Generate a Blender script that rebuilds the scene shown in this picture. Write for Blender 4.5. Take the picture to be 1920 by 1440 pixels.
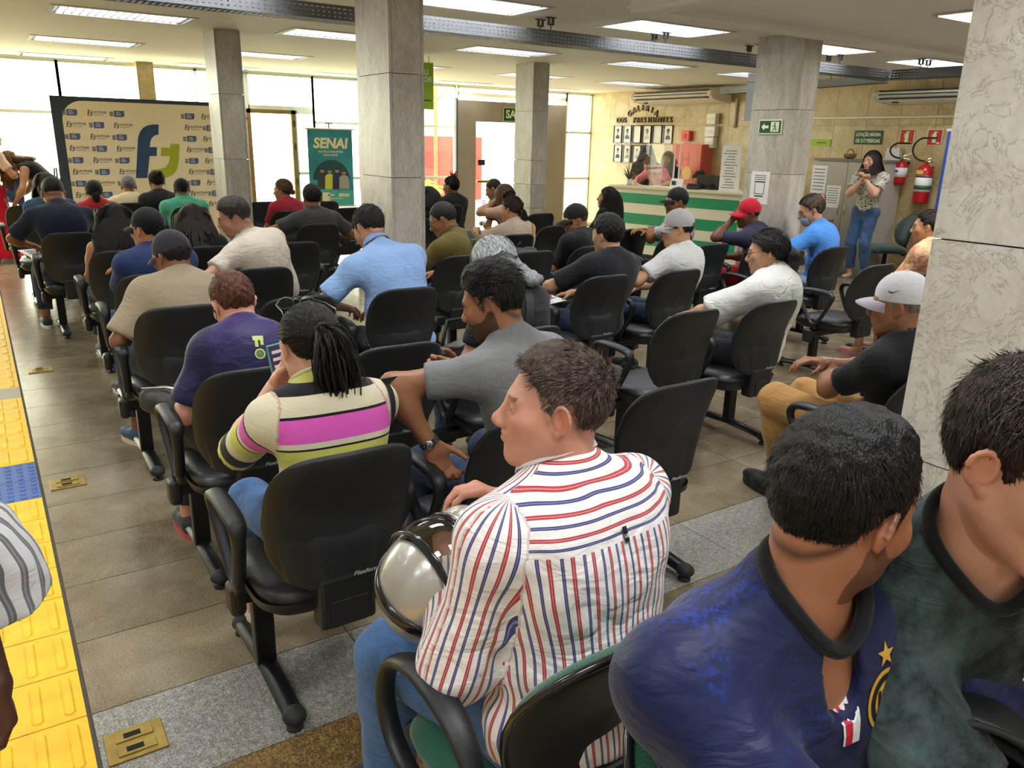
import bpy, bmesh, math, random
import numpy as np
from mathutils import Vector, Matrix
from mathutils.bvhtree import BVHTree

for o in list(bpy.data.objects):
    bpy.data.objects.remove(o)
SC = bpy.context.scene
COL = SC.collection
PI = math.pi
random.seed(7)
RNG = np.random.default_rng(11)

# ------------------------------------------------------------------ camera
CAM_H = 1.66
F_PX, PITCH, ROLL, YAW = 1484.41, 0.297519, -0.02354, 0.587933

def camera_axes():
    cy, sy, cp, sp = math.cos(YAW), math.sin(YAW), math.cos(PITCH), math.sin(PITCH)
    fwd = Vector((sy * cp, cy * cp, -sp))
    right = Vector((cy, -sy, 0))
    down = fwd.cross(right)
    cr, sr = math.cos(ROLL), math.sin(ROLL)
    return cr * right + sr * down, -sr * right + cr * down, fwd

cam_data = bpy.data.cameras.new('camera')
cam_data.sensor_fit = 'HORIZONTAL'
cam_data.sensor_width = 36.0
cam_data.lens = F_PX / 1920 * 36
cam_data.clip_start = 0.05
cam_data.clip_end = 300
cam = bpy.data.objects.new('camera', cam_data)
COL.objects.link(cam)
_r, _d, _f = camera_axes()
_m = Matrix((_r, -_d, -_f)).transposed().to_4x4()
_m.translation = Vector((0, 0, CAM_H))
cam.matrix_world = _m
SC.camera = cam

# ------------------------------------------------------------------ sky, light, exposure
world = bpy.data.worlds.new('sky')
SC.world = world
world.use_nodes = True
_bg = world.node_tree.nodes['Background']
_bg.inputs['Color'].default_value = (1.0, 0.965, 0.80, 1)
_bg.inputs['Strength'].default_value = 7.0
SC.view_settings.view_transform = 'Standard'
SC.view_settings.look = 'None'
SC.view_settings.exposure = 0.25
SC.view_settings.gamma = 1
SC.view_settings.use_curve_mapping = False
LAMP_POWER = 31.0

# ------------------------------------------------------------------ materials
MATS = {}

def srgb(h):
    if isinstance(h, str):
        h = h.lstrip('#')
        if len(h) == 3:
            h = ''.join(q * 2 for q in h)
        c = [int(h[i:i + 2], 16) / 255 for i in (0, 2, 4)]
    else:
        c = list(h)
    return tuple(x / 12.92 if x <= 0.04045 else ((x + 0.055) / 1.055) ** 2.4 for x in c)

def new_mat(name):
    m = bpy.data.materials.new(name)
    m.use_nodes = True
    nt = m.node_tree
    b = nt.nodes['Principled BSDF']
    return m, nt, b

def N(nt, typ, **kw):
    n = nt.nodes.new(typ)
    for k, v in kw.items():
        if k == 'inp':
            for kk, vv in v.items():
                n.inputs[kk].default_value = vv
        else:
            setattr(n, k, v)
    return n

def ramp(nt, stops, interp='LINEAR'):
    n = nt.nodes.new('ShaderNodeValToRGB')
    cr = n.color_ramp
    cr.interpolation = interp
    while len(cr.elements) < len(stops):
        cr.elements.new(0.5)
    for e, (p, c) in zip(cr.elements, stops):
        e.position = p
        e.color = (*c, 1) if len(c) == 3 else c
    return n

def mat(name, color, rough=0.5, metal=0.0, spec=0.5, noise=0.0, nscale=20.0, bump=0.0, bscale=60.0,
        emit=None, estr=0.0, alpha=None, sheen=0.0, coat=0.0, trans=0.0):
    """plain procedural material with an optional mottled tone and fine relief"""
    if name in MATS:
        return MATS[name]
    m, nt, b = new_mat(name)
    c = srgb(color)
    b.inputs['Base Color'].default_value = (*c, 1)
    b.inputs['Roughness'].default_value = rough
    b.inputs['Metallic'].default_value = metal
    b.inputs['Specular IOR Level'].default_value = spec
    if sheen:
        b.inputs['Sheen Weight'].default_value = sheen
    if coat:
        b.inputs['Coat Weight'].default_value = coat
    if trans:
        b.inputs['Transmission Weight'].default_value = trans
    if emit:
        b.inputs['Emission Color'].default_value = (*srgb(emit), 1)
        b.inputs['Emission Strength'].default_value = estr
    if noise or bump:
        tc = N(nt, 'ShaderNodeTexCoord')
    if noise:
        t = N(nt, 'ShaderNodeTexNoise', inp={'Scale': nscale, 'Detail': 5.0, 'Roughness': 0.6})
        nt.links.new(tc.outputs['Object'], t.inputs['Vector'])
        lo = tuple(max(0, x * (1 - noise)) for x in c)
        hi = tuple(min(1, x * (1 + noise)) for x in c)
        r = ramp(nt, [(0.3, lo), (0.7, hi)])
        nt.links.new(t.outputs['Fac'], r.inputs['Fac'])
        nt.links.new(r.outputs['Color'], b.inputs['Base Color'])
    if bump:
        t2 = N(nt, 'ShaderNodeTexNoise', inp={'Scale': bscale, 'Detail': 4.0})
        nt.links.new(tc.outputs['Object'], t2.inputs['Vector'])
        bp = N(nt, 'ShaderNodeBump', inp={'Strength': bump, 'Distance': 0.01})
        nt.links.new(t2.outputs['Fac'], bp.inputs['Height'])
        nt.links.new(bp.outputs['Normal'], b.inputs['Normal'])
    MATS[name] = m
    return m

def stone(name, stops, scale=6.0, rough=0.35, vein=0.0, veincol='#5f5a4c', bump=0.05, stretch=(1, 1, 1), per_object=0.12,
          fine=90.0, finew=0.25, veinscale=3.0):
    """polished stone: cloudy tone, fine speckle, optional dark veins, small tone shift from slab to slab"""
    m, nt, b = new_mat(name)
    L = nt.links.new
    tc = N(nt, 'ShaderNodeTexCoord')
    oi = N(nt, 'ShaderNodeObjectInfo')
    geo = N(nt, 'ShaderNodeNewGeometry')
    mp = N(nt, 'ShaderNodeMapping')
    mp.inputs['Scale'].default_value = stretch
    off = N(nt, 'ShaderNodeVectorMath', operation='SCALE')
    off.inputs[0].default_value = (17.0, 31.0, 9.0)
    L(oi.outputs['Random'], off.inputs['Scale'])
    add = N(nt, 'ShaderNodeVectorMath', operation='ADD')
    L(geo.outputs['Position'], mp.inputs['Vector'])
    L(mp.outputs['Vector'], add.inputs[0])
    L(off.outputs['Vector'], add.inputs[1])
    n1 = N(nt, 'ShaderNodeTexNoise', inp={'Scale': scale, 'Detail': 6.0, 'Roughness': 0.65, 'Distortion': 0.6})
    L(add.outputs['Vector'], n1.inputs['Vector'])
    n2 = N(nt, 'ShaderNodeTexNoise', inp={'Scale': fine, 'Detail': 2.0})
    L(add.outputs['Vector'], n2.inputs['Vector'])
    mx = N(nt, 'ShaderNodeMix', data_type='FLOAT')
    mx.inputs['Factor'].default_value = finew
    L(n1.outputs['Fac'], mx.inputs['A'])
    L(n2.outputs['Fac'], mx.inputs['B'])
    r = ramp(nt, [(p, srgb(c)) for p, c in stops])
    L(mx.outputs['Result'], r.inputs['Fac'])
    col = r.outputs['Color']
    if vein:
        n3 = N(nt, 'ShaderNodeTexNoise', inp={'Scale': veinscale, 'Detail': 9.0, 'Roughness': 0.7, 'Distortion': 1.4})
        L(add.outputs['Vector'], n3.inputs['Vector'])
        rv = ramp(nt, [(0.485, (0, 0, 0)), (0.5, (1, 1, 1)), (0.515, (0, 0, 0))])
        L(n3.outputs['Fac'], rv.inputs['Fac'])
        mv = N(nt, 'ShaderNodeMix', data_type='RGBA')
        mm = N(nt, 'ShaderNodeMath', operation='MULTIPLY')
        mm.inputs[1].default_value = vein
        L(rv.outputs['Color'], mm.inputs[0])
        L(mm.outputs['Value'], mv.inputs['Factor'])
        L(col, mv.inputs['A'])
        mv.inputs['B'].default_value = (*srgb(veincol), 1)
        col = mv.outputs['Result']
    hsv = N(nt, 'ShaderNodeHueSaturation')
    mr = N(nt, 'ShaderNodeMapRange')
    mr.inputs['To Min'].default_value = 1 - per_object
    mr.inputs['To Max'].default_value = 1 + per_object
    L(oi.outputs['Random'], mr.inputs['Value'])
    L(mr.outputs['Result'], hsv.inputs['Value'])
    L(col, hsv.inputs['Color'])
    L(hsv.outputs['Color'], b.inputs['Base Color'])
    b.inputs['Roughness'].default_value = rough
    if bump:
        bp = N(nt, 'ShaderNodeBump', inp={'Strength': bump, 'Distance': 0.01})
        L(mx.outputs['Result'], bp.inputs['Height'])
        L(bp.outputs['Normal'], b.inputs['Normal'])
    MATS[name] = m
    return m

def glass_mat(name, tint=(1, 1, 1), gloss=0.08, rough=0.02):
    m = bpy.data.materials.new(name)
    m.use_nodes = True
    nt = m.node_tree
    nt.nodes.clear()
    out = N(nt, 'ShaderNodeOutputMaterial')
    tr = N(nt, 'ShaderNodeBsdfTransparent')
    tr.inputs['Color'].default_value = (*tint, 1)
    gl = N(nt, 'ShaderNodeBsdfGlossy')
    gl.inputs['Roughness'].default_value = rough
    mx = N(nt, 'ShaderNodeMixShader')
    mx.inputs['Fac'].default_value = gloss
    nt.links.new(tr.outputs[0], mx.inputs[1])
    nt.links.new(gl.outputs[0], mx.inputs[2])
    nt.links.new(mx.outputs[0], out.inputs['Surface'])
    MATS[name] = m
    return m

# ------------------------------------------------------------------ mesh helpers
def rotz(a):
    return Matrix.Rotation(a, 4, 'Z')

class MB:
    """collects shapes into one mesh"""
    def __init__(s):
        s.v, s.f = [], []
    def add(s, verts, faces, M=None):
        o = len(s.v)
        if M is not None:
            verts = [tuple(M @ Vector(p)) for p in verts]
        s.v += [tuple(p) for p in verts]
        s.f += [tuple(i + o for i in f) for f in faces]
        return s
    def box(s, c, size, M=None):
        x, y, z = c
        a, b, d = size[0] / 2, size[1] / 2, size[2] / 2
        vs = [(x + i * a, y + j * b, z + k * d) for k in (-1, 1) for j in (-1, 1) for i in (-1, 1)]
        fs = [(0, 2, 3, 1), (4, 5, 7, 6), (0, 1, 5, 4), (2, 6, 7, 3), (0, 4, 6, 2), (1, 3, 7, 5)]
        return s.add(vs, fs, M)
    def span(s, lo, hi, M=None):
        return s.box([(p + q) / 2 for p, q in zip(lo, hi)], [abs(q - p) for p, q in zip(lo, hi)], M)
    def rbox(s, c, size, r=0.01, seg=2, M=None):
        bm = bmesh.new()
        bmesh.ops.create_cube(bm, size=1.0)
        for v in bm.verts:
            v.co = Vector((c[0] + v.co.x * size[0], c[1] + v.co.y * size[1], c[2] + v.co.z * size[2]))
        r = min(r, min(size) * 0.49)
        bmesh.ops.bevel(bm, geom=list(bm.edges), offset=r, segments=seg, profile=0.5, affect='EDGES')
        bm.verts.index_update()
        s.add([v.co.copy() for v in bm.verts], [[v.index for v in f.verts] for f in bm.faces], M)
        bm.free()
        return s
    def tube(s, path, rad, n=10, closed=False, M=None, cap=True, flat=None):
        """round bar along a path; rad may be a list; flat=(a,b) gives an oval section (a across, b along the binormal)"""
        P = [Vector(p) for p in path]
        k = len(P)
        rads = rad if hasattr(rad, '__len__') else [rad] * k
        vs, fs = [], []
        ref = None
        for i in range(k):
            t = (P[(i + 1) % k] - P[i - 1]) if closed else (P[min(i + 1, k - 1)] - P[max(i - 1, 0)])
            if t.length < 1e-9:
                t = Vector((0, 0, 1))
            t.normalize()
            if ref is None:
                ref = Vector((0, 0, 1)) if abs(t.z) < 0.9 else Vector((1, 0, 0))
            a = ref - t * ref.dot(t)
            if a.length < 1e-6:
                a = Vector((1, 0, 0)) - t * t.x
            a.normalize()
            ref = a
            b = t.cross(a)
            for j in range(n):
                w = 2 * PI * j / n
                fa, fb = flat if flat else (1, 1)
                vs.append(P[i] + (a * math.cos(w) * fa + b * math.sin(w) * fb) * rads[i])
        rng = range(k) if closed else range(k - 1)
        for i in rng:
            i2 = (i + 1) % k
            for j in range(n):
                j2 = (j + 1) % n
                fs.append((i * n + j, i * n + j2, i2 * n + j2, i2 * n + j))
        if cap and not closed:
            fs.append(tuple(range(n))[::-1])
            fs.append(tuple((k - 1) * n + j for j in range(n)))
        return s.add(vs, fs, M)
    def lathe(s, prof, n=20, M=None):
        vs, fs = [], []
        for r, z in prof:
            for j in range(n):
                w = 2 * PI * j / n
                vs.append((r * math.cos(w), r * math.sin(w), z))
        for i in range(len(prof) - 1):
            for j in range(n):
                j2 = (j + 1) % n
                fs.append((i * n + j, i * n + j2, (i + 1) * n + j2, (i + 1) * n + j))
        fs.append(tuple(range(n))[::-1])
        fs.append(tuple((len(prof) - 1) * n + j for j in range(n)))
        return s.add(vs, fs, M)
    def prism(s, poly, h, M=None):
        """polygon in XY pushed up to z=h"""
        n = len(poly)
        vs = [(x, y, 0) for x, y in poly] + [(x, y, h) for x, y in poly]
        fs = [tuple(range(n))[::-1], tuple(range(n, 2 * n))]
        fs += [(i, (i + 1) % n, n + (i + 1) % n, n + i) for i in range(n)]
        return s.add(vs, fs, M)
    def ell(s, c, r, n=12, m=8, M=None):
        vs, fs = [], []
        for i in range(m + 1):
            a = PI * i / m
            for j in range(n):
                w = 2 * PI * j / n
                vs.append((c[0] + r[0] * math.sin(a) * math.cos(w), c[1] + r[1] * math.sin(a) * math.sin(w), c[2] + r[2] * math.cos(a)))
        for i in range(m):
            for j in range(n):
                j2 = (j + 1) % n
                fs.append((i * n + j, (i + 1) * n + j, (i + 1) * n + j2, i * n + j2))
        return s.add(vs, fs, M)
    def mesh(s, name, smooth=False):
        me = bpy.data.meshes.new(name)
        me.from_pydata([tuple(p) for p in s.v], [], s.f)
        me.validate()
        if smooth:
            me.polygons.foreach_set('use_smooth', [True] * len(me.polygons))
        me.update()
        return me
    def build(s, name, material, parent=None, smooth=False):
        return put(name, s.mesh(name, smooth), material, parent)

def auto_smooth(o, ang=0.7):
    me = o.data
    me.polygons.foreach_set('use_smooth', [True] * len(me.polygons))
    try:
        me.set_sharp_from_angle(angle=ang)
    except Exception:
        pass
    return o

def put(name, me, material, parent=None):
    if material is not None and not me.materials:
        me.materials.append(MATS[material] if isinstance(material, str) else material)
    o = bpy.data.objects.new(name, me)
    COL.objects.link(o)
    if parent is not None:
        o.parent = parent
    return o

def tag(o, label, cat, group=None):
    o['label'] = label
    o['category'] = cat
    if group:
        o['group'] = group
    return o

def struct(o):
    o['kind'] = 'structure'
    return o

def thing(name, label, cat, loc=(0, 0, 0), rz=0.0, group=None):
    o = bpy.data.objects.new(name, None)
    o.empty_display_size = 0.1
    COL.objects.link(o)
    o.location = loc
    o.rotation_euler = (0, 0, rz)
    return tag(o, label, cat, group)

def copy_tree(o, parent=None):
    c = o.copy()
    COL.objects.link(c)
    if parent is not None:
        c.parent = parent
    for ch in list(o.children):
        copy_tree(ch, c)
    return c

_TXT = {}
def text_mesh(*a, **k):
    key = (a, tuple(sorted(k.items())))
    if key not in _TXT:
        _TXT[key] = _text_mesh(*a, **k)
    return _TXT[key]

def _text_mesh(txt, size=1.0, depth=0.0, bold=0.0, shear=0.0, align='CENTER', spacing=1.0):
    """letters as (verts, faces), lying in the XY plane, centred on the origin"""
    cu = bpy.data.curves.new('letters', 'FONT')
    cu.body = txt
    cu.size = size
    cu.extrude = depth
    cu.offset = bold
    cu.shear = shear
    cu.space_character = spacing
    cu.align_x = align
    cu.align_y = 'CENTER'
    cu.resolution_u = 3
    ob = bpy.data.objects.new('letters', cu)
    me = ob.to_mesh()
    vs = [tuple(v.co) for v in me.vertices]
    fs = [tuple(p.vertices) for p in me.polygons]
    bpy.data.objects.remove(ob)
    bpy.data.curves.remove(cu)
    return vs, fs

def frame_matrix(origin, xaxis, yaxis):
    """matrix that lays XY-plane artwork onto a plane"""
    x = Vector(xaxis).normalized()
    y = Vector(yaxis)
    y = (y - x * y.dot(x)).normalized()
    z = x.cross(y)
    m = Matrix((x, y, z)).transposed().to_4x4()
    m.translation = Vector(origin)
    return m
# ================================================================== the room
XR, YB, ZC = 10.5, 13.1, 2.6          # marble wall, window wall, ceiling
XL, YF = -3.6, -3.2                   # wall on the left and wall behind the camera

stone('granite_brown', [(0.30, '#564c39'), (0.45, '#766a53'), (0.58, '#887d66'), (0.75, '#9f947c')], scale=4.0, rough=0.24,
      fine=140, finew=0.45, per_object=0.13, bump=0.02)
stone('granite_grey', [(0.34, '#4a4842'), (0.47, '#77746a'), (0.55, '#98958a'), (0.68, '#c9c6bb')], scale=60.0, rough=0.4, fine=230, finew=0.6, per_object=0.06, bump=0.03)
stone('granite_gold', [(0.34, '#3d2e18'), (0.48, '#6b5430'), (0.56, '#8f7343'), (0.70, '#b39a68')], scale=50.0, rough=0.4, fine=200, finew=0.55, per_object=0.06, bump=0.03)
stone('marble_wall', [(0.28, '#a08552'), (0.45, '#c2a977'), (0.58, '#d3bd8e'), (0.76, '#e2d0a8')], scale=3.2, rough=0.3, vein=0.22, veincol='#8d7342',
      fine=30, finew=0.25, per_object=0.07, bump=0.0)
stone('travertine', [(0.28, '#928d7e'), (0.45, '#b3ae9f'), (0.6, '#c7c2b4'), (0.78, '#d8d4c7')], scale=5.0, rough=0.34, vein=0.3, veincol='#6f6a58',
      stretch=(1.6, 1.6, 0.55), fine=50, finew=0.35, per_object=0.08, bump=0.03, veinscale=5.0)
stone('travertine_near', [(0.26, '#b1ac9d'), (0.45, '#cfcabc'), (0.6, '#dcd8cc'), (0.78, '#e8e5db')], scale=6.0, rough=0.3, vein=0.7, veincol='#7d775f',
      fine=45, finew=0.3, per_object=0.03, bump=0.05, veinscale=7.0)
mat('ceiling_paint', '#efeae0', 0.75, noise=0.03, nscale=1.5)
mat('soffit_paint', '#ebe8e2', 0.7, noise=0.03, nscale=2.0)
mat('grout', '#5a5549', 0.8)
mat('grout_light', '#8c7f5f', 0.8)
mat('wall_paint', '#cfc8b4', 0.7, noise=0.03, nscale=2)
mat('alu_frame', '#e3e4cf', 0.5)
mat('wood_frame', '#8d6a3a', 0.5, noise=0.2, nscale=8)
mat('panel_grey', '#a49b8a', 0.55, noise=0.08, nscale=3)
mat('steel_grey', '#6d6f72', 0.5, metal=0.45)
mat('steel_dark', '#26272a', 0.5, metal=0.4)
mat('black_hole', '#0b0b0c', 0.9)
mat('tactile_yellow', '#f0bd12', 0.55, noise=0.16, nscale=9.0, bump=0.08, bscale=300)
mat('tactile_blue', '#3e5f9e', 0.55, noise=0.14, nscale=9.0)
mat('tactile_grey', '#a7a28c', 0.6, noise=0.1, nscale=6)
mat('brass', '#9c8442', 0.38, metal=0.75, noise=0.2, nscale=25)
mat('white_plastic', '#ebe9e1', 0.4)
mat('cream_plastic', '#e6dcc6', 0.42)
mat('paper', '#f1f0ec', 0.7)
mat('paper_print', '#8b8d92', 0.7)
mat('red_metal', '#c0161e', 0.32, coat=0.3)
mat('sign_green', '#0d4a30', 0.5)
mat('sign_red', '#c3221f', 0.5)
mat('sign_glow', '#e6efc6', 0.6)
mat('lime', '#9cc321', 0.5)
mat('navy_print', '#27496b', 0.6)
mat('dark_print', '#3b4147', 0.6)
mat('chrome', '#c9c9c6', 0.2, metal=1.0)
glass_mat('window_glass', (0.97, 1.0, 0.95), 0.06)
glass_mat('acrylic', (0.97, 0.97, 0.96), 0.035)

# ---- floor: slabs with open joints on a dark bed
floor = struct(MB().span((XL, YF, -0.10), (XR, YB, -0.012)).build('floor', 'grout'))
SLX, SLY, GAP = 0.805, 0.405, 0.004
slab_me = MB().box((0, 0, -0.01), (SLX - GAP, SLY - GAP, 0.02)).mesh('slab')
slab_me.materials.append(MATS['granite_brown'])
slab_grey = slab_me.copy(); slab_grey.materials.clear(); slab_grey.materials.append(MATS['granite_grey'])
slab_gold = slab_me.copy(); slab_gold.materials.clear(); slab_gold.materials.append(MATS['granite_gold'])
X0S, Y0S = 0.062, 0.285
cells = []
for j in range(-9, 33):
    for i in range(-5, 14):
        xa = X0S + i * SLX if i >= 0 else -0.452 + (i + 1) * SLX - SLX
        ya = Y0S + j * SLY
        if xa + SLX < XL + 0.3 or xa + SLX > XR + 0.35 or ya < YF or ya + SLY > YB + 0.1:
            continue
        cx, cy = xa + SLX / 2, ya + SLY / 2
        v = Vector((cx, cy, -CAM_H))
        dep, sx, sy_ = v.dot(_f), v.dot(_r), v.dot(_d)
        seen = dep > 0.3 and abs(sx / dep) < 0.75 and abs(sy_ / dep) < 0.62
        cells.append(((0 if seen else 100) + (dep if dep > 0 else 50), cx, cy))
cells.sort()
for k, (_, cx, cy) in enumerate(cells[:290]):
    me = slab_me
    if 2.0 < cy < 2.3 and 0 < cx < 3.0:
        me = slab_grey
    if 1.5 < cy < 1.9 and 0 < cx < 1.4:
        me = slab_gold
    o = put('slab', me, None, floor)
    o.location = (cx, cy, 0)
rest = MB()
for (_, cx, cy) in cells[290:]:
    rest.box((cx, cy, -0.01), (SLX - GAP, SLY - GAP, 0.02))
o = rest.build('slabs', 'granite_brown', floor)
o['kind'] = 'stuff'

# ---- tactile strip beside the seats
def pill(w, l, h, n=5):
    pts = []
    for s_, c in ((1, l / 2 - w / 2), (-1, -(l / 2 - w / 2))):
        for i in range(n + 1):
            a = (0 if s_ > 0 else PI) + PI * i / n
            pts.append((w / 2 * math.cos(a), c + w / 2 * math.sin(a)))
    return pts
TT = 0.249
bar_tile = MB().box((0, 0, -0.004), (TT - 0.003, TT - 0.003, 0.012))
for bx in (-0.083, 0.0, 0.083):
    P = pill(0.034, 0.205, 0)
    Q = pill(0.022, 0.193, 0)
    n = len(P)
    bar_tile.add([(bx + x, y, 0.0015) for x, y in P] + [(bx + x, y, 0.0065) for x, y in Q],
                 [tuple(range(n, 2 * n))] + [(i, (i + 1) % n, n + (i + 1) % n, n + i) for i in range(n)])
bar_tile = bar_tile.mesh('tactile_tile')
bar_tile.materials.append(MATS['tactile_yellow'])
dot_tile = MB().box((0, 0, -0.004), (TT - 0.003, TT - 0.003, 0.012))
for i in range(5):
    for j in range(5):
        dot_tile.lathe([(0.015, 0.0015), (0.010, 0.0065), (0.0, 0.007)], 8, Matrix.Translation((-0.1 + i * 0.05, -0.1 + j * 0.05, 0)))
dot_tile = dot_tile.mesh('tactile_tile')
dot_tile.materials.append(MATS['tactile_blue'])
plain_tile = MB().box((0, 0, -0.004), (TT - 0.003, TT - 0.003, 0.012)).mesh('tactile_tile')
plain_tile.materials.append(MATS['tactile_grey'])
for c in (0, 1):
    for j in range(-4, 52):
        cy = 0.185 + 0.25 * j
        if cy > YB - 0.2:
            continue
        me = bar_tile
        if 4.0 < cy < 4.5:
            me = dot_tile
        if 5.7 < cy < 5.95:
            me = plain_tile
        o = put('tactile_tile', me, None, floor)
        o.location = (-0.072 - 0.25 * c, cy, 0.0)

# ---- ceiling with shadow-gap boards
ceil = MB()
ceil.span((XL, YF, ZC + 0.06), (XR, YB, ZC + 0.12))
FXX = [-3.24, -1.27, 0.70, 2.62, 4.55, 6.66, 8.62]
FXY = [-2.35, 0.15, 2.62, 5.12, 7.62, 10.15, 12.45]
FW, FD = 1.08, 0.55
# ceiling sheet with openings for the light fittings: strips between fitting rows, and boards between fittings
ys = [YF]
for y in FXY:
    ys += [y, y + FD]
ys.append(YB)
for k in range(0, len(ys) - 1, 2):
    ceil.span((XL, ys[k], ZC), (XR, ys[k + 1], ZC + 0.02))
for k in range(1, len(ys) - 1, 2):
    xs = [XL]
    for x in FXX:
        xs += [x, x + FW]
    xs.append(XR)
    for i in range(0, len(xs) - 1, 2):
        ceil.span((xs[i], ys[k], ZC), (xs[i + 1], ys[k + 1], ZC + 0.02))
ceil.build('ceiling', 'ceiling_paint')['kind'] = 'structure'

# ---- light fittings
mat('reflector', '#b4b8bd', 0.35, metal=0.8)
mat('fitting_frame', '#c8c3b4', 0.5)
mat('lamp_tube_on', '#ffffff', 0.5, emit='#eef3ff', estr=9.0)
mat('lamp_tube_off', '#e9e9e4', 0.35)
fr_me = MB()
for (a, b, c, d) in ((0, 0, FW, 0.025), (0, FD - 0.025, FW, FD), (0, 0, 0.025, FD), (FW - 0.025, 0, FW, FD)):
    fr_me.span((a - 0.012 if a == 0 else a, b - 0.012 if b == 0 else b, -0.006), (c + (0.012 if c == FW else 0), d + (0.012 if d == FD else 0), 0.004))
fr_me = fr_me.mesh('frame'); fr_me.materials.append(MATS['fitting_frame'])
box_me = MB()
box_me.span((0.0, 0, 0.075), (FW, FD, 0.08))
for (a, b, c, d) in ((0, 0, FW, 0.005), (0, FD - 0.005, FW, FD), (0, 0, 0.005, FD), (FW - 0.005, 0, FW, FD)):
    box_me.span((a, b, 0.0), (c, d, 0.08))
box_me = box_me.mesh('reflector'); box_me.materials.append(MATS['reflector'])
lv_me = MB()
for i in range(1, 18):
    lv_me.span((FW * i / 18 - 0.004, 0.02, 0.002), (FW * i / 18 + 0.004, FD - 0.02, 0.030))
for i in range(1, 5):
    lv_me.span((0.02, FD * i / 5 - 0.003, 0.002), (FW - 0.02, FD * i / 5 + 0.003, 0.034))
lv_me = lv_me.mesh('louvre'); lv_me.materials.append(MATS['reflector'])
tb_me = {}
for st in ('on', 'off'):
    t = MB()
    t.tube([(0.03, 0, 0), (FW - 0.03, 0, 0)], 0.014, 8)
    tb_me[st] = t.mesh('tube', True); tb_me[st].materials.append(MATS['lamp_tube_' + st])
ROWN = ['at the wall behind the camera', 'behind the camera', 'over the nearest seats', 'just before the cable tray', 'just past the cable tray', 'one row short of the windows', 'along the window wall']
COLN = ['outermost left column', 'left aisle column', 'column by the tactile strip', 'second column from the strip', 'middle column', 'second column from the marble wall', 'column by the marble wall']
for j, y in enumerate(FXY):
    for i, x in enumerate(FXX):
        if x > 3.4 and y < 4.0:
            continue                       # dropped ceiling there
        on = True
        t = thing('ceiling_light', '%s louvred light, %s, %s' % ('bright' if y < 5.3 else 'unlit, fill-added', COLN[i], ROWN[j]), 'light', (x, y, ZC), 0, 'recessed ceiling lights')
        put('frame', fr_me, None, t)
        put('reflector', box_me, None, t)
        put('louvre', lv_me, None, t)
        for q in range(4):
            o = put('tube', tb_me['on' if y < 5.3 else 'off'], None, t)
            o.location = (0, FD * (q + 0.5) / 4, 0.052)
        if on:
            ld = bpy.data.lights.new('lamp_or_fill_light', 'AREA')
            ld.shape = 'RECTANGLE'; ld.size = FW - 0.1; ld.size_y = FD - 0.1
            ld.energy = LAMP_POWER * (1.0 if y < 5.3 else 0.5)  # far rows: tubes are off, half-power area light is added fill
            ld.color = (0.97, 0.98, 1.0)
            lo = bpy.data.objects.new('lamp_or_fill_light', ld)
            COL.objects.link(lo); lo.parent = t
            lo.location = (FW / 2, FD / 2, 0.036)

# ---- dropped plaster soffit at the right
SX, SY, SZ = 3.86, 4.46, 2.50
so = MB()
so.span((SX, SY - 0.19, SZ), (XR, SY, ZC)); so.span((SX, YF, SZ), (SX + 0.16, SY - 0.19, ZC))
so.span((SX + 0.16, YF, SZ + 0.035), (XR, SY - 0.19, ZC))
so.span((SX - 0.02, YF, SZ + 0.03), (SX, SY + 0.02, SZ + 0.05))
so.span((SX, SY, SZ + 0.03), (XR, SY + 0.02, SZ + 0.05))
so.build('trim_1', 'soffit_paint')['kind'] = 'structure'
ls = thing('ceiling_light', 'lit square panel set in the dropped soffit beside the near pillar', 'light', (5.5, 2.7, SZ + 0.033), 0)
MB().span((0, 0, -0.012), (0.6, 0.6, 0.0)).build('frame', 'fitting_frame', ls)
mat('diffuser_on', '#ffffff', 0.5, emit='#ffffff', estr=5.0)
MB().span((0.03, 0.03, -0.016), (0.57, 0.57, -0.012)).build('diffuser', 'diffuser_on', ls)
ld = bpy.data.lights.new('lamp_or_fill_light', 'AREA'); ld.shape = 'RECTANGLE'; ld.size = 0.5; ld.size_y = 0.5; ld.energy = LAMP_POWER
lo = bpy.data.objects.new('lamp_or_fill_light', ld); COL.objects.link(lo); lo.parent = ls; lo.location = (0.3, 0.3, -0.02)
ls2 = copy_tree(ls)
ls2.location = (5.5, 0.6, SZ + 0.033); ls2['label'] = 'lit square panel set in the dropped soffit behind the near pillar'
ls3 = copy_tree(ls)
ls3.location = (8.2, 2.4, SZ + 0.033); ls3['label'] = 'lit square panel set in the dropped soffit by the marble wall'

# ---- marble wall at the right, built of slabs
wr = struct(MB().span((XR, YF, 0), (XR + 0.15, YB + 0.1, ZC + 0.1)).build('wall_right', 'grout_light'))
def slab_wall(parent, axis, fixed, a0, a1, z0, z1, w, h, material, th=0.012, gap=0.004, sign=-1, zofs=0.0):
    a = a0
    meshes = {}
    while a < a1 - 0.02:
        b = min(a + w, a1)
        z = z0
        while z < z1 - 0.02:
            e = min((math.floor((z - zofs) / h + 1e-4) + 1) * h + zofs, z1)
            key = (round(b - a, 3), round(e - z, 3))
            if key not in meshes:
                sz = (th, key[0] - gap, key[1] - gap) if axis == 'x' else (key[0] - gap, th, key[1] - gap)
                meshes[key] = MB().box((0, 0, 0), sz).mesh('stone_slab')
                meshes[key].materials.append(MATS[material])
            o = put('stone_slab', meshes[key], None, parent)
            o.location = (fixed + sign * th / 2, (a + b) / 2, (z + e) / 2) if axis == 'x' else ((a + b) / 2, fixed + sign * th / 2, (z + e) / 2)
            z = e
        a = b
slab_wall(wr, 'x', XR, 2.5, YB, 0.0, ZC, 0.50, 0.66, 'marble_wall', zofs=0.0)
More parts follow.
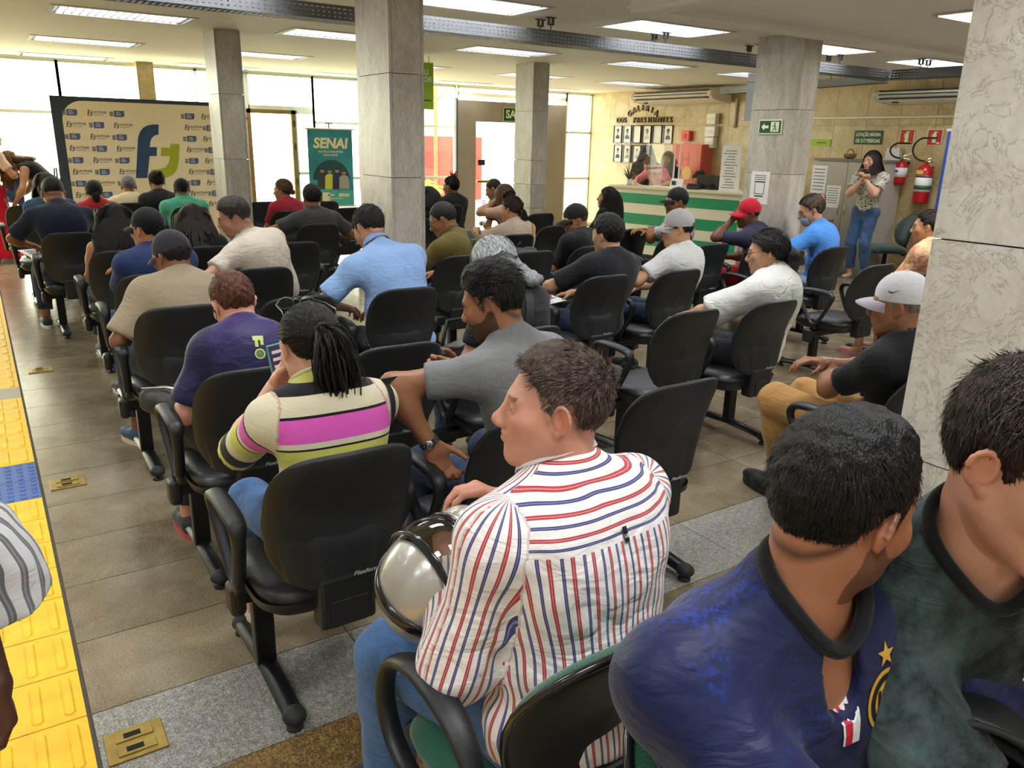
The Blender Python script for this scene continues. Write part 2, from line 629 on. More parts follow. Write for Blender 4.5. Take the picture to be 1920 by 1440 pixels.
bb = struct(MB().span((XR - 0.022, 2.5, 0), (XR - 0.012, YB, 0.10)).build('baseboard_right', 'granite_brown'))
mat('dado', '#8d8069', 0.5, noise=0.1, nscale=6)
tr = struct(MB().span((XR - 0.03, 2.5, 0.30), (XR - 0.012, 6.6, 0.325)).build('trim_2', 'dado'))

# walls out of view
struct(MB().span((XL - 0.15, YF, 0), (XL, YB, ZC + 0.1)).build('wall_left', 'wall_paint'))
struct(MB().span((XL, YF - 0.15, 0), (XR, YF, ZC + 0.1)).build('wall_front', 'wall_paint'))

# ---- window wall
def bars(lst, name='window_frame'):
    m = MB()
    for lo, hi in lst:
        m.span(lo, hi)
    return m
y0, y1 = YB - 0.02, YB + 0.02
def window(n, xa, xb, rails, mull, z0=0.0, z1=ZC):
    """aluminium window: frame bars and separate panes"""
    fr = [((xa, y0, z1 - 0.05), (xb, y1, z1)), ((xa, y0, z0), (xb, y1, z0 + 0.06)),
          ((xa - 0.02, y0, z0), (xa + 0.018, y1, z1)), ((xb - 0.018, y0, z0), (xb + 0.02, y1, z1))]
    for z in rails:
        fr.append(((xa, y0, z - 0.022), (xb, y1, z + 0.022)))
    for x in mull:
        fr.append(((x - 0.02, y0, z0), (x + 0.02, y1, z1)))
    w = struct(bars(fr).build('window_%d' % n, 'alu_frame'))
    xs = [xa] + list(mull) + [xb]
    zs = [z0] + list(rails) + [z1]
    for a, b in zip(xs, xs[1:]):
        for c, d in zip(zs, zs[1:]):
            MB().span((a + 0.03, YB - 0.004, c + 0.03), (b - 0.03, YB + 0.004, d - 0.03)).build('pane', 'window_glass', w)
    return w
window(1, XL, 1.15, [1.0, 1.9], [-2.4, -1.2, 0.0])
window(2, 1.15, 3.66, [1.0, 1.9], [2.95])
window(3, 3.70, 4.74, [], [], z0=2.05)
window(4, 4.44, 4.74, [1.08], [], z1=2.05)
window(5, 4.74, 7.36, [1.0, 1.88], [5.62, 6.5])
window(6, 7.42, 9.84, [], [], z0=2.42)
window(7, 9.86, XR - 0.02, [0.97, 1.85], [])
# wall above and beside: slim head beam
struct(MB().span((XL, YB - 0.06, ZC - 0.02), (XR, YB + 0.2, ZC + 0.1)).build('wall_back', 'alu_frame'))
# open wooden-framed door at the left of the poster
d1 = struct(bars([((3.66, y0 - 0.02, 0), (3.72, y1, 2.05)), ((4.36, y0 - 0.02, 0), (4.43, y1, 2.05)), ((3.66, y0 - 0.02, 1.99), (4.43, y1, 2.05))]).build('door_1', 'wood_frame'))
MB().span((3.72, YB - 0.004, 0.02), (4.36, YB + 0.004, 1.99)).build('pane', 'window_glass', d1)
for z in (0.95, 1.5, 1.85):
    MB().tube([(4.40, y0 - 0.03, z - 0.05), (4.40, y0 - 0.03, z + 0.05)], 0.012, 8).build('hinge', 'steel_dark', d1)
# grey partition with the exit doorway
dp = MB()
PY = YB - 0.35
dp.span((7.22, PY, 0), (7.60, PY + 0.05, 2.33)); dp.span((7.60, PY, 1.98), (9.0, PY + 0.05, 2.33)); dp.span((8.86, PY, 0), (9.60, PY + 0.05, 2.33))
door2 = struct(dp.build('door_2', 'panel_grey'))
MB().span((7.19, PY - 0.01, 0), (7.225, PY + 0.06, 2.36)).build('door_post', 'steel_grey', door2)
mat('door_white', '#f4f3ea', 0.45)
MB().span((7.66, PY + 0.28, 0.02), (8.30, PY + 0.29, 1.96)).build('glass_leaf', 'window_glass', door2)
MB().span((7.80, PY + 0.255, 1.22), (7.95, PY + 0.265, 1.32)).build('push_plate', 'steel_dark', door2)
MB().rbox((7.92, PY + 0.24, 0.93), (0.30, 0.03, 0.05), 0.01).build('door_handle', 'brass', door2)
# exit sign over the doorway
def sign_board(name, label, M, w, h, board, t=0.006, rim=None):
    s = thing(name, label, 'sign')
    s.matrix_world = M
    if rim:
        MB().box((0, 0, -0.001), (w + 0.02, h + 0.02, t)).build('rim', rim, s)
        MB().box((0, 0, t / 2), (w, h, 0.003)).build('board', board, s)
    else:
        MB().box((0, 0, 0), (w, h, t)).build('board', board, s)
    return s
def letters(txt, size, M, material, parent, bold=0.0, depth=0.0008, shear=0.0, name='lettering', spacing=1.0, fit=None):
    v, f = text_mesh(txt, size, depth, bold, shear, spacing=spacing)
    if fit:
        xs = [p[0] for p in v]; w = max(xs) - min(xs)
        v = [(p[0] * fit / w, p[1], p[2]) for p in v]
    return MB().add(v, f, M).build(name, material, parent)
M_back = lambda x, y, z: frame_matrix((x, y, z), (1, 0, 0), (0, 0, 1))
sd = sign_board('exit_sign', 'dark green sign lettered SAÍDA above the bright doorway', M_back(8.47, PY - 0.03, 2.12), 0.62, 0.22, 'sign_green', rim='sign_glow')
letters('SAÍDA', 0.19, Matrix.Translation((0, 0, 0.006)), 'sign_glow', sd, bold=0.006, fit=0.54)
# ================================================================== pillars
def pillar(label, xa, xb, ya, yb, z1=ZC, material='travertine', joints=(0.23, 0.83, 1.43, 2.03)):
    p = thing('pillar', label, 'pillar', ((xa + xb) / 2, (ya + yb) / 2, 0), 0, 'stone pillars')
    w, d = xb - xa, yb - ya
    MB().span((-w / 2 + 0.016, -d / 2 + 0.016, 0), (w / 2 - 0.016, d / 2 - 0.016, z1)).build('core', 'grout', p)
    zs = [0] + list(joints) + [z1]
    for a, b in zip(zs, zs[1:]):
        if b <= a:
            continue
        h = b - a - 0.004
        zc = (a + b) / 2
        MB().box((-w / 2 + 0.009, 0, zc), (0.018, d - 0.0, h)).build('stone_slab', material, p)
        MB().box((w / 2 - 0.009, 0, zc), (0.018, d, h)).build('stone_slab', material, p)
        MB().box((0, -d / 2 + 0.009, zc), (w - 0.040, 0.018, h)).build('stone_slab', material, p)
        MB().box((0, d / 2 - 0.009, zc), (w - 0.040, 0.018, h)).build('stone_slab', material, p)
    return p
pillar('square stone pillar standing beside the patterned logo backdrop', 2.05, 2.29, 8.21, 8.62)
pillar('tall grey stone pillar in the middle, behind the light blue shirt', 2.13, 2.36, 4.58, 5.06)
pillar('stone pillar in front of the exit doorway', 5.98, 6.22, 8.65, 9.05, joints=(0.23, 0.83, 1.13, 1.43, 2.03))
pillar('stone pillar carrying the arrow exit sign and the posted sheet', 6.05, 6.29, 4.72, 5.22, joints=(0.23, 0.83, 1.43, 1.98))
pillar('pale veined stone pillar at the right edge, nearest the camera', 2.05, 2.30, 0.62, 1.13, material='travertine_near', joints=(0.23, 0.85, 1.445, 2.04))
pillar('brown stone pillar built into the window wall above the backdrop', 2.10, 2.32, YB - 0.35, YB - 0.05, material='marble_wall')

# ================================================================== perforated cable tray under the ceiling
def cable_tray(label, p0, p1, zt=2.50, zb=2.405, w=0.16):
    p0, p1 = Vector(p0), Vector(p1)
    L = (p1 - p0).length
    d = (p1 - p0).normalized()
    t = thing('cable_tray', label, 'cable tray', (p0.x, p0.y, 0), math.atan2(d.y, d.x))
    for nm, s in (('side_rail', -1), ('side_rail', 1)):
        m = MB()
        y = s * w / 2
        # solid bands with rows of slots left open between them
        H = zt - zb
        bands = [0.0, 0.17, 0.25, 0.44, 0.52, 0.71, 0.79, 1.0]
        for a, b in zip(bands[0::2], bands[1::2]):
            m.span((0, y - 0.001, zb + a * H), (L, y + 0.001, zb + b * H))
        n = int(L / 0.038)
        for a, b in zip(bands[1::2], bands[2::2]):
            for k in range(n):
                x = k * 0.038
                m.span((x, y - 0.001, zb + a * H), (x + 0.014, y + 0.001, zb + b * H))
        m.build(nm, 'steel_grey', t)
    m = MB()
    n = int(L / 0.038)
    for yy in (-w / 2 + 0.004, -w / 6, w / 6, w / 2 - 0.004):
        m.span((0, yy - 0.018, zb - 0.002), (L, yy + 0.018, zb))
    for k in range(n):
        m.span((k * 0.038, -w / 2, zb - 0.002), (k * 0.038 + 0.014, w / 2, zb))
    m.build('tray_base', 'steel_grey', t)
    k = 0.75
    while k < L:
        for s in (-1, 1):
            h = MB().tube([(k, s * 0.07, zb), (k, s * 0.07, ZC - 0.05)], 0.004, 6)
            h.box((k, s * 0.07, ZC - 0.01), (0.09, 0.03, 0.006))
            h.box((k - 0.02, s * 0.07, ZC - 0.035), (0.006, 0.03, 0.05)).box((k + 0.02, s * 0.07, ZC - 0.035), (0.006, 0.03, 0.05))
            h.box((k, s * 0.07, ZC - 0.06), (0.046, 0.03, 0.006)).build('hanger', 'steel_dark', t)
        k += 1.24
    return t
cable_tray('long perforated grey cable tray hung across the ceiling', (-3.0, 5.52, 0), (8.72, 5.60, 0))
cable_tray('short perforated cable tray turning towards the wall air conditioner', (8.66, 3.2, 0), (8.66, 5.51, 0))
cable_tray('pale perforated cable tray running back along the marble wall', (8.75, 5.70, 0), (9.35, 8.6, 0), zt=2.47, zb=2.385)

# ================================================================== black beam seating
def leather(name, c, rough, bump=0.06):
    m, nt, b = new_mat(name)
    tc = N(nt, 'ShaderNodeTexCoord')
    n1 = N(nt, 'ShaderNodeTexNoise', inp={'Scale': 5.0, 'Detail': 4.0})
    nt.links.new(tc.outputs['Object'], n1.inputs['Vector'])
    c = srgb(c)
    r = ramp(nt, [(0.3, tuple(x * 0.8 for x in c)), (0.75, tuple(x * 1.35 for x in c))])
    nt.links.new(n1.outputs['Fac'], r.inputs['Fac'])
    nt.links.new(r.outputs['Color'], b.inputs['Base Color'])
    rr = N(nt, 'ShaderNodeMapRange')
    rr.inputs['To Min'].default_value = rough - 0.08
    rr.inputs['To Max'].default_value = rough + 0.1
    nt.links.new(n1.outputs['Fac'], rr.inputs['Value'])
    nt.links.new(rr.outputs['Result'], b.inputs['Roughness'])
    v = N(nt, 'ShaderNodeTexVoronoi', inp={'Scale': 420.0})
    nt.links.new(tc.outputs['Object'], v.inputs['Vector'])
    bp = N(nt, 'ShaderNodeBump', inp={'Strength': bump, 'Distance': 0.004})
    nt.links.new(v.outputs['Distance'], bp.inputs['Height'])
    nt.links.new(bp.outputs['Normal'], b.inputs['Normal'])
    MATS[name] = m
    return m
leather('black_vinyl', '#1c1e20', 0.42)
leather('black_shell', '#1d2022', 0.48, 0.1)
leather('black_plastic', '#1b1c1e', 0.42, 0.1)
mat('powder_black', '#17181a', 0.35, metal=0.3)
mat('rubber', '#1f1f20', 0.7)
mat('logo_white', '#c8c9c9', 0.5)

def weave(name, a, bcol, scale=260):
    m, nt, b = new_mat(name)
    tc = N(nt, 'ShaderNodeTexCoord')
    ck = N(nt, 'ShaderNodeTexChecker', inp={'Scale': float(scale), 'Color1': (*srgb(a), 1), 'Color2': (*srgb(bcol), 1)})
    nt.links.new(tc.outputs['Object'], ck.inputs['Vector'])
    nt.links.new(ck.outputs['Color'], b.inputs['Base Color'])
    b.inputs['Roughness'].default_value = 0.85
    b.inputs['Sheen Weight'].default_value = 0.3
    bp = N(nt, 'ShaderNodeBump', inp={'Strength': 0.35, 'Distance': 0.003})
    nt.links.new(ck.outputs['Fac'], bp.inputs['Height'])
    nt.links.new(bp.outputs['Normal'], b.inputs['Normal'])
    MATS[name] = m
    return m
weave('green_weave', '#1d6b4f', '#124433', 330)
weave('green_dark_weave', '#173f33', '#0f2d25', 330)

def shell_outline(hw_top, hw_mid, hw_bot, h, n=48, p=3.2, mid=0.55):
    """closed outline of a backrest (x, z), z from 0 to h: wide in the middle, narrower foot, rounded corners"""
    pts = []
    for i in range(n):
        a = 2 * PI * i / n
        cx, cz = math.cos(a), math.sin(a)
        ux = math.copysign(abs(cx) ** (2 / p), cx)
        uz = math.copysign(abs(cz) ** (2 / p), cz)
        t = (uz + 1) / 2
        if t < mid:
            s = t / mid
            w = hw_bot + (hw_mid - hw_bot) * math.sin(s * PI / 2)
        else:
            s = (t - mid) / (1 - mid)
            w = hw_mid + (hw_top - hw_mid) * s * s
        pts.append((ux * w, t * h))
    return pts

def back_curve(x, t):
    """y of the backrest mid-surface: dished across, bowed at the lumbar"""
    return 0.55 * x * x - 0.035 * t + 0.05 * math.sin(t * PI) * 0.9

def pad(outline, h, th_front, th_back, rings=(0.0, 0.45, 0.75, 0.9, 0.965, 0.99, 1.0), curve=back_curve, zc=None):
    n = len(outline)
    zc = h * 0.5 if zc is None else zc
    vs, fs = [], []
    for side in (1, -1):
        for r in rings:
            e = (1 - r ** 7) ** 0.5 if r < 1 else 0.0
            for x, z in outline:
                px, pz = x * r, zc + (z - zc) * r
                th = th_front if side > 0 else th_back
                vs.append((px, curve(px, pz / h) + side * th * e, pz))
    k = len(rings)
    for s in range(2):
        o = s * k * n
        for i in range(k - 1):
            for j in range(n):
                j2 = (j + 1) % n
                q = (o + i * n + j, o + i * n + j2, o + (i + 1) * n + j2, o + (i + 1) * n + j)
                fs.append(q if s == 0 else q[::-1])
    return vs, fs

def rounded_square(a, b, p=4.5, n=40, front=1.0):
    return [(math.copysign(abs(math.cos(2 * PI * i / n)) ** (2 / p), math.cos(2 * PI * i / n)) * a,
             math.copysign(abs(math.sin(2 * PI * i / n)) ** (2 / p), math.sin(2 * PI * i / n)) * b) for i in range(n)]

def arm_loop(pts, r, flat, n=10, closed=True, sub=5):
    """closed arm loop in the YZ plane, Catmull-Rom smoothed"""
    P = [Vector((0, y, z)) for y, z in pts]
    k = len(P)
    out = []
    for i in range(k):
        a, b, c, d = P[i - 1], P[i], P[(i + 1) % k], P[(i + 2) % k]
        for s in range(sub):
            t = s / sub
            out.append(0.5 * ((2 * b) + (c - a) * t + (2 * a - 5 * b + 4 * c - d) * t * t + (-a + 3 * b - 3 * c + d) * t ** 3))
    return out

def make_chair():
    """one black seat unit, origin on the floor under the seat, facing +Y"""
    c = thing('waiting_chair', 'proto', 'chair', (0, 0, 0), 0, 'black waiting room chairs')
    BZ, BH, BY = 0.475, 0.455, -0.235
    tilt = Matrix.Translation((0, BY, BZ)) @ Matrix.Rotation(math.radians(9), 4, 'X')
    ol = shell_outline(0.202, 0.222, 0.168, BH, p=4.4, mid=0.48)
    v, f = pad(ol, BH, 0.034, 0.0)
    auto_smooth(MB().add(v, f, tilt).build('backrest', 'black_vinyl', c), 0.9)
    ol2 = [(x * 1.012, BH / 2 + (z - BH / 2) * 1.01) for x, z in ol]
    v, f = pad(ol2, BH, 0.004, 0.026)
    sh = auto_smooth(MB().add(v, f, tilt).build('back_shell', 'black_shell', c), 0.9)
    # lower panel of the shell, a little proud, with the curved crease along its top
    vs, fs = [], []
    nu, nv = 25, 7
    for j in range(nv):
        for i in range(nu):
            u = -1 + 2 * i / (nu - 1)
            ztop = BH * (0.40 - 0.055 * (1 - u * u) + (0.03 if abs(u) < 0.45 else 0.0))
            z = 0.012 + (ztop - 0.012) * j / (nv - 1)
            t = z / BH
            w = 0.165 + (0.222 - 0.165) * math.sin(min(t / 0.55, 1) * PI / 2)
            w *= min(1.0, (t + 0.012) / 0.09) ** 0.35 * 0.965
            x = u * w
            e = max(0.0, 1 - abs(u) ** 9) ** 0.5
            edge = 0.0 if (j == nv - 1) else 0.0045
            vs.append((x, back_curve(x, t) - 0.026 * e - edge - (0.006 if abs(u) < 0.46 and j < nv - 1 else 0), z))
    for j in range(nv - 1):
        for i in range(nu - 1):
            q = j * nu + i
            fs.append((q, q + nu, q + nu + 1, q + 1))
    auto_smooth(MB().add(vs, fs, tilt).build('lower_panel', 'black_shell', sh), 0.5)
    v, f = text_mesh('Flexform', 0.022, 0.0, 0.0004, 0.2)
    MB().add(v, f, tilt @ frame_matrix((0.055, -0.0415 + 0.004, 0.045), (1, 0, 0), (0, -0.05, 1))).build('lettering', 'logo_white', sh)
    # bracket under the shell
    MB().rbox((0.0, -0.235, 0.43), (0.175, 0.075, 0.17), 0.014).build('bracket', 'black_plastic', c)
    MB().rbox((0.0, -0.274, 0.395), (0.11, 0.006, 0.085), 0.003).build('bracket_cover', 'black_plastic', c)
    # seat cushion and pan
    so_ = rounded_square(0.235, 0.235)
    vs, fs = [], []
    prof = [(0.0, 0.478), (0.5, 0.476), (0.8, 0.473), (0.93, 0.464), (0.99, 0.447), (1.0, 0.43), (0.985, 0.418)]
    for r, z in prof:
        for x, y in so_:
            yy = y * r + 0.015
            dz = -0.035 * max(0, (yy - 0.12) / 0.13) ** 2
            vs.append((x * r * (0.96 + 0.1 * max(0, yy)), yy, z + dz))
    n = len(so_)
    for i in range(len(prof) - 1):
        for j in range(n):
            fs.append((i * n + j, (i + 1) * n + j, (i + 1) * n + (j + 1) % n, i * n + (j + 1) % n))
    auto_smooth(MB().add(vs, fs).build('seat', 'black_vinyl', c), 0.8)
    vs = []
    fs = []
    prof = [(1.0, 0.432), (0.99, 0.405), (0.86, 0.375), (0.6, 0.365), (0.0, 0.36)]
    for r, z in prof:
        for x, y in so_:
            vs.append((x * r, y * r + 0.01 - 0.03 * max(0, (y - 0.1)), z - 0.03 * max(0, (y * r - 0.12) / 0.13) ** 2))
    for i in range(len(prof) - 1):
        for j in range(n):
            fs.append((i * n + j, (i + 1) * n + j, (i + 1) * n + (j + 1) % n, i * n + (j + 1) % n))
    auto_smooth(MB().add(vs, fs).build('seat_shell', 'black_plastic', c), 0.8)
    # closed arm loops: flat pad on top, two posts running together at the seat
    for s in (-1, 1):
        P = arm_loop([(0.155, 0.655), (0.10, 0.682), (-0.06, 0.682), (-0.125, 0.662), (-0.115, 0.60), (-0.03, 0.46), (0.0, 0.425), (0.035, 0.425), (0.075, 0.47), (0.15, 0.60)], 0, 0)
        P = [p + Vector((s * 0.265 - s * 0.018 * (1 - min(1, max(0, (p.z - 0.42) / 0.2))), 0, 0)) for p in P]
        rad = [0.017 + 0.007 * max(0, (p.z - 0.62) / 0.06) for p in P]
        m = MB()
        # oval section, wide across
        k = len(P)
        vs, fs, nn = [], [], 10
        for i in range(k):
            t = (P[(i + 1) % k] - P[i - 1]).normalized()
            a = Vector((1, 0, 0))
            b = t.cross(a).normalized()
            for j in range(nn):
                w = 2 * PI * j / nn
                vs.append(P[i] + a * math.cos(w) * rad[i] * 1.25 + b * math.sin(w) * rad[i] * 0.72)
        for i in range(k):
            for j in range(nn):
                fs.append((i * nn + j, i * nn + (j + 1) % nn, ((i + 1) % k) * nn + (j + 1) % nn, ((i + 1) % k) * nn + j))
        ar = auto_smooth(m.add(vs, fs).build('armrest', 'black_plastic', c), 1.2)
        MB().rbox((s * 0.225, 0.018, 0.405), (0.07, 0.05, 0.05), 0.01).build('arm_bracket', 'black_plastic', ar)
    return c

chair_proto = make_chair()
CHAIR_USED = [False]
CHAIRS = {}
CS, RK = 0.96, 1.05      # seat unit size; spread of the measured rows
def place_chair(key, x, ytop, label, rz=0.0):
    """x, ytop: where the top edge of the backrest stands"""
    off = Vector((0, -0.31 * CS, 0))
    off.rotate(Matrix.Rotation(rz, 3, 'Z'))
    if not CHAIR_USED[0]:
        c = chair_proto
        CHAIR_USED[0] = True
    else:
        c = copy_tree(chair_proto)
    c.location = (x * RK - off.x, ytop * RK - off.y, 0)
    c.scale = (CS, CS, CS)
    c.rotation_euler = (0, 0, rz)
    c['label'] = label
    CHAIRS[key] = c
    return c

CHAIR_TABLE = [
    # key, x, ytop, rz, label
    ('A1', 0.68, 1.75, 0, 'black chair under the woman in the striped knit top'),
    ('A2', 1.27, 1.75, 0, 'black chair under the man in the grey t-shirt, behind the raised helmet visor'),
    ('A3', 1.86, 1.77, 0, 'empty black chair right of the man in the striped shirt'),
    ('B1', 0.70, 2.60, 0, 'black chair under the boy in the purple jersey'),
    ('B2', 1.26, 2.66, 0, 'empty black chair between the ponytail and the grey t-shirt arm'),
    ('B3', 1.85, 2.66, 0, 'black chair under the grey-haired woman with the shoulder bag'),
    ('C1', 0.70, 3.76, 0, 'black chair under the man in beige with the charcoal cap'),
    ('C2', 1.24, 3.74, 0, 'black chair beside the light blue shirt, mostly hidden by the ponytail'),
    ('C3', 1.81, 3.72, 0, 'black chair under the man in the light blue polo shirt'),
    ('D1', 0.75, 4.72, 0, 'black chair under the man in navy with the black cap'),
    ('D2', 1.34, 4.69, 0, 'black chair under the man leaning over in off-white'),
    ('D4', 2.69, 4.66, 0, 'black chair under the man in the olive polo shirt'),
    ('E1', 0.74, 5.78, 0, 'black chair under the woman with long curly hair'),
    ('E2', 1.30, 5.78, 0, 'black chair under the woman with long straight dark hair'),
    ('E3', 1.91, 5.77, 0, 'empty black chair in front of the white-shirted leaning man'),
    ('F1', 0.55, 6.97, 0, 'black chair under the man in the dark navy t-shirt near the strip'),
    ('F4', 2.52, 6.94, 0, 'black chair under the man in the charcoal t-shirt before the poster'),
    ('F5', 3.65, 7.05, 0, 'black chair cut off by the middle pillar, behind the olive shirt'),
    ('G0', 0.45, 8.35, 0, 'black chair under the woman in denim next to the tactile strip'),
    ('G3', 2.70, 8.29, 0, 'black chair under the woman in the red t-shirt'),
    ('G4', 3.42, 8.47, 0, 'empty black chair right of the man in charcoal, below the poster'),
    ('G5', 4.70, 8.46, 0, 'black chair under the woman with the red hair tie'),
    ('H0', 0.41, 9.70, 0, 'black chair behind the woman in denim at the far end of the strip'),
    ('H1', 1.02, 9.05, 0, 'black chair under the person in red with a low black ponytail'),
    ('H2', 1.42, 9.75, 0, 'black chair under the grey-haired person in a cream t-shirt'),
    ('H3', 1.88, 9.05, 0, 'black chair under the man in the mint green polo'),
    ('H5', 2.78, 9.52, 0, 'empty black chair just right of the backdrop pillar'),
    ('H6', 3.49, 9.40, 0, 'black chair directly below the hanging poster'),
    # right-hand block
    ('b1', 2.76, 2.59, 0, 'empty black chair left of the woman in the white printed t-shirt'),
    ('b2', 3.32, 2.57, 0, 'black chair under the woman in the white printed t-shirt'),
    ('c1', 3.05, 3.58, 0, 'black chair under the man in the plain black t-shirt'),
    ('c2', 3.62, 3.54, 0, 'black chair under the man in white with the pale grey cap'),
    ('d1', 3.26, 4.64, 0, 'empty black chair beside the black backpack'),
    ('d2', 3.85, 4.70, 0, 'black chair under the man in black with the turned head and black cap'),
    ('e1', 3.73, 5.57, 0, 'black chair under the woman in beige with the yellow strap'),
    ('e2', 4.50, 6.05, 0, 'empty black chair at the left of the black cap peak'),
    ('e3', 5.01, 5.54, 0, 'empty black chair in front of the green striped counter'),
    ('f1', 5.10, 7.15, 0, 'empty black chair at the foot of the doorway pillar'),
    ('g1', 5.05, 5.02, 0, 'black chair under the man in grey with the black cap'),
    ('g2', 4.86, 4.42, 0, 'empty black chair left of the red-capped man'),
    ('g3', 5.46, 4.40, 0, 'black chair under the man in navy with the red cap'),
    ('h1', 5.08, 3.86, 0, 'empty black chair left of the woman in the bright blue top'),
    ('h2', 5.67, 3.88, 0, 'black chair under the woman in the bright blue top'),
    ('i1', 5.07, 3.12, 0, 'empty black chair with open arm loop beside the near pillar'),
    ('i2', 5.72, 3.00, 0, 'black chair under the woman in peach floral, half behind the near pillar'),
    ('k1', 2.81, 1.43, 0, 'black chair under the man in tan trousers, half behind the near pillar'),
]
for key, x, yt, rz, lab in CHAIR_TABLE:
    place_chair(key, x, yt, lab, rz)

# ---- beams and T-legs carrying the seats
def seat_beam(label, x0, x1, ytop, legs):
    x0, x1, legs = x0 * RK, x1 * RK, [q * RK for q in legs]
    y = ytop * RK + 0.37 * CS
    t = thing('seat_beam', label, 'bench frame', ((x0 + x1) / 2, y, 0), 0, 'steel frames under the seat rows')
    t.scale = (1, CS, CS)
    ox = (x0 + x1) / 2
    MB().rbox((0, 0, 0.335), (x1 - x0, 0.055, 0.055), 0.006).build('beam', 'powder_black', t)
    for x in (x0, x1):
        MB().rbox((x - ox, 0.0, 0.325), (0.05, 0.085, 0.11), 0.022, 3).build('end_cap', 'black_plastic', t)
    for x in legs:
        l = MB().rbox((x - ox, 0, 0.19), (0.062, 0.05, 0.27), 0.006).build('leg', 'powder_black', t)
        m = MB()
        path = [(x - ox, s, z) for s, z in ((-0.29, 0.045), (-0.15, 0.057), (0, 0.064), (0.15, 0.057), (0.29, 0.045))]
        m.tube(path, 0.027, 8, flat=(0.75, 1.15))
        auto_smooth(m.build('foot', 'powder_black', l), 0.8)
        for s in (-1, 1):
            MB().ell((x - ox, s * 0.285, 0.045), (0.036, 0.042, 0.028), 10, 6).build('foot_cap', 'rubber', l, True)
            MB().lathe([(0.026, 0.0), (0.026, 0.01), (0.009, 0.014), (0.009, 0.03)], 10, Matrix.Translation((x - ox, s * 0.285, 0))).build('glide', 'rubber', l, True)
    return t
seat_beam('black steel beam and T-legs under the striped-top woman and empty chair row', 0.46, 2.10, 1.77, [0.53, 2.04])
seat_beam('black steel beam and T-legs under the purple jersey row', 0.46, 2.06, 2.62, [0.54, 1.96])
seat_beam('black steel beam and T-legs under the beige shirt row', 0.45, 2.03, 3.74, [0.53, 1.92])
seat_beam('black steel beam and T-legs under the navy cap row', 0.50, 2.90, 4.68, [0.58, 1.65, 2.80])
seat_beam('black steel beam and T-legs under the long curly hair row', 0.52, 2.12, 5.78, [0.60, 2.02])
seat_beam('black steel beam and T-legs under the dark navy t-shirt', 0.34, 0.80, 6.97, [0.44])
seat_beam('black steel beam and T-legs under the charcoal t-shirt', 2.30, 3.90, 6.97, [2.38, 3.80])
seat_beam('black steel beam and T-legs under the woman in denim', 0.24, 0.72, 8.35, [0.34])
seat_beam('black steel beam and T-legs under the red t-shirt', 2.48, 4.95, 8.40, [2.56, 3.65, 4.80])
seat_beam('black steel beam and T-legs under the row facing the backdrop', 0.80, 2.10, 9.05, [0.90, 2.00])
seat_beam('black steel beam and T-legs right of the backdrop pillar', 2.55, 3.75, 9.45, [2.65, 3.65])
seat_beam('black steel beam and T-legs under the white printed t-shirt', 2.54, 3.54, 2.58, [2.64, 3.46])
seat_beam('black steel beam and T-legs under the plain black t-shirt', 2.83, 3.86, 3.56, [2.92, 3.76])
seat_beam('black steel beam and T-legs beside the black backpack', 3.04, 4.08, 4.67, [3.14, 3.98])
seat_beam('black steel beam and T-legs under the yellow strap', 3.50, 5.25, 5.57, [3.58, 5.16])
seat_beam('black steel beam and T-legs behind the black cap', 4.28, 5.33, 6.6, [4.36, 5.22])
seat_beam('black steel beam and T-legs under the red cap', 4.64, 5.68, 4.41, [4.72, 5.58])
seat_beam('black steel beam and T-legs under the bright blue top', 5.05, 5.90, 3.90, [5.14, 5.82])
seat_beam('black steel beam and T-legs under the peach floral blouse', 4.84, 5.88, 3.11, [4.92, 5.78])
seat_beam('black steel beam and T-legs under the tan trousers', 2.60, 3.02, 1.43, [2.90])
# ================================================================== smooth solids for figures (distance fields -> one closed mesh)
V3 = lambda *a: np.array(a, dtype=float)
def unit(v):
    v = np.asarray(v, float)
    n = np.linalg.norm(v)
    return v / n if n > 1e-9 else v
def Rx(a):
    c, s = math.cos(a), math.sin(a); return np.array([[1, 0, 0], [0, c, -s], [0, s, c]])
def Ry(a):
    c, s = math.cos(a), math.sin(a); return np.array([[c, 0, s], [0, 1, 0], [-s, 0, c]])
def Rz(a):
    c, s = math.cos(a), math.sin(a); return np.array([[c, -s, 0], [s, c, 0], [0, 0, 1]])

class Prim:
    __slots__ = ('fn', 'lo', 'hi', 'k', 'op', 'part')
    def __init__(s, fn, lo, hi, k=0.03, op='u', part=0):
        s.fn, s.lo, s.hi, s.k, s.op, s.part = fn, np.asarray(lo, float), np.asarray(hi, float), k, op, part

def cone(a, b, ra, rb, k=0.03, op='u', cut=None, part=0, round_end=True):
    """tapered capsule from a to b; cut=True slices it square at b"""
    a, b = np.asarray(a, float), np.asarray(b, float)
    ba = b - a
    L2 = max(float(ba @ ba), 1e-9)
    L = math.sqrt(L2)
    def fn(X, Y, Z):
        px, py, pz = X - a[0], Y - a[1], Z - a[2]
        t = (px * ba[0] + py * ba[1] + pz * ba[2]) / L2
        tc = np.clip(t, 0, 1)
        dx, dy, dz = px - ba[0] * tc, py - ba[1] * tc, pz - ba[2] * tc
        d = np.sqrt(dx * dx + dy * dy + dz * dz) - (ra + (rb - ra) * tc)
        if cut:
            d = np.maximum(d, (t - 1) * L)
        return d
    r = max(ra, rb)
    return Prim(fn, np.minimum(a, b) - r, np.maximum(a, b) + r, k, op, part)

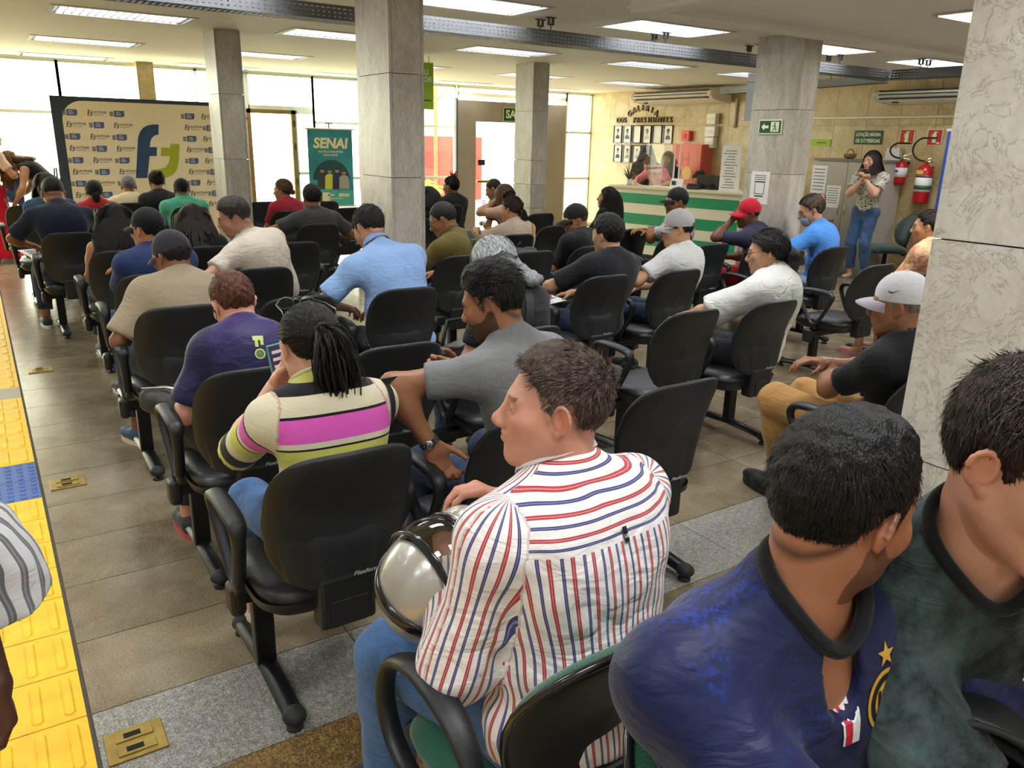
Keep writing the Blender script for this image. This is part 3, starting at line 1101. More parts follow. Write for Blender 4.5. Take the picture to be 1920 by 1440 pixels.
def ellip(c, r, R=None, k=0.03, op='u', part=0):
    c, r = np.asarray(c, float), np.asarray(r, float)
    Rm = np.eye(3) if R is None else R          # columns: local axes in world
    def fn(X, Y, Z):
        px, py, pz = X - c[0], Y - c[1], Z - c[2]
        u = (Rm[0, 0] * px + Rm[1, 0] * py + Rm[2, 0] * pz)
        v = (Rm[0, 1] * px + Rm[1, 1] * py + Rm[2, 1] * pz)
        w = (Rm[0, 2] * px + Rm[1, 2] * py + Rm[2, 2] * pz)
        k0 = np.sqrt((u / r[0]) ** 2 + (v / r[1]) ** 2 + (w / r[2]) ** 2)
        k1 = np.sqrt((u / r[0] ** 2) ** 2 + (v / r[1] ** 2) ** 2 + (w / r[2] ** 2) ** 2) + 1e-6
        return k0 * (k0 - 1) / k1
    e = np.sqrt(((Rm * r[None, :]) ** 2).sum(1))
    return Prim(fn, c - e, c + e, k, op, part)

def rboxp(c, h, rad, R=None, k=0.02, op='u', part=0):
    c, h = np.asarray(c, float), np.asarray(h, float)
    Rm = np.eye(3) if R is None else R
    def fn(X, Y, Z):
        px, py, pz = X - c[0], Y - c[1], Z - c[2]
        q = [np.abs(Rm[0, i] * px + Rm[1, i] * py + Rm[2, i] * pz) - (h[i] - rad) for i in range(3)]
        return np.sqrt(sum(np.maximum(x, 0) ** 2 for x in q)) + np.minimum(np.maximum(q[0], np.maximum(q[1], q[2])), 0) - rad
    e = np.abs(Rm) @ h
    return Prim(fn, c - e, c + e, k, op, part)

def field(prims, lo, hi, vox, post=None):
    lo, hi = np.asarray(lo, float), np.asarray(hi, float)
    n = np.maximum(np.ceil((hi - lo) / vox).astype(int) + 1, 3)
    ax = [(lo[i] + vox * np.arange(n[i])).astype(np.float32) for i in range(3)]
    D = np.full(tuple(n), 50.0, np.float32)
    for p in prims:
        m = p.k + 2.5 * vox
        i0 = np.clip(np.floor((p.lo - m - lo) / vox).astype(int), 0, n)
        i1 = np.clip(np.ceil((p.hi + m - lo) / vox).astype(int) + 1, 0, n)
        if (i1 <= i0).any():
            continue
        sl = tuple(slice(a, b) for a, b in zip(i0, i1))
        X, Y, Z = ax[0][sl[0]][:, None, None], ax[1][sl[1]][None, :, None], ax[2][sl[2]][None, None, :]
        d = p.fn(X, Y, Z).astype(np.float32)
        D[sl] = combine(D[sl], d, p)
    if post is not None:
        D = post(D, ax[0][:, None, None], ax[1][None, :, None], ax[2][None, None, :])
    return D

def combine(s, d, p):
    k = max(p.k, 1e-5)
    if p.op == 'u':
        h = np.clip(0.5 + 0.5 * (s - d) / k, 0, 1)
        return s * (1 - h) + d * h - k * h * (1 - h)
    h = np.clip(0.5 - 0.5 * (s + d) / k, 0, 1)
    return s * (1 - h) - d * h + k * h * (1 - h)

def field_points(prims, P):
    D = np.full(len(P), 50.0)
    for p in prims:
        D = combine(D, p.fn(P[:, 0], P[:, 1], P[:, 2]), p)
    return D

_CORN = [(i, j, k) for i in (0, 1) for j in (0, 1) for k in (0, 1)]
_EDGE = [(a, b) for a in range(8) for b in range(a + 1, 8) if sum(abs(x - y) for x, y in zip(_CORN[a], _CORN[b])) == 1]
def surface_nets(D, lo, vox):
    S = D < 0
    n = D.shape
    c = np.zeros(tuple(x - 1 for x in n), np.uint8)
    for (i, j, k) in _CORN:
        c += S[i:n[0] - 1 + i, j:n[1] - 1 + j, k:n[2] - 1 + k]
    act = (c > 0) & (c < 8)
    I = np.argwhere(act)
    if len(I) == 0:
        return np.zeros((0, 3)), np.zeros((0, 4), int)
    idx = np.full(c.shape, -1, np.int32)
    idx[act] = np.arange(len(I))
    vals = [D[I[:, 0] + i, I[:, 1] + j, I[:, 2] + k] for (i, j, k) in _CORN]
    acc = np.zeros((len(I), 3))
    cnt = np.zeros(len(I))
    for a, b in _EDGE:
        da, db = vals[a], vals[b]
        m = (da < 0) != (db < 0)
        t = np.where(m, da / np.where(m, da - db, 1), 0)
        pa, pb = np.array(_CORN[a], float), np.array(_CORN[b], float)
        acc += np.where(m[:, None], pa + t[:, None] * (pb - pa), 0)
        cnt += m
    Vv = (I + acc / cnt[:, None]) * vox + np.asarray(lo)[None, :]
    F = []
    for ax in range(3):
        sl0 = [slice(None)] * 3; sl1 = [slice(None)] * 3
        sl0[ax] = slice(0, n[ax] - 1); sl1[ax] = slice(1, n[ax])
        a, b = S[tuple(sl0)], S[tuple(sl1)]
        E = np.argwhere(a != b)
        u, w = [q for q in range(3) if q != ax]
        ok = (E[:, u] > 0) & (E[:, w] > 0) & (E[:, u] < n[u] - 1) & (E[:, w] < n[w] - 1)
        E = E[ok]
        if len(E) == 0:
            continue
        ins = a[E[:, 0], E[:, 1], E[:, 2]]
        def cell(du, dw):
            q = E.copy()
            q[:, u] += du
            q[:, w] += dw
            return idx[q[:, 0], q[:, 1], q[:, 2]]
        q = np.stack([cell(-1, -1), cell(0, -1), cell(0, 0), cell(-1, 0)], 1)
        flip = ins if ax != 1 else ~ins
        q = np.where(flip[:, None], q, q[:, ::-1])
        F.append(q)
    F = np.concatenate(F) if F else np.zeros((0, 4), int)
    F = F[(F >= 0).all(1)]
    return Vv, F

def mesh_prims(prims, vox, post=None, lo=None, hi=None):
    us = [p for p in prims if p.op == 'u']
    if lo is None:
        lo = np.min([p.lo for p in us], 0) - 2.5 * vox
        hi = np.max([p.hi for p in us], 0) + 2.5 * vox
    D = field(prims, lo, hi, vox, post)
    return surface_nets(D, lo, vox)

def np_mesh(name, Vv, F, smooth=True, colors=None, attrs=None):
    me = bpy.data.meshes.new(name)
    Vv = np.asarray(Vv, np.float32)
    F = np.asarray(F, np.int32)
    me.vertices.add(len(Vv))
    me.vertices.foreach_set('co', Vv.ravel())
    k = F.shape[1]
    me.loops.add(F.size)
    me.loops.foreach_set('vertex_index', F.ravel())
    me.polygons.add(len(F))
    me.polygons.foreach_set('loop_start', np.arange(0, F.size, k, dtype=np.int32))
    me.polygons.foreach_set('loop_total', np.full(len(F), k, np.int32))
    me.polygons.foreach_set('use_smooth', np.full(len(F), smooth))
    me.update(calc_edges=True)
    if colors is not None:
        at = me.color_attributes.new('tone', 'FLOAT_COLOR', 'POINT')
        c = np.ones((len(Vv), 4), np.float32)
        c[:, :3] = colors
        at.data.foreach_set('color', c.ravel())
    for nm, a in (attrs or {}).items():
        at = me.attributes.new(nm, 'FLOAT_VECTOR', 'POINT')
        at.data.foreach_set('vector', np.asarray(a, np.float32).ravel())
    return me

def join_np(parts):
    vs, fs, o = [], [], 0
    for v, f in parts:
        if len(v) == 0:
            continue
        vs.append(v); fs.append(f + o); o += len(v)
    return np.concatenate(vs), np.concatenate(fs)

def relax(Vv, F, it=1, lam=0.5):
    """a little smoothing to take the grid out of the surface"""
    for _ in range(it):
        acc = np.zeros_like(Vv); cnt = np.zeros(len(Vv))
        for a, b in ((0, 1), (1, 2), (2, 3), (3, 0)):
            np.add.at(acc, F[:, a], Vv[F[:, b]]); np.add.at(cnt, F[:, a], 1)
            np.add.at(acc, F[:, b], Vv[F[:, a]]); np.add.at(cnt, F[:, b], 1)
        Vv = Vv + lam * (acc / np.maximum(cnt, 1)[:, None] - Vv)
    return Vv

def wave_noise(X, Y, Z, f, seed=0.0):
    """cheap smooth noise from bent sines"""
    a = np.sin(f * (X * 1.0 + Z * 0.6) + seed + 1.9 * np.sin(f * 0.53 * (Y - Z * 0.7) + seed * 1.7))
    b = np.sin(f * (Z * 1.15 - X * 0.35 + Y * 0.4) + seed * 2.3 + 1.6 * np.sin(f * 0.61 * (X + Y * 0.8) + seed))
    c = np.sin(f * (Y * 0.9 + Z * 0.5) + seed * 0.7 + 1.3 * np.sin(f * 0.47 * (X - Z) + 2.0 * seed))
    return (a + b + c) / 3
# ================================================================== people
def rot_between(a, b):
    a, b = unit(a), unit(b)
    v = np.cross(a, b); c = float(a @ b)
    if c < -0.9999:
        return Rx(PI)
    K = np.array([[0, -v[2], v[1]], [v[2], 0, -v[0]], [-v[1], v[0], 0]])
    return np.eye(3) + K + K @ K / (1 + c)

def ik(a, t, l1, l2, pole):
    d = t - a
    L = np.linalg.norm(d)
    if L > (l1 + l2) * 0.985:
        d = d / L * (l1 + l2) * 0.985
        L = np.linalg.norm(d); t = a + d
    u = d / L
    ca = (l1 * l1 + L * L - l2 * l2) / (2 * l1 * L)
    ca = max(-1, min(1, ca))
    p = pole - (pole @ u) * u
    p = unit(p)
    return a + u * l1 * ca + p * l1 * math.sqrt(1 - ca * ca), t

ARM_PRESETS = {   # hand target (x outward), elbow pole (x outward)
    'lap': ((0.06, 0.26, 0.66), (0.6, -0.5, -0.4)),
    'phone': ((0.05, 0.27, 0.80), (0.7, -0.3, -0.6)),
    'thigh': ((0.13, 0.30, 0.63), (0.8, -0.5, 0.1)),
    'rest': ((0.27, 0.20, 0.715), (0.5, -0.9, 0.1)),
    'side': ((0.30, 0.02, 0.60), (0.6, -0.8, 0.1)),
    'cross': ((-0.10, 0.20, 0.86), (0.9, -0.1, -0.5)),
    'knee': ((0.14, 0.40, 0.66), (0.9, 0.0, 0.2)),
}

def skeleton(p):
    """joint positions in the figure's own frame: origin on the floor, facing +Y"""
    s = p.get('s', 0.945); ts = p.get('ts', 1.0) * s; w = p.get('w', 1.0) * s
    lean, side, twist = [math.radians(p.get(k, 0)) for k in ('lean', 'side', 'twist')]
    J = {}
    stand = p.get('stand', False)
    z0 = (0.93 * s if stand else p.get('seat', 0.437) + 0.095 * s)
    J['P0'] = V3(p.get('px', 0.0), p.get('py', -0.075 if not stand else 0.0), z0)
    def up(a, b):
        return V3(math.sin(side * b), math.sin(a) * math.cos(side * b), math.cos(a) * math.cos(side * b))
    cv = math.radians(p.get('curve', 6))
    J['P1'] = J['P0'] + up(lean * 0.75 - cv, 0.8) * 0.19 * ts
    J['P2'] = J['P1'] + up(lean + cv * 0.3, 1.0) * 0.17 * ts
    J['P3'] = J['P2'] + up(lean + cv * 1.6, 1.1) * 0.15 * ts
    nf = math.radians(p.get('neck', 14))
    J['P4'] = J['P3'] + up(lean * 0.8 + nf, 0.7) * 0.085 * ts
    hy, hp, hr = [math.radians(x) for x in p.get('head', (0, 10, 0))]
    HR = Rz(hy) @ Rx(-hp) @ Ry(hr)
    J['HR'] = HR
    hs = p.get('hs', 1.07) * s
    J['hs'] = hs
    J['HC'] = J['P4'] + HR @ V3(0, 0.022, 0.078) * hs
    zu = unit(J['P3'] - J['P1'])
    xr = Rz(twist) @ V3(1, 0, 0)
    xr = unit(xr - (xr @ zu) * zu)
    CR = np.stack([xr, np.cross(zu, xr), zu], 1)
    J['CR'] = CR
    pr = unit(V3(1, 0, 0) - zu * 0)
    J['PR'] = np.eye(3)
    sw = 0.172 * w
    shr = p.get('shrug', 0.0)
    for k, sg in (('L', -1), ('R', 1)):
        sh = J['P3'] - zu * (0.062 - shr) * ts + xr * sg * sw + CR[:, 1] * p.get('shf', 0.005)
        J['sh' + k] = sh
        a = p.get('arm' + k, 'lap')
        if isinstance(a, str):
            t, pole = ARM_PRESETS[a]
            t = V3(t[0] * sg, t[1], t[2]); pole = V3(pole[0] * sg, pole[1], pole[2])
            if stand:
                t = t + V3(0, 0, 0.4)
        else:
            t, pole = V3(*a[0]), V3(*a[1])
        el, wr = ik(sh, t, 0.285 * s, 0.25 * s, pole)
        J['el' + k], J['wr' + k] = el, wr
        hd = p.get('hand' + k, {})
        fd = unit(wr - el)
        if 'dir' in hd:
            fd = unit(V3(*hd['dir']))
        pn = V3(*hd.get('palm', (0, 0, -1)))
        J['hand' + k] = (wr, fd, pn, hd.get('curl', 0.55), hd.get('thumb', 0.3))
        hip = J['P0'] + V3(sg * 0.088 * w, 0.01, -0.015)
        J['hip' + k] = hip
        if stand:
            lg = p.get('leg' + k, ((0.10 * sg, 0.0, 0.09), (0, 1, 0)))
            kn, an = ik(hip, V3(*lg[0]), 0.43 * s, 0.42 * s, V3(*lg[1]))
        else:
            lg = p.get('leg' + k, None)
            if lg is None:
                kn = hip + V3(sg * p.get('spread', 0.06), 0.43 * s, -0.015)
                an = V3(kn[0] + sg * 0.01, kn[1] - p.get('tuck', 0.0), 0.09)
            else:
                kn, an = V3(*lg[0]), V3(*lg[1])
        J['kn' + k], J['an' + k] = kn, an
        J['ft' + k] = p.get('foot' + k, 0.0)
    return J

def torso_prims(J, p, g, k=0.05, part=0):
    """trunk grown by g"""
    s = p.get('s', 0.945); w = p.get('w', 1.0) * s; fat = p.get('fat', 0.0); dp = p.get('depth', 1.0) * s
    CR = J['CR']
    P0, P1, P2, P3 = J['P0'], J['P1'], J['P2'], J['P3']
    zu = CR[:, 2]
    L = []
    L.append(ellip(P0 + V3(0, 0.0, 0.0), (0.165 * w + g + fat * .5, 0.115 * dp + g + fat * .5, 0.105 * s + g), None, k, part=part))
    m1 = CR.copy()
    a1 = unit(P2 - P0)
    x1 = unit(V3(1, 0, 0) - a1 * a1[0])
    R1 = np.stack([x1, np.cross(a1, x1), a1], 1)
    L.append(ellip(P1 + R1[:, 1] * fat * 0.5, (0.142 * w + g + fat, 0.103 * dp + g + fat, 0.165 * s + g), R1, k, part=part))
    L.append(ellip(P2 - CR[:, 1] * 0.006, (0.163 * w + g, 0.112 * dp + g, 0.165 * s + g), CR, k, part=part))
    if p.get('bust'):
        for sg in (-1, 1):
            L.append(ellip(P2 + CR @ V3(sg * 0.065 * w, 0.085, 0.0), (0.06 + g, 0.055 + g, 0.06 + g), CR, 0.04, part=part))
    # shoulder girdle
    L.append(cone(J['shL'] * 0.74 + J['shR'] * 0.26 + zu * 0.010, J['shR'] * 0.74 + J['shL'] * 0.26 + zu * 0.010, 0.062 * s + g, 0.062 * s + g, k, part=part))
    for q in 'LR':
        sh = J['sh' + q]
        L.append(ellip(sh, np.array((0.060, 0.060, 0.060)) * s * (0.5 + 0.5 * p.get('w', 1)) + g, None, k, part=part))
        # trapezius up to the neck
        L.append(cone(sh * 0.55 + P3 * 0.45 + zu * 0.012, P3 + zu * 0.03, 0.035 * s + g, 0.045 * s + g, k, part=part))
        # shoulder blade
        L.append(ellip(P2 + CR @ V3((-1 if q == 'L' else 1) * 0.070 * w, -0.052, 0.04), (0.075 + g, 0.052 + g, 0.10 + g), CR, 0.06, part=part))
    return L

def hand_mesh(side, curl, thumb, vox, s=1.0):
    """palm down, fingers along +Y, thumb towards the body's middle"""
    sg = 1 if side == 'L' else -1
    L = [rboxp((0, 0.048, 0), (0.040, 0.048, 0.014), 0.0135, None, 0.02), cone((0, -0.03, 0), (0, 0.02, 0), 0.026, 0.027, 0.02),
         ellip((sg * 0.026, 0.030, -0.010), (0.018, 0.030, 0.014), None, 0.015)]
    base = [(0.030, 0.090), (0.010, 0.096), (-0.010, 0.093), (-0.029, 0.084)]
    lens = [(0.043, 0.026, 0.021), (0.048, 0.030, 0.022), (0.044, 0.028, 0.021), (0.034, 0.021, 0.018)]
    for i, ((bx, by), ls) in enumerate(zip(base, lens)):
        q = V3(sg * bx, by, 0)
        a = 0.0
        spread = sg * bx * 1.6
        c = curl * (1 + 0.08 * i)
        for j, l in enumerate(ls):
            a += c * (0.75 if j == 0 else (1.0 if j == 1 else 0.6))
            d = V3(math.sin(spread) * math.cos(a), math.cos(a) * math.cos(spread), -math.sin(a))
            e = q + d * l
            r0 = (0.0098, 0.0088, 0.0080)[j] * (0.9 if i == 3 else 1); r1 = (0.0088, 0.0080, 0.0070)[j] * (0.9 if i == 3 else 1)
            L.append(cone(q, e, r0, r1, 0.004 if j else 0.008))
            q = e
    q = V3(sg * 0.034, 0.022, -0.008)
    d = unit(V3(sg * (0.85 - 0.6 * thumb), 0.75, -0.25 - 0.5 * thumb))
    for j, (l, r0, r1) in enumerate(((0.036, 0.0135, 0.0115), (0.031, 0.0112, 0.0102), (0.025, 0.0102, 0.0082))):
        e = q + d * l
        L.append(cone(q, e, r0, r1, 0.006))
        q = e
        d = unit(d + V3(-sg * 0.25, 0.1, -0.12 - 0.2 * thumb))
    v, f = mesh_prims(L, vox)
    return v * s, f

def head_prims(p, neck_base, near):
    """head in its own frame: x right, y forward, z up"""
    fem = p.get('fem', False)
    jw = p.get('jaw', 0.92 if fem else 1.0)
    k = 0.03
    L = [ellip((0, -0.016, 0.030), (0.0755, 0.094, 0.088), None, k),
         ellip((0, 0.026, -0.028), (0.064 * (0.5 + 0.5 * jw), 0.066, 0.085), None, 0.035)]
    for sg in (-1, 1):
        L.append(cone((sg * 0.050 * jw, 0.004, -0.055), (sg * 0.018, 0.064, -0.098), 0.019, 0.016, 0.035))
        L.append(ellip((sg * 0.043, 0.056, -0.022), (0.024, 0.022, 0.024), None, 0.025))
    L.append(ellip((0, 0.071, -0.099), (0.024 * jw, 0.019, 0.019), None, 0.02))
    L.append(cone((-0.036, 0.074, 0.022), (0.036, 0.074, 0.022), 0.011, 0.011, 0.022))
    L.append(ellip((0, 0.074, -0.058), (0.030, 0.020, 0.026), None, 0.02))
    nl = p.get('nose', 1.0)
    for sg in (-1, 1):
        L.append(ellip((sg * 0.032, 0.093, 0.001), (0.019, 0.013, 0.012), None, 0.012, 's'))
    L.append(cone((0, 0.080, 0.018), (0, 0.080 + 0.022 * nl, -0.024), 0.0085, 0.0120, 0.014))
    L.append(ellip((0, 0.081 + 0.023 * nl, -0.029), (0.0140, 0.0130, 0.0115), None, 0.012))
    for sg in (-1, 1):
        L.append(ellip((sg * 0.0135, 0.078 + 0.020 * nl, -0.033), (0.0085, 0.0125, 0.0085), None, 0.008))
        L.append(ellip((sg * 0.031, 0.0735, 0.001), (0.0165, 0.0150, 0.0128), None, 0.005))
    if near:
        for sg in (-1, 1):
            L.append(ellip((sg * 0.031, 0.0885, 0.0005), (0.0130, 0.0085, 0.0050), None, 0.002, 's'))
            L.append(ellip((sg * 0.0068, 0.080 + 0.022 * nl, -0.0415), (0.0040, 0.0065, 0.0040), None, 0.003, 's'))
    L.append(ellip((0, 0.0930, -0.0535), (0.024, 0.0085, 0.0058), None, 0.005))
    L.append(ellip((0, 0.0925, -0.0650), (0.021, 0.0090, 0.0068), None, 0.005))
    L.append(ellip((0, 0.1015, -0.0590), (0.026, 0.0085, 0.0016), None, 0.003, 's'))
    # ears
    for sg in (-1, 1):
        R = Rz(sg * 0.42) @ Rx(-0.18)
        L.append(ellip((sg * 0.0790, -0.013, -0.004), (0.0080, 0.0165, 0.0275), R, 0.008))
        L.append(ellip((sg * 0.0755, -0.002, -0.030), (0.0062, 0.0080, 0.0090), R, 0.008))
        L.append(ellip((sg * 0.0880, -0.005, -0.004), (0.0075, 0.0090, 0.0160), R, 0.005, 's'))
        if near:
            for i in range(9):
                a0, a1 = -0.5 + i * 0.42, -0.5 + (i + 1) * 0.42
                P = [V3(sg * 0.0815, -0.012, -0.002) + R @ V3(sg * (0.004 - 0.002 * math.cos(a)), 0.0150 * math.cos(a), 0.0252 * math.sin(a)) for a in (a0, a1)]
                L.append(cone(P[0], P[1], 0.0040, 0.0040, 0.003))
    nr = p.get('neckr', 0.050 if fem else 0.058) / 1.0
    L.append(cone((0, -0.024, -0.040), neck_base, nr * 0.97, nr * 1.10, 0.03))
    return L

def hairline(y, ax, kind):
    pts = {'m': [(-0.2, -0.080), (-0.11, -0.076), (-0.075, -0.066), (-0.045, -0.030), (-0.030, 0.014), (-0.008, 0.028), (0.006, 0.010), (0.014, -0.012), (0.024, 0.002), (0.036, 0.034), (0.052, 0.056), (0.068, 0.070), (0.14, 0.074)],
           'f': [(-0.2, -0.085), (-0.11, -0.085), (-0.070, -0.080), (-0.045, -0.050), (-0.030, 0.010), (0.0, 0.022), (0.018, 0.010), (0.03, 0.036), (0.050, 0.058), (0.070, 0.072), (0.14, 0.078)],
           'cover': [(-0.2, -0.10), (-0.06, -0.10), (-0.02, -0.09), (0.015, -0.085), (0.030, -0.02), (0.040, 0.035), (0.055, 0.060), (0.072, 0.074), (0.14, 0.080)],
           'recede': [(-0.2, -0.080), (-0.11, -0.074), (-0.075, -0.064), (-0.045, -0.030), (-0.030, 0.014), (-0.008, 0.028), (0.006, 0.010), (0.014, -0.015), (0.024, 0.004), (0.034, 0.040), (0.048, 0.066), (0.060, 0.082), (0.14, 0.088)]}[kind]
    return np.interp(y, [q[0] for q in pts], [q[1] for q in pts])

HC0, HR0 = V3(0, -0.016, 0.030), V3(0.0755, 0.094, 0.088)

def ribbons(paths, width, taper=0.35, normals=None):
    """paths (n, m, 3) -> flat tapering strands"""
    n, m, _ = paths.shape
    d = np.gradient(paths, axis=1)
    nor = normals if normals is not None else RNG.normal(size=(n, 1, 3)) * np.ones((1, m, 1))
    sd = np.cross(d, nor)
    sd /= np.linalg.norm(sd, axis=2, keepdims=True) + 1e-9
    wd = (width if np.ndim(width) else np.full(n, width))[:, None, None] * np.linspace(1, taper, m)[None, :, None]
    A, B = paths - sd * wd / 2, paths + sd * wd / 2
    Vv = np.stack([A, B], 2).reshape(-1, 3)
    b = (np.arange(n) * m * 2)[:, None] + (np.arange(m - 1) * 2)[None, :]
    F = np.stack([b, b + 1, b + 3, b + 2], 2).reshape(-1, 4)
    return Vv, F

def push_out(P, c, r):
    q = (P - c) / r
    l = np.linalg.norm(q, axis=-1, keepdims=True)
    return np.where(l < 1, c + q / np.maximum(l, 1e-6) * r, P)

def make_hair(h, J, p, vox, dist):
    """hair as one mesh in head coordinates: a close cap plus combed strands"""
    st = h.get('style', 'short')
    kind = h.get('line', 'm' if not p.get('fem') else 'f')
    if st == 'long':
        kind = h.get('line', 'cover')
    th = {'short': 0.012, 'buzz': 0.004, 'long': 0.012, 'pony': 0.007, 'bun': 0.008, 'thick': 0.020, 'bob': 0.014}.get(st, 0.012)
    th = h.get('th', th)
    top = h.get('top', 0.010 if st in ('short', 'thick') else 0.004)
    sides = h.get('sides', 1.0)
    r = HR0 + th * (0.55 if st in ('pony', 'bun', 'long', 'bob') else 0.8)
    parts, ribs = [], {}
    cap = [ellip(HC0 + V3(0, -0.002, top * 0.5), (r[0] - th * (1 - sides), r[1], r[2] + top * 0.5), None, 0.02)]
    if st in ('short', 'thick'):
        cap.append(ellip(HC0 + V3(h.get('sweep', 0.0), 0.038, 0.052), (0.052, 0.045, 0.034 + top), None, 0.03))
    def post(D, X, Y, Z):
        zl = hairline(Y, np.abs(X), kind)
        nz = 0.0035 * wave_noise(X, Y, Z, 160.0, 1.3) + 0.002 * wave_noise(X, Y, Z, 330.0, 4.0)
        D = np.maximum(D + nz * (0.4 if st == 'buzz' else 1.0), (zl + 0.004 + nz * 2 - Z) * 0.8)
        return np.maximum(D, Z - 0.035) if p.get('cap') else D
    parts.append(mesh_prims(cap, vox * 1.0, post))
    N_ = h.get('n', int(np.clip(5200 / max(dist, 0.9) ** 1.1, 260, 6500)))
    wd = h.get('width', 0.0011 + 0.00075 * dist)
    u = RNG.normal(size=(N_ * 3, 3)); u /= np.linalg.norm(u, axis=1, keepdims=True)
    root = HC0 + u * (HR0 + th * 0.75 + np.array([0, 0, top * 0.6]))
    ok = root[:, 2] > hairline(root[:, 1], np.abs(root[:, 0]), kind) + 0.004
    if p.get('cap'):
        ok &= root[:, 2] < 0.02
    root = root[ok][:N_]; u = u[ok][:N_]
    nrm = u / (HR0 ** 1); nrm /= np.linalg.norm(nrm, axis=1, keepdims=True)
    n = len(root)
    if st in ('short', 'buzz', 'thick'):
        L = h.get('len', {'short': 0.026, 'buzz': 0.006, 'thick': 0.042}[st])
        crown = V3(0.012, -0.065, 0.105)
        fl = root - crown
        fl = fl - (fl * nrm).sum(1, keepdims=True) * nrm
        fl /= np.linalg.norm(fl, axis=1, keepdims=True) + 1e-6
        if 'comb' in h:
            cb = V3(*h['comb'])
            c2 = cb - (nrm @ cb)[:, None] * nrm
            tw = np.clip((root[:, 2:3] - 0.03) / 0.05, 0, 1)
            fl = fl * (1 - tw) + c2 * tw
        lift = h.get('lift', 0.35) * np.clip((root[:, 2:3] + 0.02) / 0.10, 0.12, 1)
        rn_ = RNG.normal(size=(n, 3)) * h.get('mess', 0.22)
        rn_ -= 0.75 * (rn_ * nrm).sum(1, keepdims=True) * nrm
        d = fl + nrm * lift + rn_
        d /= np.linalg.norm(d, axis=1, keepdims=True)
        m = 4
        ln = L * (0.35 + 0.65 * np.clip((root[:, 2] + 0.07) / 0.13, 0, 1)) * RNG.uniform(0.6, 1.1, n)
        ln = ln * np.where((np.abs(root[:, 0]) > 0.052) & (root[:, 2] < 0.062) & (root[:, 1] > -0.05), 0.38, 1.0)
        P = [root - nrm * 0.003]
        for i in range(m - 1):
            q = P[-1] + d * (ln / (m - 1))[:, None]
            q = push_out(q, HC0, HR0 + th * 0.55)
            P.append(q)
            d = d + np.array([0, 0, -0.12]) + fl * 0.12
            d /= np.linalg.norm(d, axis=1, keepdims=True)
        paths = np.stack(P, 1)
        ribs[len(parts)] = 2 * paths.shape[1]; parts.append(ribbons(paths, wd, 0.3, np.repeat(nrm[:, None, :], m, 1) + RNG.normal(size=(n, 1, 3)) * 0.35))
    elif st in ('pony', 'bun'):
        tie = V3(*h.get('tie', (0, -0.112, 0.045)))
        m = 9
        P = [root]
        tgt = tie + RNG.normal(size=(n, 3)) * 0.006
        rj = RNG.uniform(0, 0.005, (n, 1))
        for i in range(1, m):
            t = i / (m - 1)
            q = root * (1 - t) + tgt * t
            q = push_out(q, HC0, HR0 + th * (0.8 + 0.7 * t) + rj)
            P.append(q)
        paths = np.stack(P, 1)
        nr = paths - HC0
        ribs[len(parts)] = 2 * paths.shape[1]; parts.append(ribbons(paths, wd * 1.5, 0.8, nr + RNG.normal(size=(n, 1, 3)) * 0.03))
        if st == 'pony':
            L, m2 = h.get('len', 0.30), 16
            n2 = max(220, n // 3)
            dn = J['HR'].T @ V3(0, 0, -1)
            d = np.tile(unit(tie - HC0) * 0.8 + V3(0, -0.2, 0), (n2, 1)) + RNG.normal(size=(n2, 3)) * 0.20
            q = tie + RNG.normal(size=(n2, 3)) * 0.009
            ph = RNG.uniform(0, 6.28, n2); amp = h.get('wave', 0.25)
            P = [q]; ln = L * RNG.uniform(0.72, 1.08, n2)
            sidev = J['HR'].T @ V3(*h.get('swing', (0.1, 0, 0)))
            cen = tie.copy()
            for i in range(m2 - 1):
                d = d / np.linalg.norm(d, axis=1, keepdims=True)
                d = d * 0.62 + dn * 0.42 + sidev * 0.05 + (amp * 0.25 * np.sin(ph + i * 0.8))[:, None] * np.array([1, 0.3, 0])
                d /= np.linalg.norm(d, axis=1, keepdims=True)
                q = q + d * (ln / (m2 - 1))[:, None]
                mean = q.mean(0)
                q = mean + (q - mean) * (0.985 if i > 3 else 1.04)
                q = push_out(q, HC0, HR0 + 0.016)
                P.append(q)
            paths = np.stack(P, 1)
            ribs[len(parts)] = 2 * paths.shape[1]; parts.append(ribbons(paths, wd * 2.0, 0.45))
            # core of the tail
            mid = paths.mean(1) if False else paths.mean(0)
            tail = [cone(mid[i], mid[i + 1], 0.019 * (1 - 0.55 * i / m2) + 0.004, 0.019 * (1 - 0.55 * (i + 1) / m2) + 0.004, 0.01) for i in range(m2 - 2)]
            parts.append(mesh_prims(tail, max(vox, 0.005), lambda D, X, Y, Z: D + 0.003 * wave_noise(X * 2.2, Y * 2.2, Z * 0.5, 150, 2.0)))
        else:
            br = h.get('bunr', 0.038)
            c = tie + unit(tie - HC0) * br * 0.6
            parts.append(mesh_prims([ellip(c, (br * 1.05, br * 0.85, br), None, 0.01)], max(vox, 0.005),
                                    lambda D, X, Y, Z: D + 0.004 * wave_noise(X, Y, Z, 120, 3.0)))
            n2 = max(120, n // 5)
            a = RNG.normal(size=(n2, 3)); a /= np.linalg.norm(a, axis=1, keepdims=True)
            t0 = RNG.normal(size=(n2, 3))
            P = []
            for i in range(7):
                ang = (i / 6 - 0.5) * 2.4
                b = np.cross(a, t0); b /= np.linalg.norm(b, axis=1, keepdims=True)
                P.append(c + (a * math.cos(ang) + b * math.sin(ang)) * br * 1.06)
            ribs[len(parts)] = 2 * np.stack(P, 1).shape[1]; parts.append(ribbons(np.stack(P, 1), wd * 2.2, 0.5, np.stack(P, 1) - c))
    elif st in ('long', 'bob'):
        L = h.get('len', 0.40 if st == 'long' else 0.2)
        m = 18
        dn = J['HR'].T @ V3(0, 0, -1)
        bk = V3(0, -1, 0)
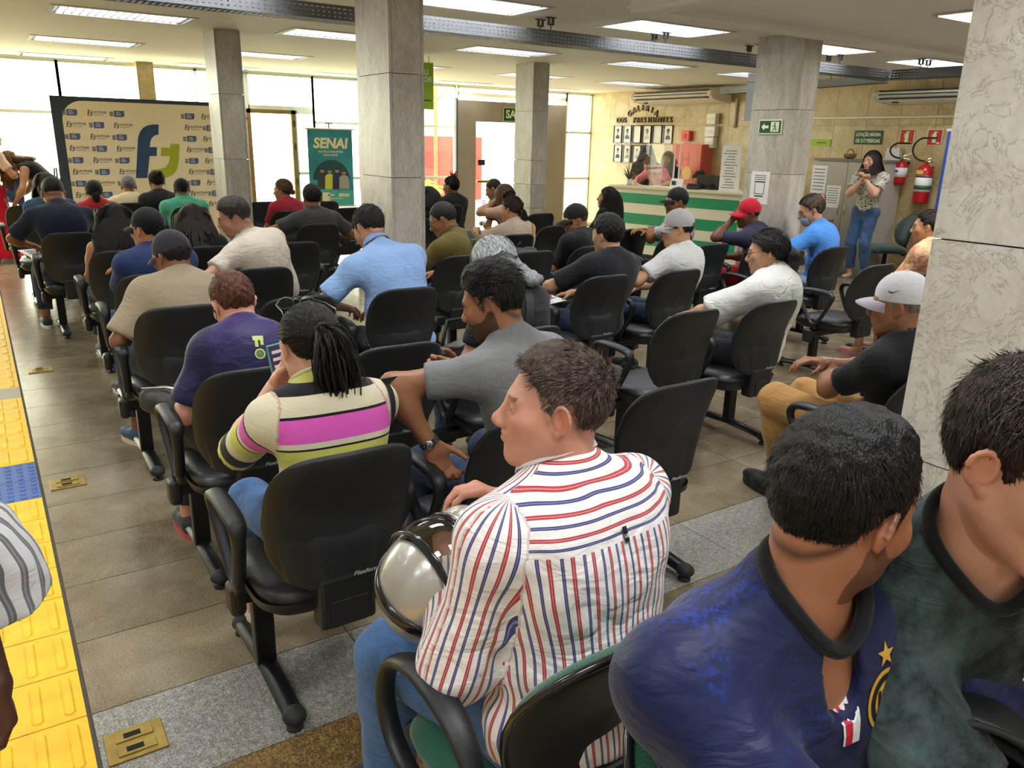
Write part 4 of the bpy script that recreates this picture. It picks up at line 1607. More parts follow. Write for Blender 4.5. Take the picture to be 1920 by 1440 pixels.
        fl = np.array([0, -0.75, -0.35]) + 0 * nrm
        part_side = np.sign(root[:, 0:1]) * np.array([[1.0, 0, 0]])
        fl = fl + part_side * 0.55 * (root[:, 2:3] > 0.06)
        d = fl - (fl * nrm).sum(1, keepdims=True) * nrm
        ph = RNG.uniform(0, 6.28, n); amp = h.get('wave', 0.1); fr = h.get('freq', 0.9)
        q = root.copy(); P = [q]
        ln = (L + 0.10 * np.clip((root[:, 2] - 0.0) / 0.12, 0, 1)) * RNG.uniform(0.8, 1.05, n)
        # trunk behind the neck, in head coordinates
        tc = J['HR'].T @ (J['P2'] + V3(0, 0.0, 0.02) - J['HC']) / J['hs']
        for i in range(m - 1):
            d = d / np.linalg.norm(d, axis=1, keepdims=True)
            below = np.clip((0.075 - q[:, 2:3]) / 0.07, 0.22, 1)
            below = np.where(q[:, 1:2] < -0.085, 1.0, below)
            d = d * 0.55 + dn * 0.62 * below + bk * 0.05 * (1 - below) + (amp * 0.6 * np.sin(ph + i * fr * 1.0))[:, None] * np.array([1, 0.5, 0])
            d /= np.linalg.norm(d, axis=1, keepdims=True)
            q = q + d * (ln / (m - 1))[:, None]
            q = push_out(q, HC0, HR0 + th + 0.004)
            q = push_out(q, V3(0, -0.02, -0.10), V3(0.066, 0.066, 0.10))
            q = push_out(q, tc, V3(0.180, 0.150, 0.33))
            P.append(q)
        paths = np.stack(P, 1)
        ribs[len(parts)] = 2 * paths.shape[1]; parts.append(ribbons(paths, wd * 2.2, 0.6, paths - V3(0, -0.01, 0)[None, None, :]))
        # body of the hair behind the head
        bw = h.get('bulk', 0.062)
        e = V3(0, -0.05, 0.0); low = e + dn * (L * 0.86) + V3(0, -0.035, 0)
        low[1] = min(low[1], tc[1] - 0.128)
        blk = [cone(V3(sx, -0.045, 0.02), V3(sx * 1.15, -0.075, -0.06), bw * 0.8, bw * 0.72, 0.03) for sx in (-0.035, 0.0, 0.035)]
        blk += [cone(V3(sx * 1.15, -0.075, -0.06), V3(sx * 1.25, 0, 0) + low, bw * 0.72, bw * 0.42, 0.03) for sx in (-0.035, 0.0, 0.035)]
        parts.append(mesh_prims(blk, max(vox, 0.007), lambda D, X, Y, Z: D + 0.005 * wave_noise(X * 2.4, Y * 2.4, Z * 0.6, 70, 2.0)))
    tone = []
    for i, (vv_, ff_) in enumerate(parts):
        if i in ribs:
            k = ribs[i]
            tone.append(np.repeat(RNG.uniform(0.35, 1.9, len(vv_) // k), k))
        else:
            tone.append(np.full(len(vv_), 0.8))
    v_, f_ = join_np(parts)
    return v_, f_, np.concatenate(tone)

def hair_mat(name, c, rough=0.38):
    if name in MATS:
        return MATS[name]
    m, nt, b = new_mat(name)
    c = srgb(c)
    tc = N(nt, 'ShaderNodeTexCoord')
    n1 = N(nt, 'ShaderNodeTexNoise', inp={'Scale': 90.0, 'Detail': 3.0})
    mp = N(nt, 'ShaderNodeMapping'); mp.inputs['Scale'].default_value = (1, 1, 0.15)
    nt.links.new(tc.outputs['Object'], mp.inputs['Vector']); nt.links.new(mp.outputs['Vector'], n1.inputs['Vector'])
    r = ramp(nt, [(0.3, tuple(x * 0.55 for x in c)), (0.75, tuple(min(1, x * 1.6) for x in c))])
    nt.links.new(n1.outputs['Fac'], r.inputs['Fac'])
    at = N(nt, 'ShaderNodeVertexColor', layer_name='tone')
    mu = N(nt, 'ShaderNodeMix', data_type='RGBA', blend_type='MULTIPLY'); mu.inputs['Factor'].default_value = 1.0
    nt.links.new(r.outputs['Color'], mu.inputs['A']); nt.links.new(at.outputs['Color'], mu.inputs['B'])
    nt.links.new(mu.outputs['Result'], b.inputs['Base Color'])
    b.inputs['Roughness'].default_value = rough + 0.12
    b.inputs['Specular IOR Level'].default_value = 0.35
    n2 = N(nt, 'ShaderNodeTexNoise', inp={'Scale': 330.0, 'Detail': 2.0})
    mp2 = N(nt, 'ShaderNodeMapping'); mp2.inputs['Scale'].default_value = (1, 1, 0.22)
    nt.links.new(tc.outputs['Object'], mp2.inputs['Vector']); nt.links.new(mp2.outputs['Vector'], n2.inputs['Vector'])
    bp = N(nt, 'ShaderNodeBump', inp={'Strength': 0.7, 'Distance': 0.006})
    nt.links.new(n2.outputs['Fac'], bp.inputs['Height']); nt.links.new(bp.outputs['Normal'], b.inputs['Normal'])
    MATS[name] = m
    return m

def skin_material():
    m, nt, b = new_mat('skin')
    at = N(nt, 'ShaderNodeVertexColor', layer_name='tone')
    tc = N(nt, 'ShaderNodeTexCoord')
    n1 = N(nt, 'ShaderNodeTexNoise', inp={'Scale': 35.0, 'Detail': 5.0})
    nt.links.new(tc.outputs['Object'], n1.inputs['Vector'])
    hs = N(nt, 'ShaderNodeHueSaturation')
    mr = N(nt, 'ShaderNodeMapRange'); mr.inputs['To Min'].default_value = 0.88; mr.inputs['To Max'].default_value = 1.1
    nt.links.new(n1.outputs['Fac'], mr.inputs['Value']); nt.links.new(mr.outputs['Result'], hs.inputs['Value'])
    nt.links.new(at.outputs['Color'], hs.inputs['Color']); nt.links.new(hs.outputs['Color'], b.inputs['Base Color'])
    b.inputs['Roughness'].default_value = 0.46
    b.inputs['Specular IOR Level'].default_value = 0.4
    b.inputs['Subsurface Weight'].default_value = 0.06
    b.inputs['Subsurface Radius'].default_value = (0.01, 0.004, 0.002)
    n2 = N(nt, 'ShaderNodeTexNoise', inp={'Scale': 420.0, 'Detail': 2.0})
    nt.links.new(tc.outputs['Object'], n2.inputs['Vector'])
    bp = N(nt, 'ShaderNodeBump', inp={'Strength': 0.12, 'Distance': 0.002})
    nt.links.new(n2.outputs['Fac'], bp.inputs['Height']); nt.links.new(bp.outputs['Normal'], b.inputs['Normal'])
    MATS['skin'] = m
skin_material()
mat('eye', '#ffffff', 0.15)
_em, _nt, _b = new_mat('eyeball')
_at = N(_nt, 'ShaderNodeVertexColor', layer_name='tone'); _nt.links.new(_at.outputs['Color'], _b.inputs['Base Color']); _b.inputs['Roughness'].default_value = 0.12
MATS['eyeball'] = _em
def _eye_mesh():
    m = MB().ell((0, 0, 0), (0.0126, 0.0126, 0.0126), 20, 16)
    v = np.array(m.v); a = np.degrees(np.arccos(np.clip(v[:, 1] / 0.0126, -1, 1)))
    col = np.where((a < 11)[:, None], (0.01, 0.01, 0.01), np.where((a < 27)[:, None], (0.06, 0.035, 0.02), (0.72, 0.68, 0.64)))
    me = np_mesh('eye', v, np.array(m.f), True, col)
    me.materials.append(_em)
    return me
EYE_ME = _eye_mesh()

def cloth_mat(name, color, rough=0.85, wrinkle=0.35, weave_scale=900, var=0.06):
    if name in MATS:
        return MATS[name]
    m, nt, b = new_mat(name)
    cloth_nodes(nt, b, None, color, rough, wrinkle, var)
    MATS[name] = m
    return m

def cloth_nodes(nt, b, colsock, color, rough=0.85, wrinkle=0.35, var=0.06):
    tc = N(nt, 'ShaderNodeTexCoord')
    n1 = N(nt, 'ShaderNodeTexNoise', inp={'Scale': 9.0, 'Detail': 6.0, 'Roughness': 0.6})
    nt.links.new(tc.outputs['Object'], n1.inputs['Vector'])
    hs = N(nt, 'ShaderNodeHueSaturation')
    mr = N(nt, 'ShaderNodeMapRange'); mr.inputs['To Min'].default_value = 1 - var; mr.inputs['To Max'].default_value = 1 + var
    nt.links.new(n1.outputs['Fac'], mr.inputs['Value']); nt.links.new(mr.outputs['Result'], hs.inputs['Value'])
    if colsock is None:
        hs.inputs['Color'].default_value = (*srgb(color), 1)
    else:
        nt.links.new(colsock, hs.inputs['Color'])
    nt.links.new(hs.outputs['Color'], b.inputs['Base Color'])
    b.inputs['Roughness'].default_value = rough
    b.inputs['Specular IOR Level'].default_value = 0.25
    b.inputs['Sheen Weight'].default_value = 0.12
    w = N(nt, 'ShaderNodeTexNoise', inp={'Scale': 13.0, 'Detail': 3.0, 'Distortion': 1.6})
    mp = N(nt, 'ShaderNodeMapping'); mp.inputs['Scale'].default_value = (0.7, 0.7, 1.5); mp.inputs['Rotation'].default_value = (0.3, 0.5, 0.4)
    nt.links.new(tc.outputs['Object'], mp.inputs['Vector']); nt.links.new(mp.outputs['Vector'], w.inputs['Vector'])
    f = N(nt, 'ShaderNodeTexNoise', inp={'Scale': 600.0, 'Detail': 1.0})
    nt.links.new(tc.outputs['Object'], f.inputs['Vector'])
    b1 = N(nt, 'ShaderNodeBump', inp={'Strength': wrinkle, 'Distance': 0.02})
    nt.links.new(w.outputs['Fac'], b1.inputs['Height'])
    b2 = N(nt, 'ShaderNodeBump', inp={'Strength': 0.15, 'Distance': 0.001})
    nt.links.new(f.outputs['Fac'], b2.inputs['Height']); nt.links.new(b1.outputs['Normal'], b2.inputs['Normal'])
    nt.links.new(b2.outputs['Normal'], b.inputs['Normal'])

def lathe_dome(n=32, m=12):
    pass

def make_cap(root, p, J, cap):
    """baseball cap sitting on the head: crown, peak, button, band opening"""
    H = Matrix(J['HR'].tolist()).to_4x4()
    H.translation = Vector(J['HC'])
    S = Matrix.Diagonal((J['hs'], J['hs'], J['hs'], 1))
    back = cap.get('back', False)
    T = H @ S @ Matrix.Translation(Vector(HC0)) @ Matrix.Rotation(math.radians(cap.get('tilt', 8)), 4, 'X') @ Matrix.Rotation(PI if back else 0, 4, 'Z')
    r = V3(0.0850, 0.1035, 0.098)
    n, m = 36, 12
    zlow = -0.10
    vs, fs = [], []
    for lay, g in ((0, 1.0), (1, 0.965)):
        for i in range(m + 1):
            a = (PI / 2 + 0.16) * i / m
            for j in range(n):
                b = 2 * PI * j / n
                seam = 1.0 - 0.012 * (abs(math.cos(3 * b)) > 0.985) * (i > 0)
                bulge = 1.0 + 0.035 * max(0, math.sin(b)) * math.sin(a) ** 2 * math.cos(a)
                vs.append((r[0] * g * seam * math.sin(a) * math.cos(b), r[1] * g * seam * bulge * math.sin(a) * math.sin(b), r[2] * g * math.cos(a) + 0.004))
    for lay in range(2):
        o = lay * (m + 1) * n
        for i in range(m):
            for j in range(n):
                q = (o + i * n + j, o + (i + 1) * n + j, o + (i + 1) * n + (j + 1) % n, o + i * n + (j + 1) % n)
                fs.append(q if lay == 0 else q[::-1])
    for j in range(n):
        a, b = m * n + j, m * n + (j + 1) % n
        fs.append((a, (m + 1) * n + a, (m + 1) * n + b, b))
    material = cloth_mat('cap_' + cap['color'], cap['color'], 0.8, 0.15, var=0.1)
    c = auto_smooth(MB().add(vs, fs, T).build('cap', material, root), 0.9)
    # peak
    vs, fs = [], []
    nb, mb = 17, 7
    bl = cap.get('peak', 0.070)
    for lay, dz in ((0, 0.0), (1, -0.0035)):
        for i in range(mb):
            t = i / (mb - 1)
            for j in range(nb):
                u = -1 + 2 * j / (nb - 1)
                b = PI / 2 + u * 1.05
                x0, y0 = r[0] * 1.0 * math.cos(b), r[1] * 1.0 * math.sin(b)
                ext = bl * t * math.sqrt(max(0, 1 - (abs(u) ** 2.6)))
                x, y = x0 * (1 + 0.10 * t * (1 - abs(u))), y0 + ext
                z = -0.014 - 0.016 * u * u * (0.4 + t) - 0.018 * t * t + dz
                vs.append((x, y, z))
    for lay in range(2):
        o = lay * nb * mb
        for i in range(mb - 1):
            for j in range(nb - 1):
                q = (o + i * nb + j, o + i * nb + j + 1, o + (i + 1) * nb + j + 1, o + (i + 1) * nb + j)
                fs.append(q if lay == 0 else q[::-1])
    for j in range(nb - 1):
        a = (mb - 1) * nb + j
        fs.append((a, a + 1, nb * mb + a + 1, nb * mb + a))
    pm = material if 'peakcolor' not in cap else cloth_mat('cap_' + cap['peakcolor'], cap['peakcolor'], 0.8, 0.1)
    auto_smooth(MB().add(vs, fs, T).build('peak', pm, c), 1.2)
    MB().ell((0, 0, r[2] + 0.004), (0.008, 0.008, 0.004), 10, 6, T).build('button', material, c, True)
    return c, T

def make_shoe(root, J, q, spec, rzf=0.0):
    an = J['an' + q]
    yaw = math.radians(spec.get('yaw' + q, spec.get('yaw', 0)))
    T = Matrix.Translation((an[0], an[1], an[2] - 0.09)) @ rotz(yaw) @ Matrix.Rotation(math.radians(spec.get('pitch' + q, 0)), 4, 'X')
    vox = 0.009
    R = np.array(T.to_3x3()); o = np.array(T.translation)
    tp = lambda x: R @ V3(*x) + o
    col = spec.get('color', '#222222')
    L = [ellip((0, 0.01, 0.055), (0.040, 0.055, 0.050), None, 0.04), ellip((0, 0.10, 0.042), (0.046, 0.085, 0.036), None, 0.04), ellip((0, -0.035, 0.045), (0.036, 0.035, 0.042), None, 0.03)]
    if spec.get('kind') == 'sandal':
        L = [ellip((0, 0.0, 0.045), (0.032, 0.045, 0.040), None, 0.03), ellip((0, 0.09, 0.030), (0.040, 0.08, 0.024), None, 0.03)]
    v, f = mesh_prims(L, vox, lambda D, X, Y, Z: np.maximum(D, 0.018 - Z))
    v = v @ R.T + o
    nm = 'shoe' if spec.get('kind') != 'sandal' else 'sandal'
    me = np_mesh(nm, v, f)
    s = put(nm, me, cloth_mat('shoe_' + col, col, 0.6, 0.1), root)
    pts = []
    for i in range(20):
        a = 2 * PI * i / 20
        y = 0.045 + 0.135 * math.sin(a)
        pts.append((0.046 * math.cos(a) * (1 + 0.12 * math.sin(a)), y))
    MB().prism(pts, 0.024, T).build('sole', cloth_mat('sole_' + spec.get('sole', '#dddddd'), spec.get('sole', '#dddddd'), 0.7, 0.0), s)
    if spec.get('laces'):
        for i in range(4):
            MB().tube([tuple(T @ Vector((-0.022, 0.045 + i * 0.018, 0.085 - i * 0.006))), tuple(T @ Vector((0, 0.047 + i * 0.018, 0.092 - i * 0.006))), tuple(T @ Vector((0.022, 0.045 + i * 0.018, 0.085 - i * 0.006)))], 0.003, 5).build('lace', cloth_mat('lace_' + spec['laces'], spec['laces'], 0.8, 0), s)
    return s

PEOPLE = {}
def person(key, label, x, y, rz=0.0, **p):
    """one figure: body mesh with clothes, hair and what it wears as its parts"""
    rz = math.radians(rz)
    J = skeleton(p)
    dist = math.sqrt(x * x + y * y + 0.2)
    s = p.get('s', 0.945)
    vox = p.get('vox', float(np.clip(0.0042 * dist, 0.0065, 0.017)))
    hv = p.get('hvox', float(np.clip(0.0020 * dist, 0.0030, 0.0050)))
    near = dist < 3.2
    skin = np.array(srgb(p['skin']))
    # ---- body
    bare = p.get('bare', 0.0)
    L = torso_prims(J, p, -0.004 + bare)
    sl = p.get('sleeve', 'short')
    for q in 'LR':
        sh, el, wr = J['sh' + q], J['el' + q], J['wr' + q]
        am = p.get('arm_r', 1.0) * s
        L.append(cone(sh, el, 0.050 * am, 0.041 * am, 0.03))
        L.append(ellip(el * 0.35 + sh * 0.65, (0.047 * am, 0.047 * am, 0.047 * am), None, 0.05))
        L.append(cone(el, wr, 0.0415 * am, 0.0285 * am, 0.025))
        L.append(ellip(el * 0.70 + wr * 0.30, (0.043 * am, 0.043 * am, 0.043 * am), None, 0.05))
        hip, kn, an = J['hip' + q], J['kn' + q], J['an' + q]
        L.append(cone(hip, kn, 0.078 * s, 0.054 * s, 0.04))
        L.append(cone(kn, an, 0.052 * s, 0.036 * s, 0.03))
        L.append(ellip(kn * 0.7 + an * 0.3 + unit(V3(0, -1, 0)) * 0.012, (0.052 * s, 0.054 * s, 0.10 * s), None, 0.04))
    nb = 0.046 if p.get('fem') else 0.054
    L.append(cone(J['P3'] - J['CR'][:, 2] * 0.02, J['P4'], nb * s * 1.05, nb * s, 0.035))
    parts = [mesh_prims(L, vox * 1.15)]
    ncoarse = len(parts[0][0])
    cols = [np.tile(skin, (ncoarse, 1))]
    if p.get('jeans_feet'):
        pass
    hs, HR, HC = J['hs'], J['HR'], J['HC']
    nbase = HR.T @ (J['P3'] - J['CR'][:, 2] * 0.005 - HC) / hs
    hv_, hf_ = mesh_prims(head_prims(p, nbase, near), hv)
    # tone of the face
    hl = hv_.copy()
    c = np.tile(skin, (len(hl), 1))
    ax_ = np.abs(hl[:, 0])
    g = lambda cx, cy, cz, rr: np.exp(-(((ax_ - cx) / rr[0]) ** 2 + ((hl[:, 1] - cy) / rr[1]) ** 2 + ((hl[:, 2] - cz) / rr[2]) ** 2))
    red = np.clip(g(0.045, 0.07, -0.03, (0.022, 0.03, 0.022)) * 0.55 + g(0, 0.115, -0.03, (0.016, 0.02, 0.014)) * 0.7 + g(0.084, -0.01, 0, (0.012, 0.025, 0.035)) * 0.8, 0, 1) * p.get('flush', 0.45)
    c = c * (1 - red[:, None]) + (skin * np.array([1.08, 0.72, 0.66])) * red[:, None]
    lip = np.clip(g(0, 0.098, -0.0595, (0.021, 0.012, 0.0105)) * 1.5, 0, 1) * (hl[:, 1] > 0.082)
    lc = np.array(srgb(p.get('lips', '#a4584e'))); 
    lc = skin * 0.45 + lc * 0.55 if 'lips' not in p else lc
    c = c * (1 - lip[:, None] * 0.85) + lc * lip[:, None] * 0.85
    hc = np.array(srgb(p.get('hair', {}).get('color', '#1a1512')))
    br = ((ax_ > 0.012) & (ax_ < 0.050) & (np.abs(hl[:, 2] - (0.0235 + 0.05 * (ax_ - 0.012) - 1.9 * (ax_ - 0.03) ** 2)) < 0.0042) & (hl[:, 1] > 0.055))
    c = np.where(br[:, None], c * 0.25 + hc * 0.75, c)
    if p.get('stubble'):
        st = p['stubble']
        bz = np.interp(hl[:, 1], [-0.02, 0.0, 0.03, 0.06, 0.09], [-0.02, -0.02, -0.045, -0.050, -0.045])
        mk = (hl[:, 2] < bz) & (hl[:, 1] > -0.018) & (hl[:, 2] > -0.128) & (lip < 0.3)
        mk = mk & ~((hl[:, 1] > 0.07) & (hl[:, 2] > -0.048) & (ax_ < 0.012) & (hl[:, 2] > -0.040))
        c = np.where(mk[:, None], c * (1 - st) + hc * st, c)
    if p.get('fade'):
        mk = np.clip(1 - np.abs(hl[:, 2] - hairline(hl[:, 1], ax_, p.get('hair', {}).get('line', 'm'))) / 0.018, 0, 1) * (hl[:, 1] < 0.04) * p['fade']
        c = c * (1 - mk[:, None]) + hc * mk[:, None]
    cols.append(c)
    parts.append(((hv_ * hs) @ HR.T + HC, hf_))
    for q in 'LR':
        wr, fd, pn, curl, thumb = J['hand' + q]
        hvx = float(np.clip(0.0030 * dist, 0.0034, 0.010))
        vh, fh = hand_mesh(q, curl, thumb, hvx, s * (0.92 if p.get('fem') else 1.0))
        zax = -unit(pn - (pn @ fd) * fd)
        xax = np.cross(fd, zax)
        Rh = np.stack([xax, fd, zax], 1)
        parts.append((vh @ Rh.T + wr, fh))
        cols.append(np.tile(skin * np.array([1.02, 0.95, 0.92]), (len(vh), 1)))
    v, f = join_np(parts)
    col = np.concatenate(cols)
    me = np_mesh('person', v, f, True, col)
    root = put('person', me, 'skin')
    root.location = (x, y, 0)
    root.rotation_euler = (0, 0, rz)
    tag(root, label, 'person', p.get('group'))
    # ---- eyes
    for sg in (-1, 1):
        e = put('eye', EYE_ME, None, root)
        M = Matrix(HR.tolist()).to_4x4(); M.translation = Vector(HC + HR @ V3(sg * 0.031, 0.0745, 0.001) * hs)
        gz = p.get('gaze', (0, 0))
        e.matrix_local = M @ rotz(math.radians(gz[0])) @ Matrix.Rotation(-math.radians(gz[1]), 4, 'X')
        e.scale = (hs, hs, hs)
    # ---- shirt
    sp = p.get('shirt')
    if sp:
        shirt_of(root, J, p, sp, vox, dist, sl)
    # ---- trousers / skirt
    tp = p.get('pants')
    if tp:
        pants_of(root, J, p, tp, vox)
    # ---- hair
    h = p.get('hair')
    if h and h.get('style') != 'none':
        vv, ff, tn = make_hair(h, J, p, max(hv, 0.004), dist)
        vv = (vv * hs) @ HR.T + HC
        put('hair', np_mesh('hair', vv, ff, True, np.repeat(tn[:, None], 3, 1)), hair_mat('hair_' + h['color'], h['color'], h.get('rough', 0.38)), root)
    if p.get('cap'):
        p['_cap'] = make_cap(root, p, J, p['cap'])
    if p.get('shoes'):
        for q in 'LR':
            make_shoe(root, J, q, p['shoes'])
    if p.get('glasses'):
        glasses_of(root, J, p['glasses'])
    PEOPLE[key] = (root, J, p)
    return root

def shirt_of(root, J, p, sp, vox, dist, sl):
    s = p.get('s', 0.945)
    g = sp.get('loose', 0.012)
    L = torso_prims(J, p, g, 0.055)
    CR = J['CR']
    for cc, rr in sp.get('extra', ()):
        L.append(ellip(cc, rr, None, 0.05))
    if sp.get('hang'):   # loose hem over the hips
        L.append(ellip(J['P0'] + V3(0, 0, 0.02), (0.178 * s + g, 0.120 * s + g, 0.12), None, 0.05))
    segs = {}
    for q, sg in (('L', -1), ('R', 1)):
        sh, el, wr = J['sh' + q], J['el' + q], J['wr' + q]
        u = unit(el - sh)
        am = p.get('arm_r', 1.0) * s
        sf = sp.get('flare', 0.016)
        if sl == 'short':
            fr = sp.get('slen', 0.68)
            e = sh + (el - sh) * fr
            L.append(cone(sh - u * 0.01, e, 0.054 * am + g * 0.8, 0.049 * am + sf, 0.045, cut=True))
            if vox < 0.0095:
                L.append(cone(e - u * 0.035, e + u * 0.06, 0.045 * am + sf * 0.45, 0.045 * am + sf * 0.45, 0.002, 's'))
        elif sl == 'long':
            L.append(cone(sh - u * 0.01, el, 0.054 * am + g * 0.8, 0.046 * am + sf * 0.8, 0.045))
            u2 = unit(wr - el)
            fr = sp.get('slen', 0.97)
            e = el + (wr - el) * fr
            L.append(cone(el, e, 0.047 * am + sf * 0.8, 0.033 * am + sf * 0.75, 0.035, cut=True))
            if vox < 0.0095:
                L.append(cone(e - u2 * 0.03, e + u2 * 0.05, 0.028 * am + sf * 0.4, 0.028 * am + sf * 0.4, 0.002, 's'))
        segs[q] = (sh, el, wr)
    # neck opening
    nd = unit(J['P4'] - J['P3'])
    rn = sp.get('neckr', 0.066 if not p.get('fem') else 0.064)
    nz0 = sp.get('neckdrop', 0.012)
    na = J['P3'] - CR[:, 2] * nz0 + CR[:, 1] * sp.get('neckfwd', 0.018)
    nd2 = unit(nd * 0.6 + CR[:, 2] * 0.55 + CR[:, 1] * 0.08)
    full = list(L)
    L.append(cone(na, na + nd2 * 0.25, rn * s, rn * s * 1.15, 0.006, 's'))
    if sp.get('vneck'):
        L.append(cone(na, na + CR @ V3(0, 0.14, -sp['vneck']), rn * s * 0.85, 0.006, 0.01, 's'))
    if sl == 'none':
        for q, sg in (('L', -1), ('R', 1)):
            L.append(ellip(J['sh' + q] + CR @ V3(sg * 0.055, 0, -0.02), (0.05, 0.10, 0.11), CR, 0.01, 's'))
    hem = sp.get('hem', J['P0'][2] - 0.075 * s)
    amp = sp.get('fold', 0.0042)
    fs = sp.get('seed', (hash(root.name) % 97) * 0.13)
    wx = J['P1']
    def post(D, X, Y, Z):
        nz = amp * (wave_noise(X * 0.75, Y, Z * 1.25, 30.0, fs) + 0.55 * wave_noise(X, Y, Z, 62.0, fs + 2.0))
        low = np.clip((J['P2'][2] + 0.06 - Z) / 0.28, 0.15, 1.0)
        D = D + nz * (0.45 + 0.75 * low)
        return np.maximum(D, hem - Z + 0.008 * np.sin(X * 25 + fs))
    v, f = mesh_prims(L, vox, post)
    v = relax(v, f, 1, 0.4)
    # pattern coordinates
    att = np.zeros((len(v), 3))
    rel = v - J['P0']
    ax = unit(J['P3'] - J['P0'])
    ax2 = unit(J['P3'] - J['P1'])
    cen = J['P1'] + ((v - J['P1']) @ ax2)[:, None] * ax2
    att[:, 0] = np.arctan2((v - cen) @ CR[:, 0], -((v - cen) @ CR[:, 1])) * 0.155
    att[:, 1] = rel @ ax
    fb = (v - J['P2']) @ CR[:, 1]
    att[:, 2] = np.where(fb > 0, 0.25, 0.0)
    tx = np.abs(att[:, 0])
    for q, code in (('L', 1.0), ('R', 2.0)):
        sh, el, wr = segs[q]
        sg = -1 if q == 'L' else 1
        best = np.full(len(v), 9.0); vv = np.zeros(len(v)); uu = np.zeros(len(v))
        off = 0.0
        for a, b in ((sh, el), (el, wr)):
            d = b - a; l = np.linalg.norm(d); d = d / l
            t = np.clip((v - a) @ d, 0, l)
            pt = a + t[:, None] * d
            dd = v - pt
            dist_ = np.linalg.norm(dd, axis=1)
            r1 = unit(np.cross(d, CR[:, 1])); r2 = np.cross(d, r1)
            ang = np.arctan2(dd @ r2, dd @ r1)
            up = dist_ < best
            best = np.where(up, dist_, best); vv = np.where(up, off + t, vv); uu = np.where(up, ang * 0.062, uu)
            off += l
        side_d = ((v - J['sh' + q]) @ CR[:, 0]) * sg
        seam = sp.get('seam', -0.015)
        isl = (best < 0.095) & (side_d > seam)
        # keep flank of the trunk out of the sleeve
        trunk = (np.abs((v - J['P2']) @ CR[:, 0]) < 0.150 * p.get('w', 1.0) * s)
        isl |= (best < 0.09) & (vv > 0.16)
        att[isl, 0] = uu[isl]; att[isl, 1] = vv[isl]; att[isl, 2] = code
    me = np_mesh(sp.get('name', 'shirt'), v, f, True, None, {'cloth': att})
    m = sp.get('mat') or cloth_mat('cloth_' + sp['color'], sp['color'], sp.get('rough', 0.85), sp.get('wrinkle', 0.4), var=sp.get('var', 0.06))
    o = put(sp.get('name', 'shirt'), me, MATS[m] if isinstance(m, str) else m, root)
    p['_shirt'] = o
    p['_full'] = full
    # collar
    ck = sp.get('collar')
    if ck:
        n = 40
        nb = 0.0
        e1 = unit(np.cross(nd2, CR[:, 0])); e2 = np.cross(nd2, e1)
        ring = []
        for i in range(n):
            a = 2 * PI * i / n
            dirr = e1 * math.cos(a) + e2 * math.sin(a)
            hh = np.linspace(0.10, -0.16, 90)
            rr = rn * s * (1 + 0.15 * np.clip(hh, 0, 1) / 0.25)
            pts = na[None, :] + nd2[None, :] * hh[:, None] + dirr[None, :] * rr[:, None]
            d = field_points(full, pts)
            k = np.argmax(d < 0) if (d < 0).any() else 60
            ring.append(pts[k])
        ring = np.array(ring)
        for _ in range(2):
            ring = (np.roll(ring, 1, 0) + ring * 2 + np.roll(ring, -1, 0)) / 4
        cm = cloth_mat('cloth_' + sp.get('ccolor', sp.get('color', '#222222')), sp.get('ccolor', sp.get('color', '#222222')), 0.85, 0.15)
        if ck == 'crew':
            auto_smooth(MB().tube([tuple(q) for q in ring], sp.get('cw', 0.0075) * s, 8, True).build('collar', cm, o), 1.5)
        else:
            # folded collar: stands up, turns over and comes down outside
            cen = ring.mean(0)
            vs, fs_ = [], []
            prof = [(0.002, -0.008), (-0.003, 0.016), (-0.001, 0.026), (0.006, 0.028), (0.013, 0.016), (0.024, -0.010), (0.022, -0.012)]
            for i in range(n):
                out = unit(ring[i] - cen - nd2 * ((ring[i] - cen) @ nd2))
                front = out @ CR[:, 1]
                sc = 0.35 if front > 0.9 else 1.0
                for (a, b) in prof:
                    vs.append(ring[i] + out * a * s + nd2 * b * s * sp.get('ch', 1.0) * sc)
            k = len(prof)
            for i in range(n):
                out = unit(ring[i] - cen)
                if out @ CR[:, 1] > 0.97:
                    continue
                for j in range(k - 1):
                    fs_.append((i * k + j, ((i + 1) % n) * k + j, ((i + 1) % n) * k + j + 1, i * k + j + 1))
            auto_smooth(MB().add([tuple(q) for q in vs], fs_).build('collar', cm if not sp.get('mat') or 'ccolor' in sp else sp['mat'], o), 1.3)
    return o

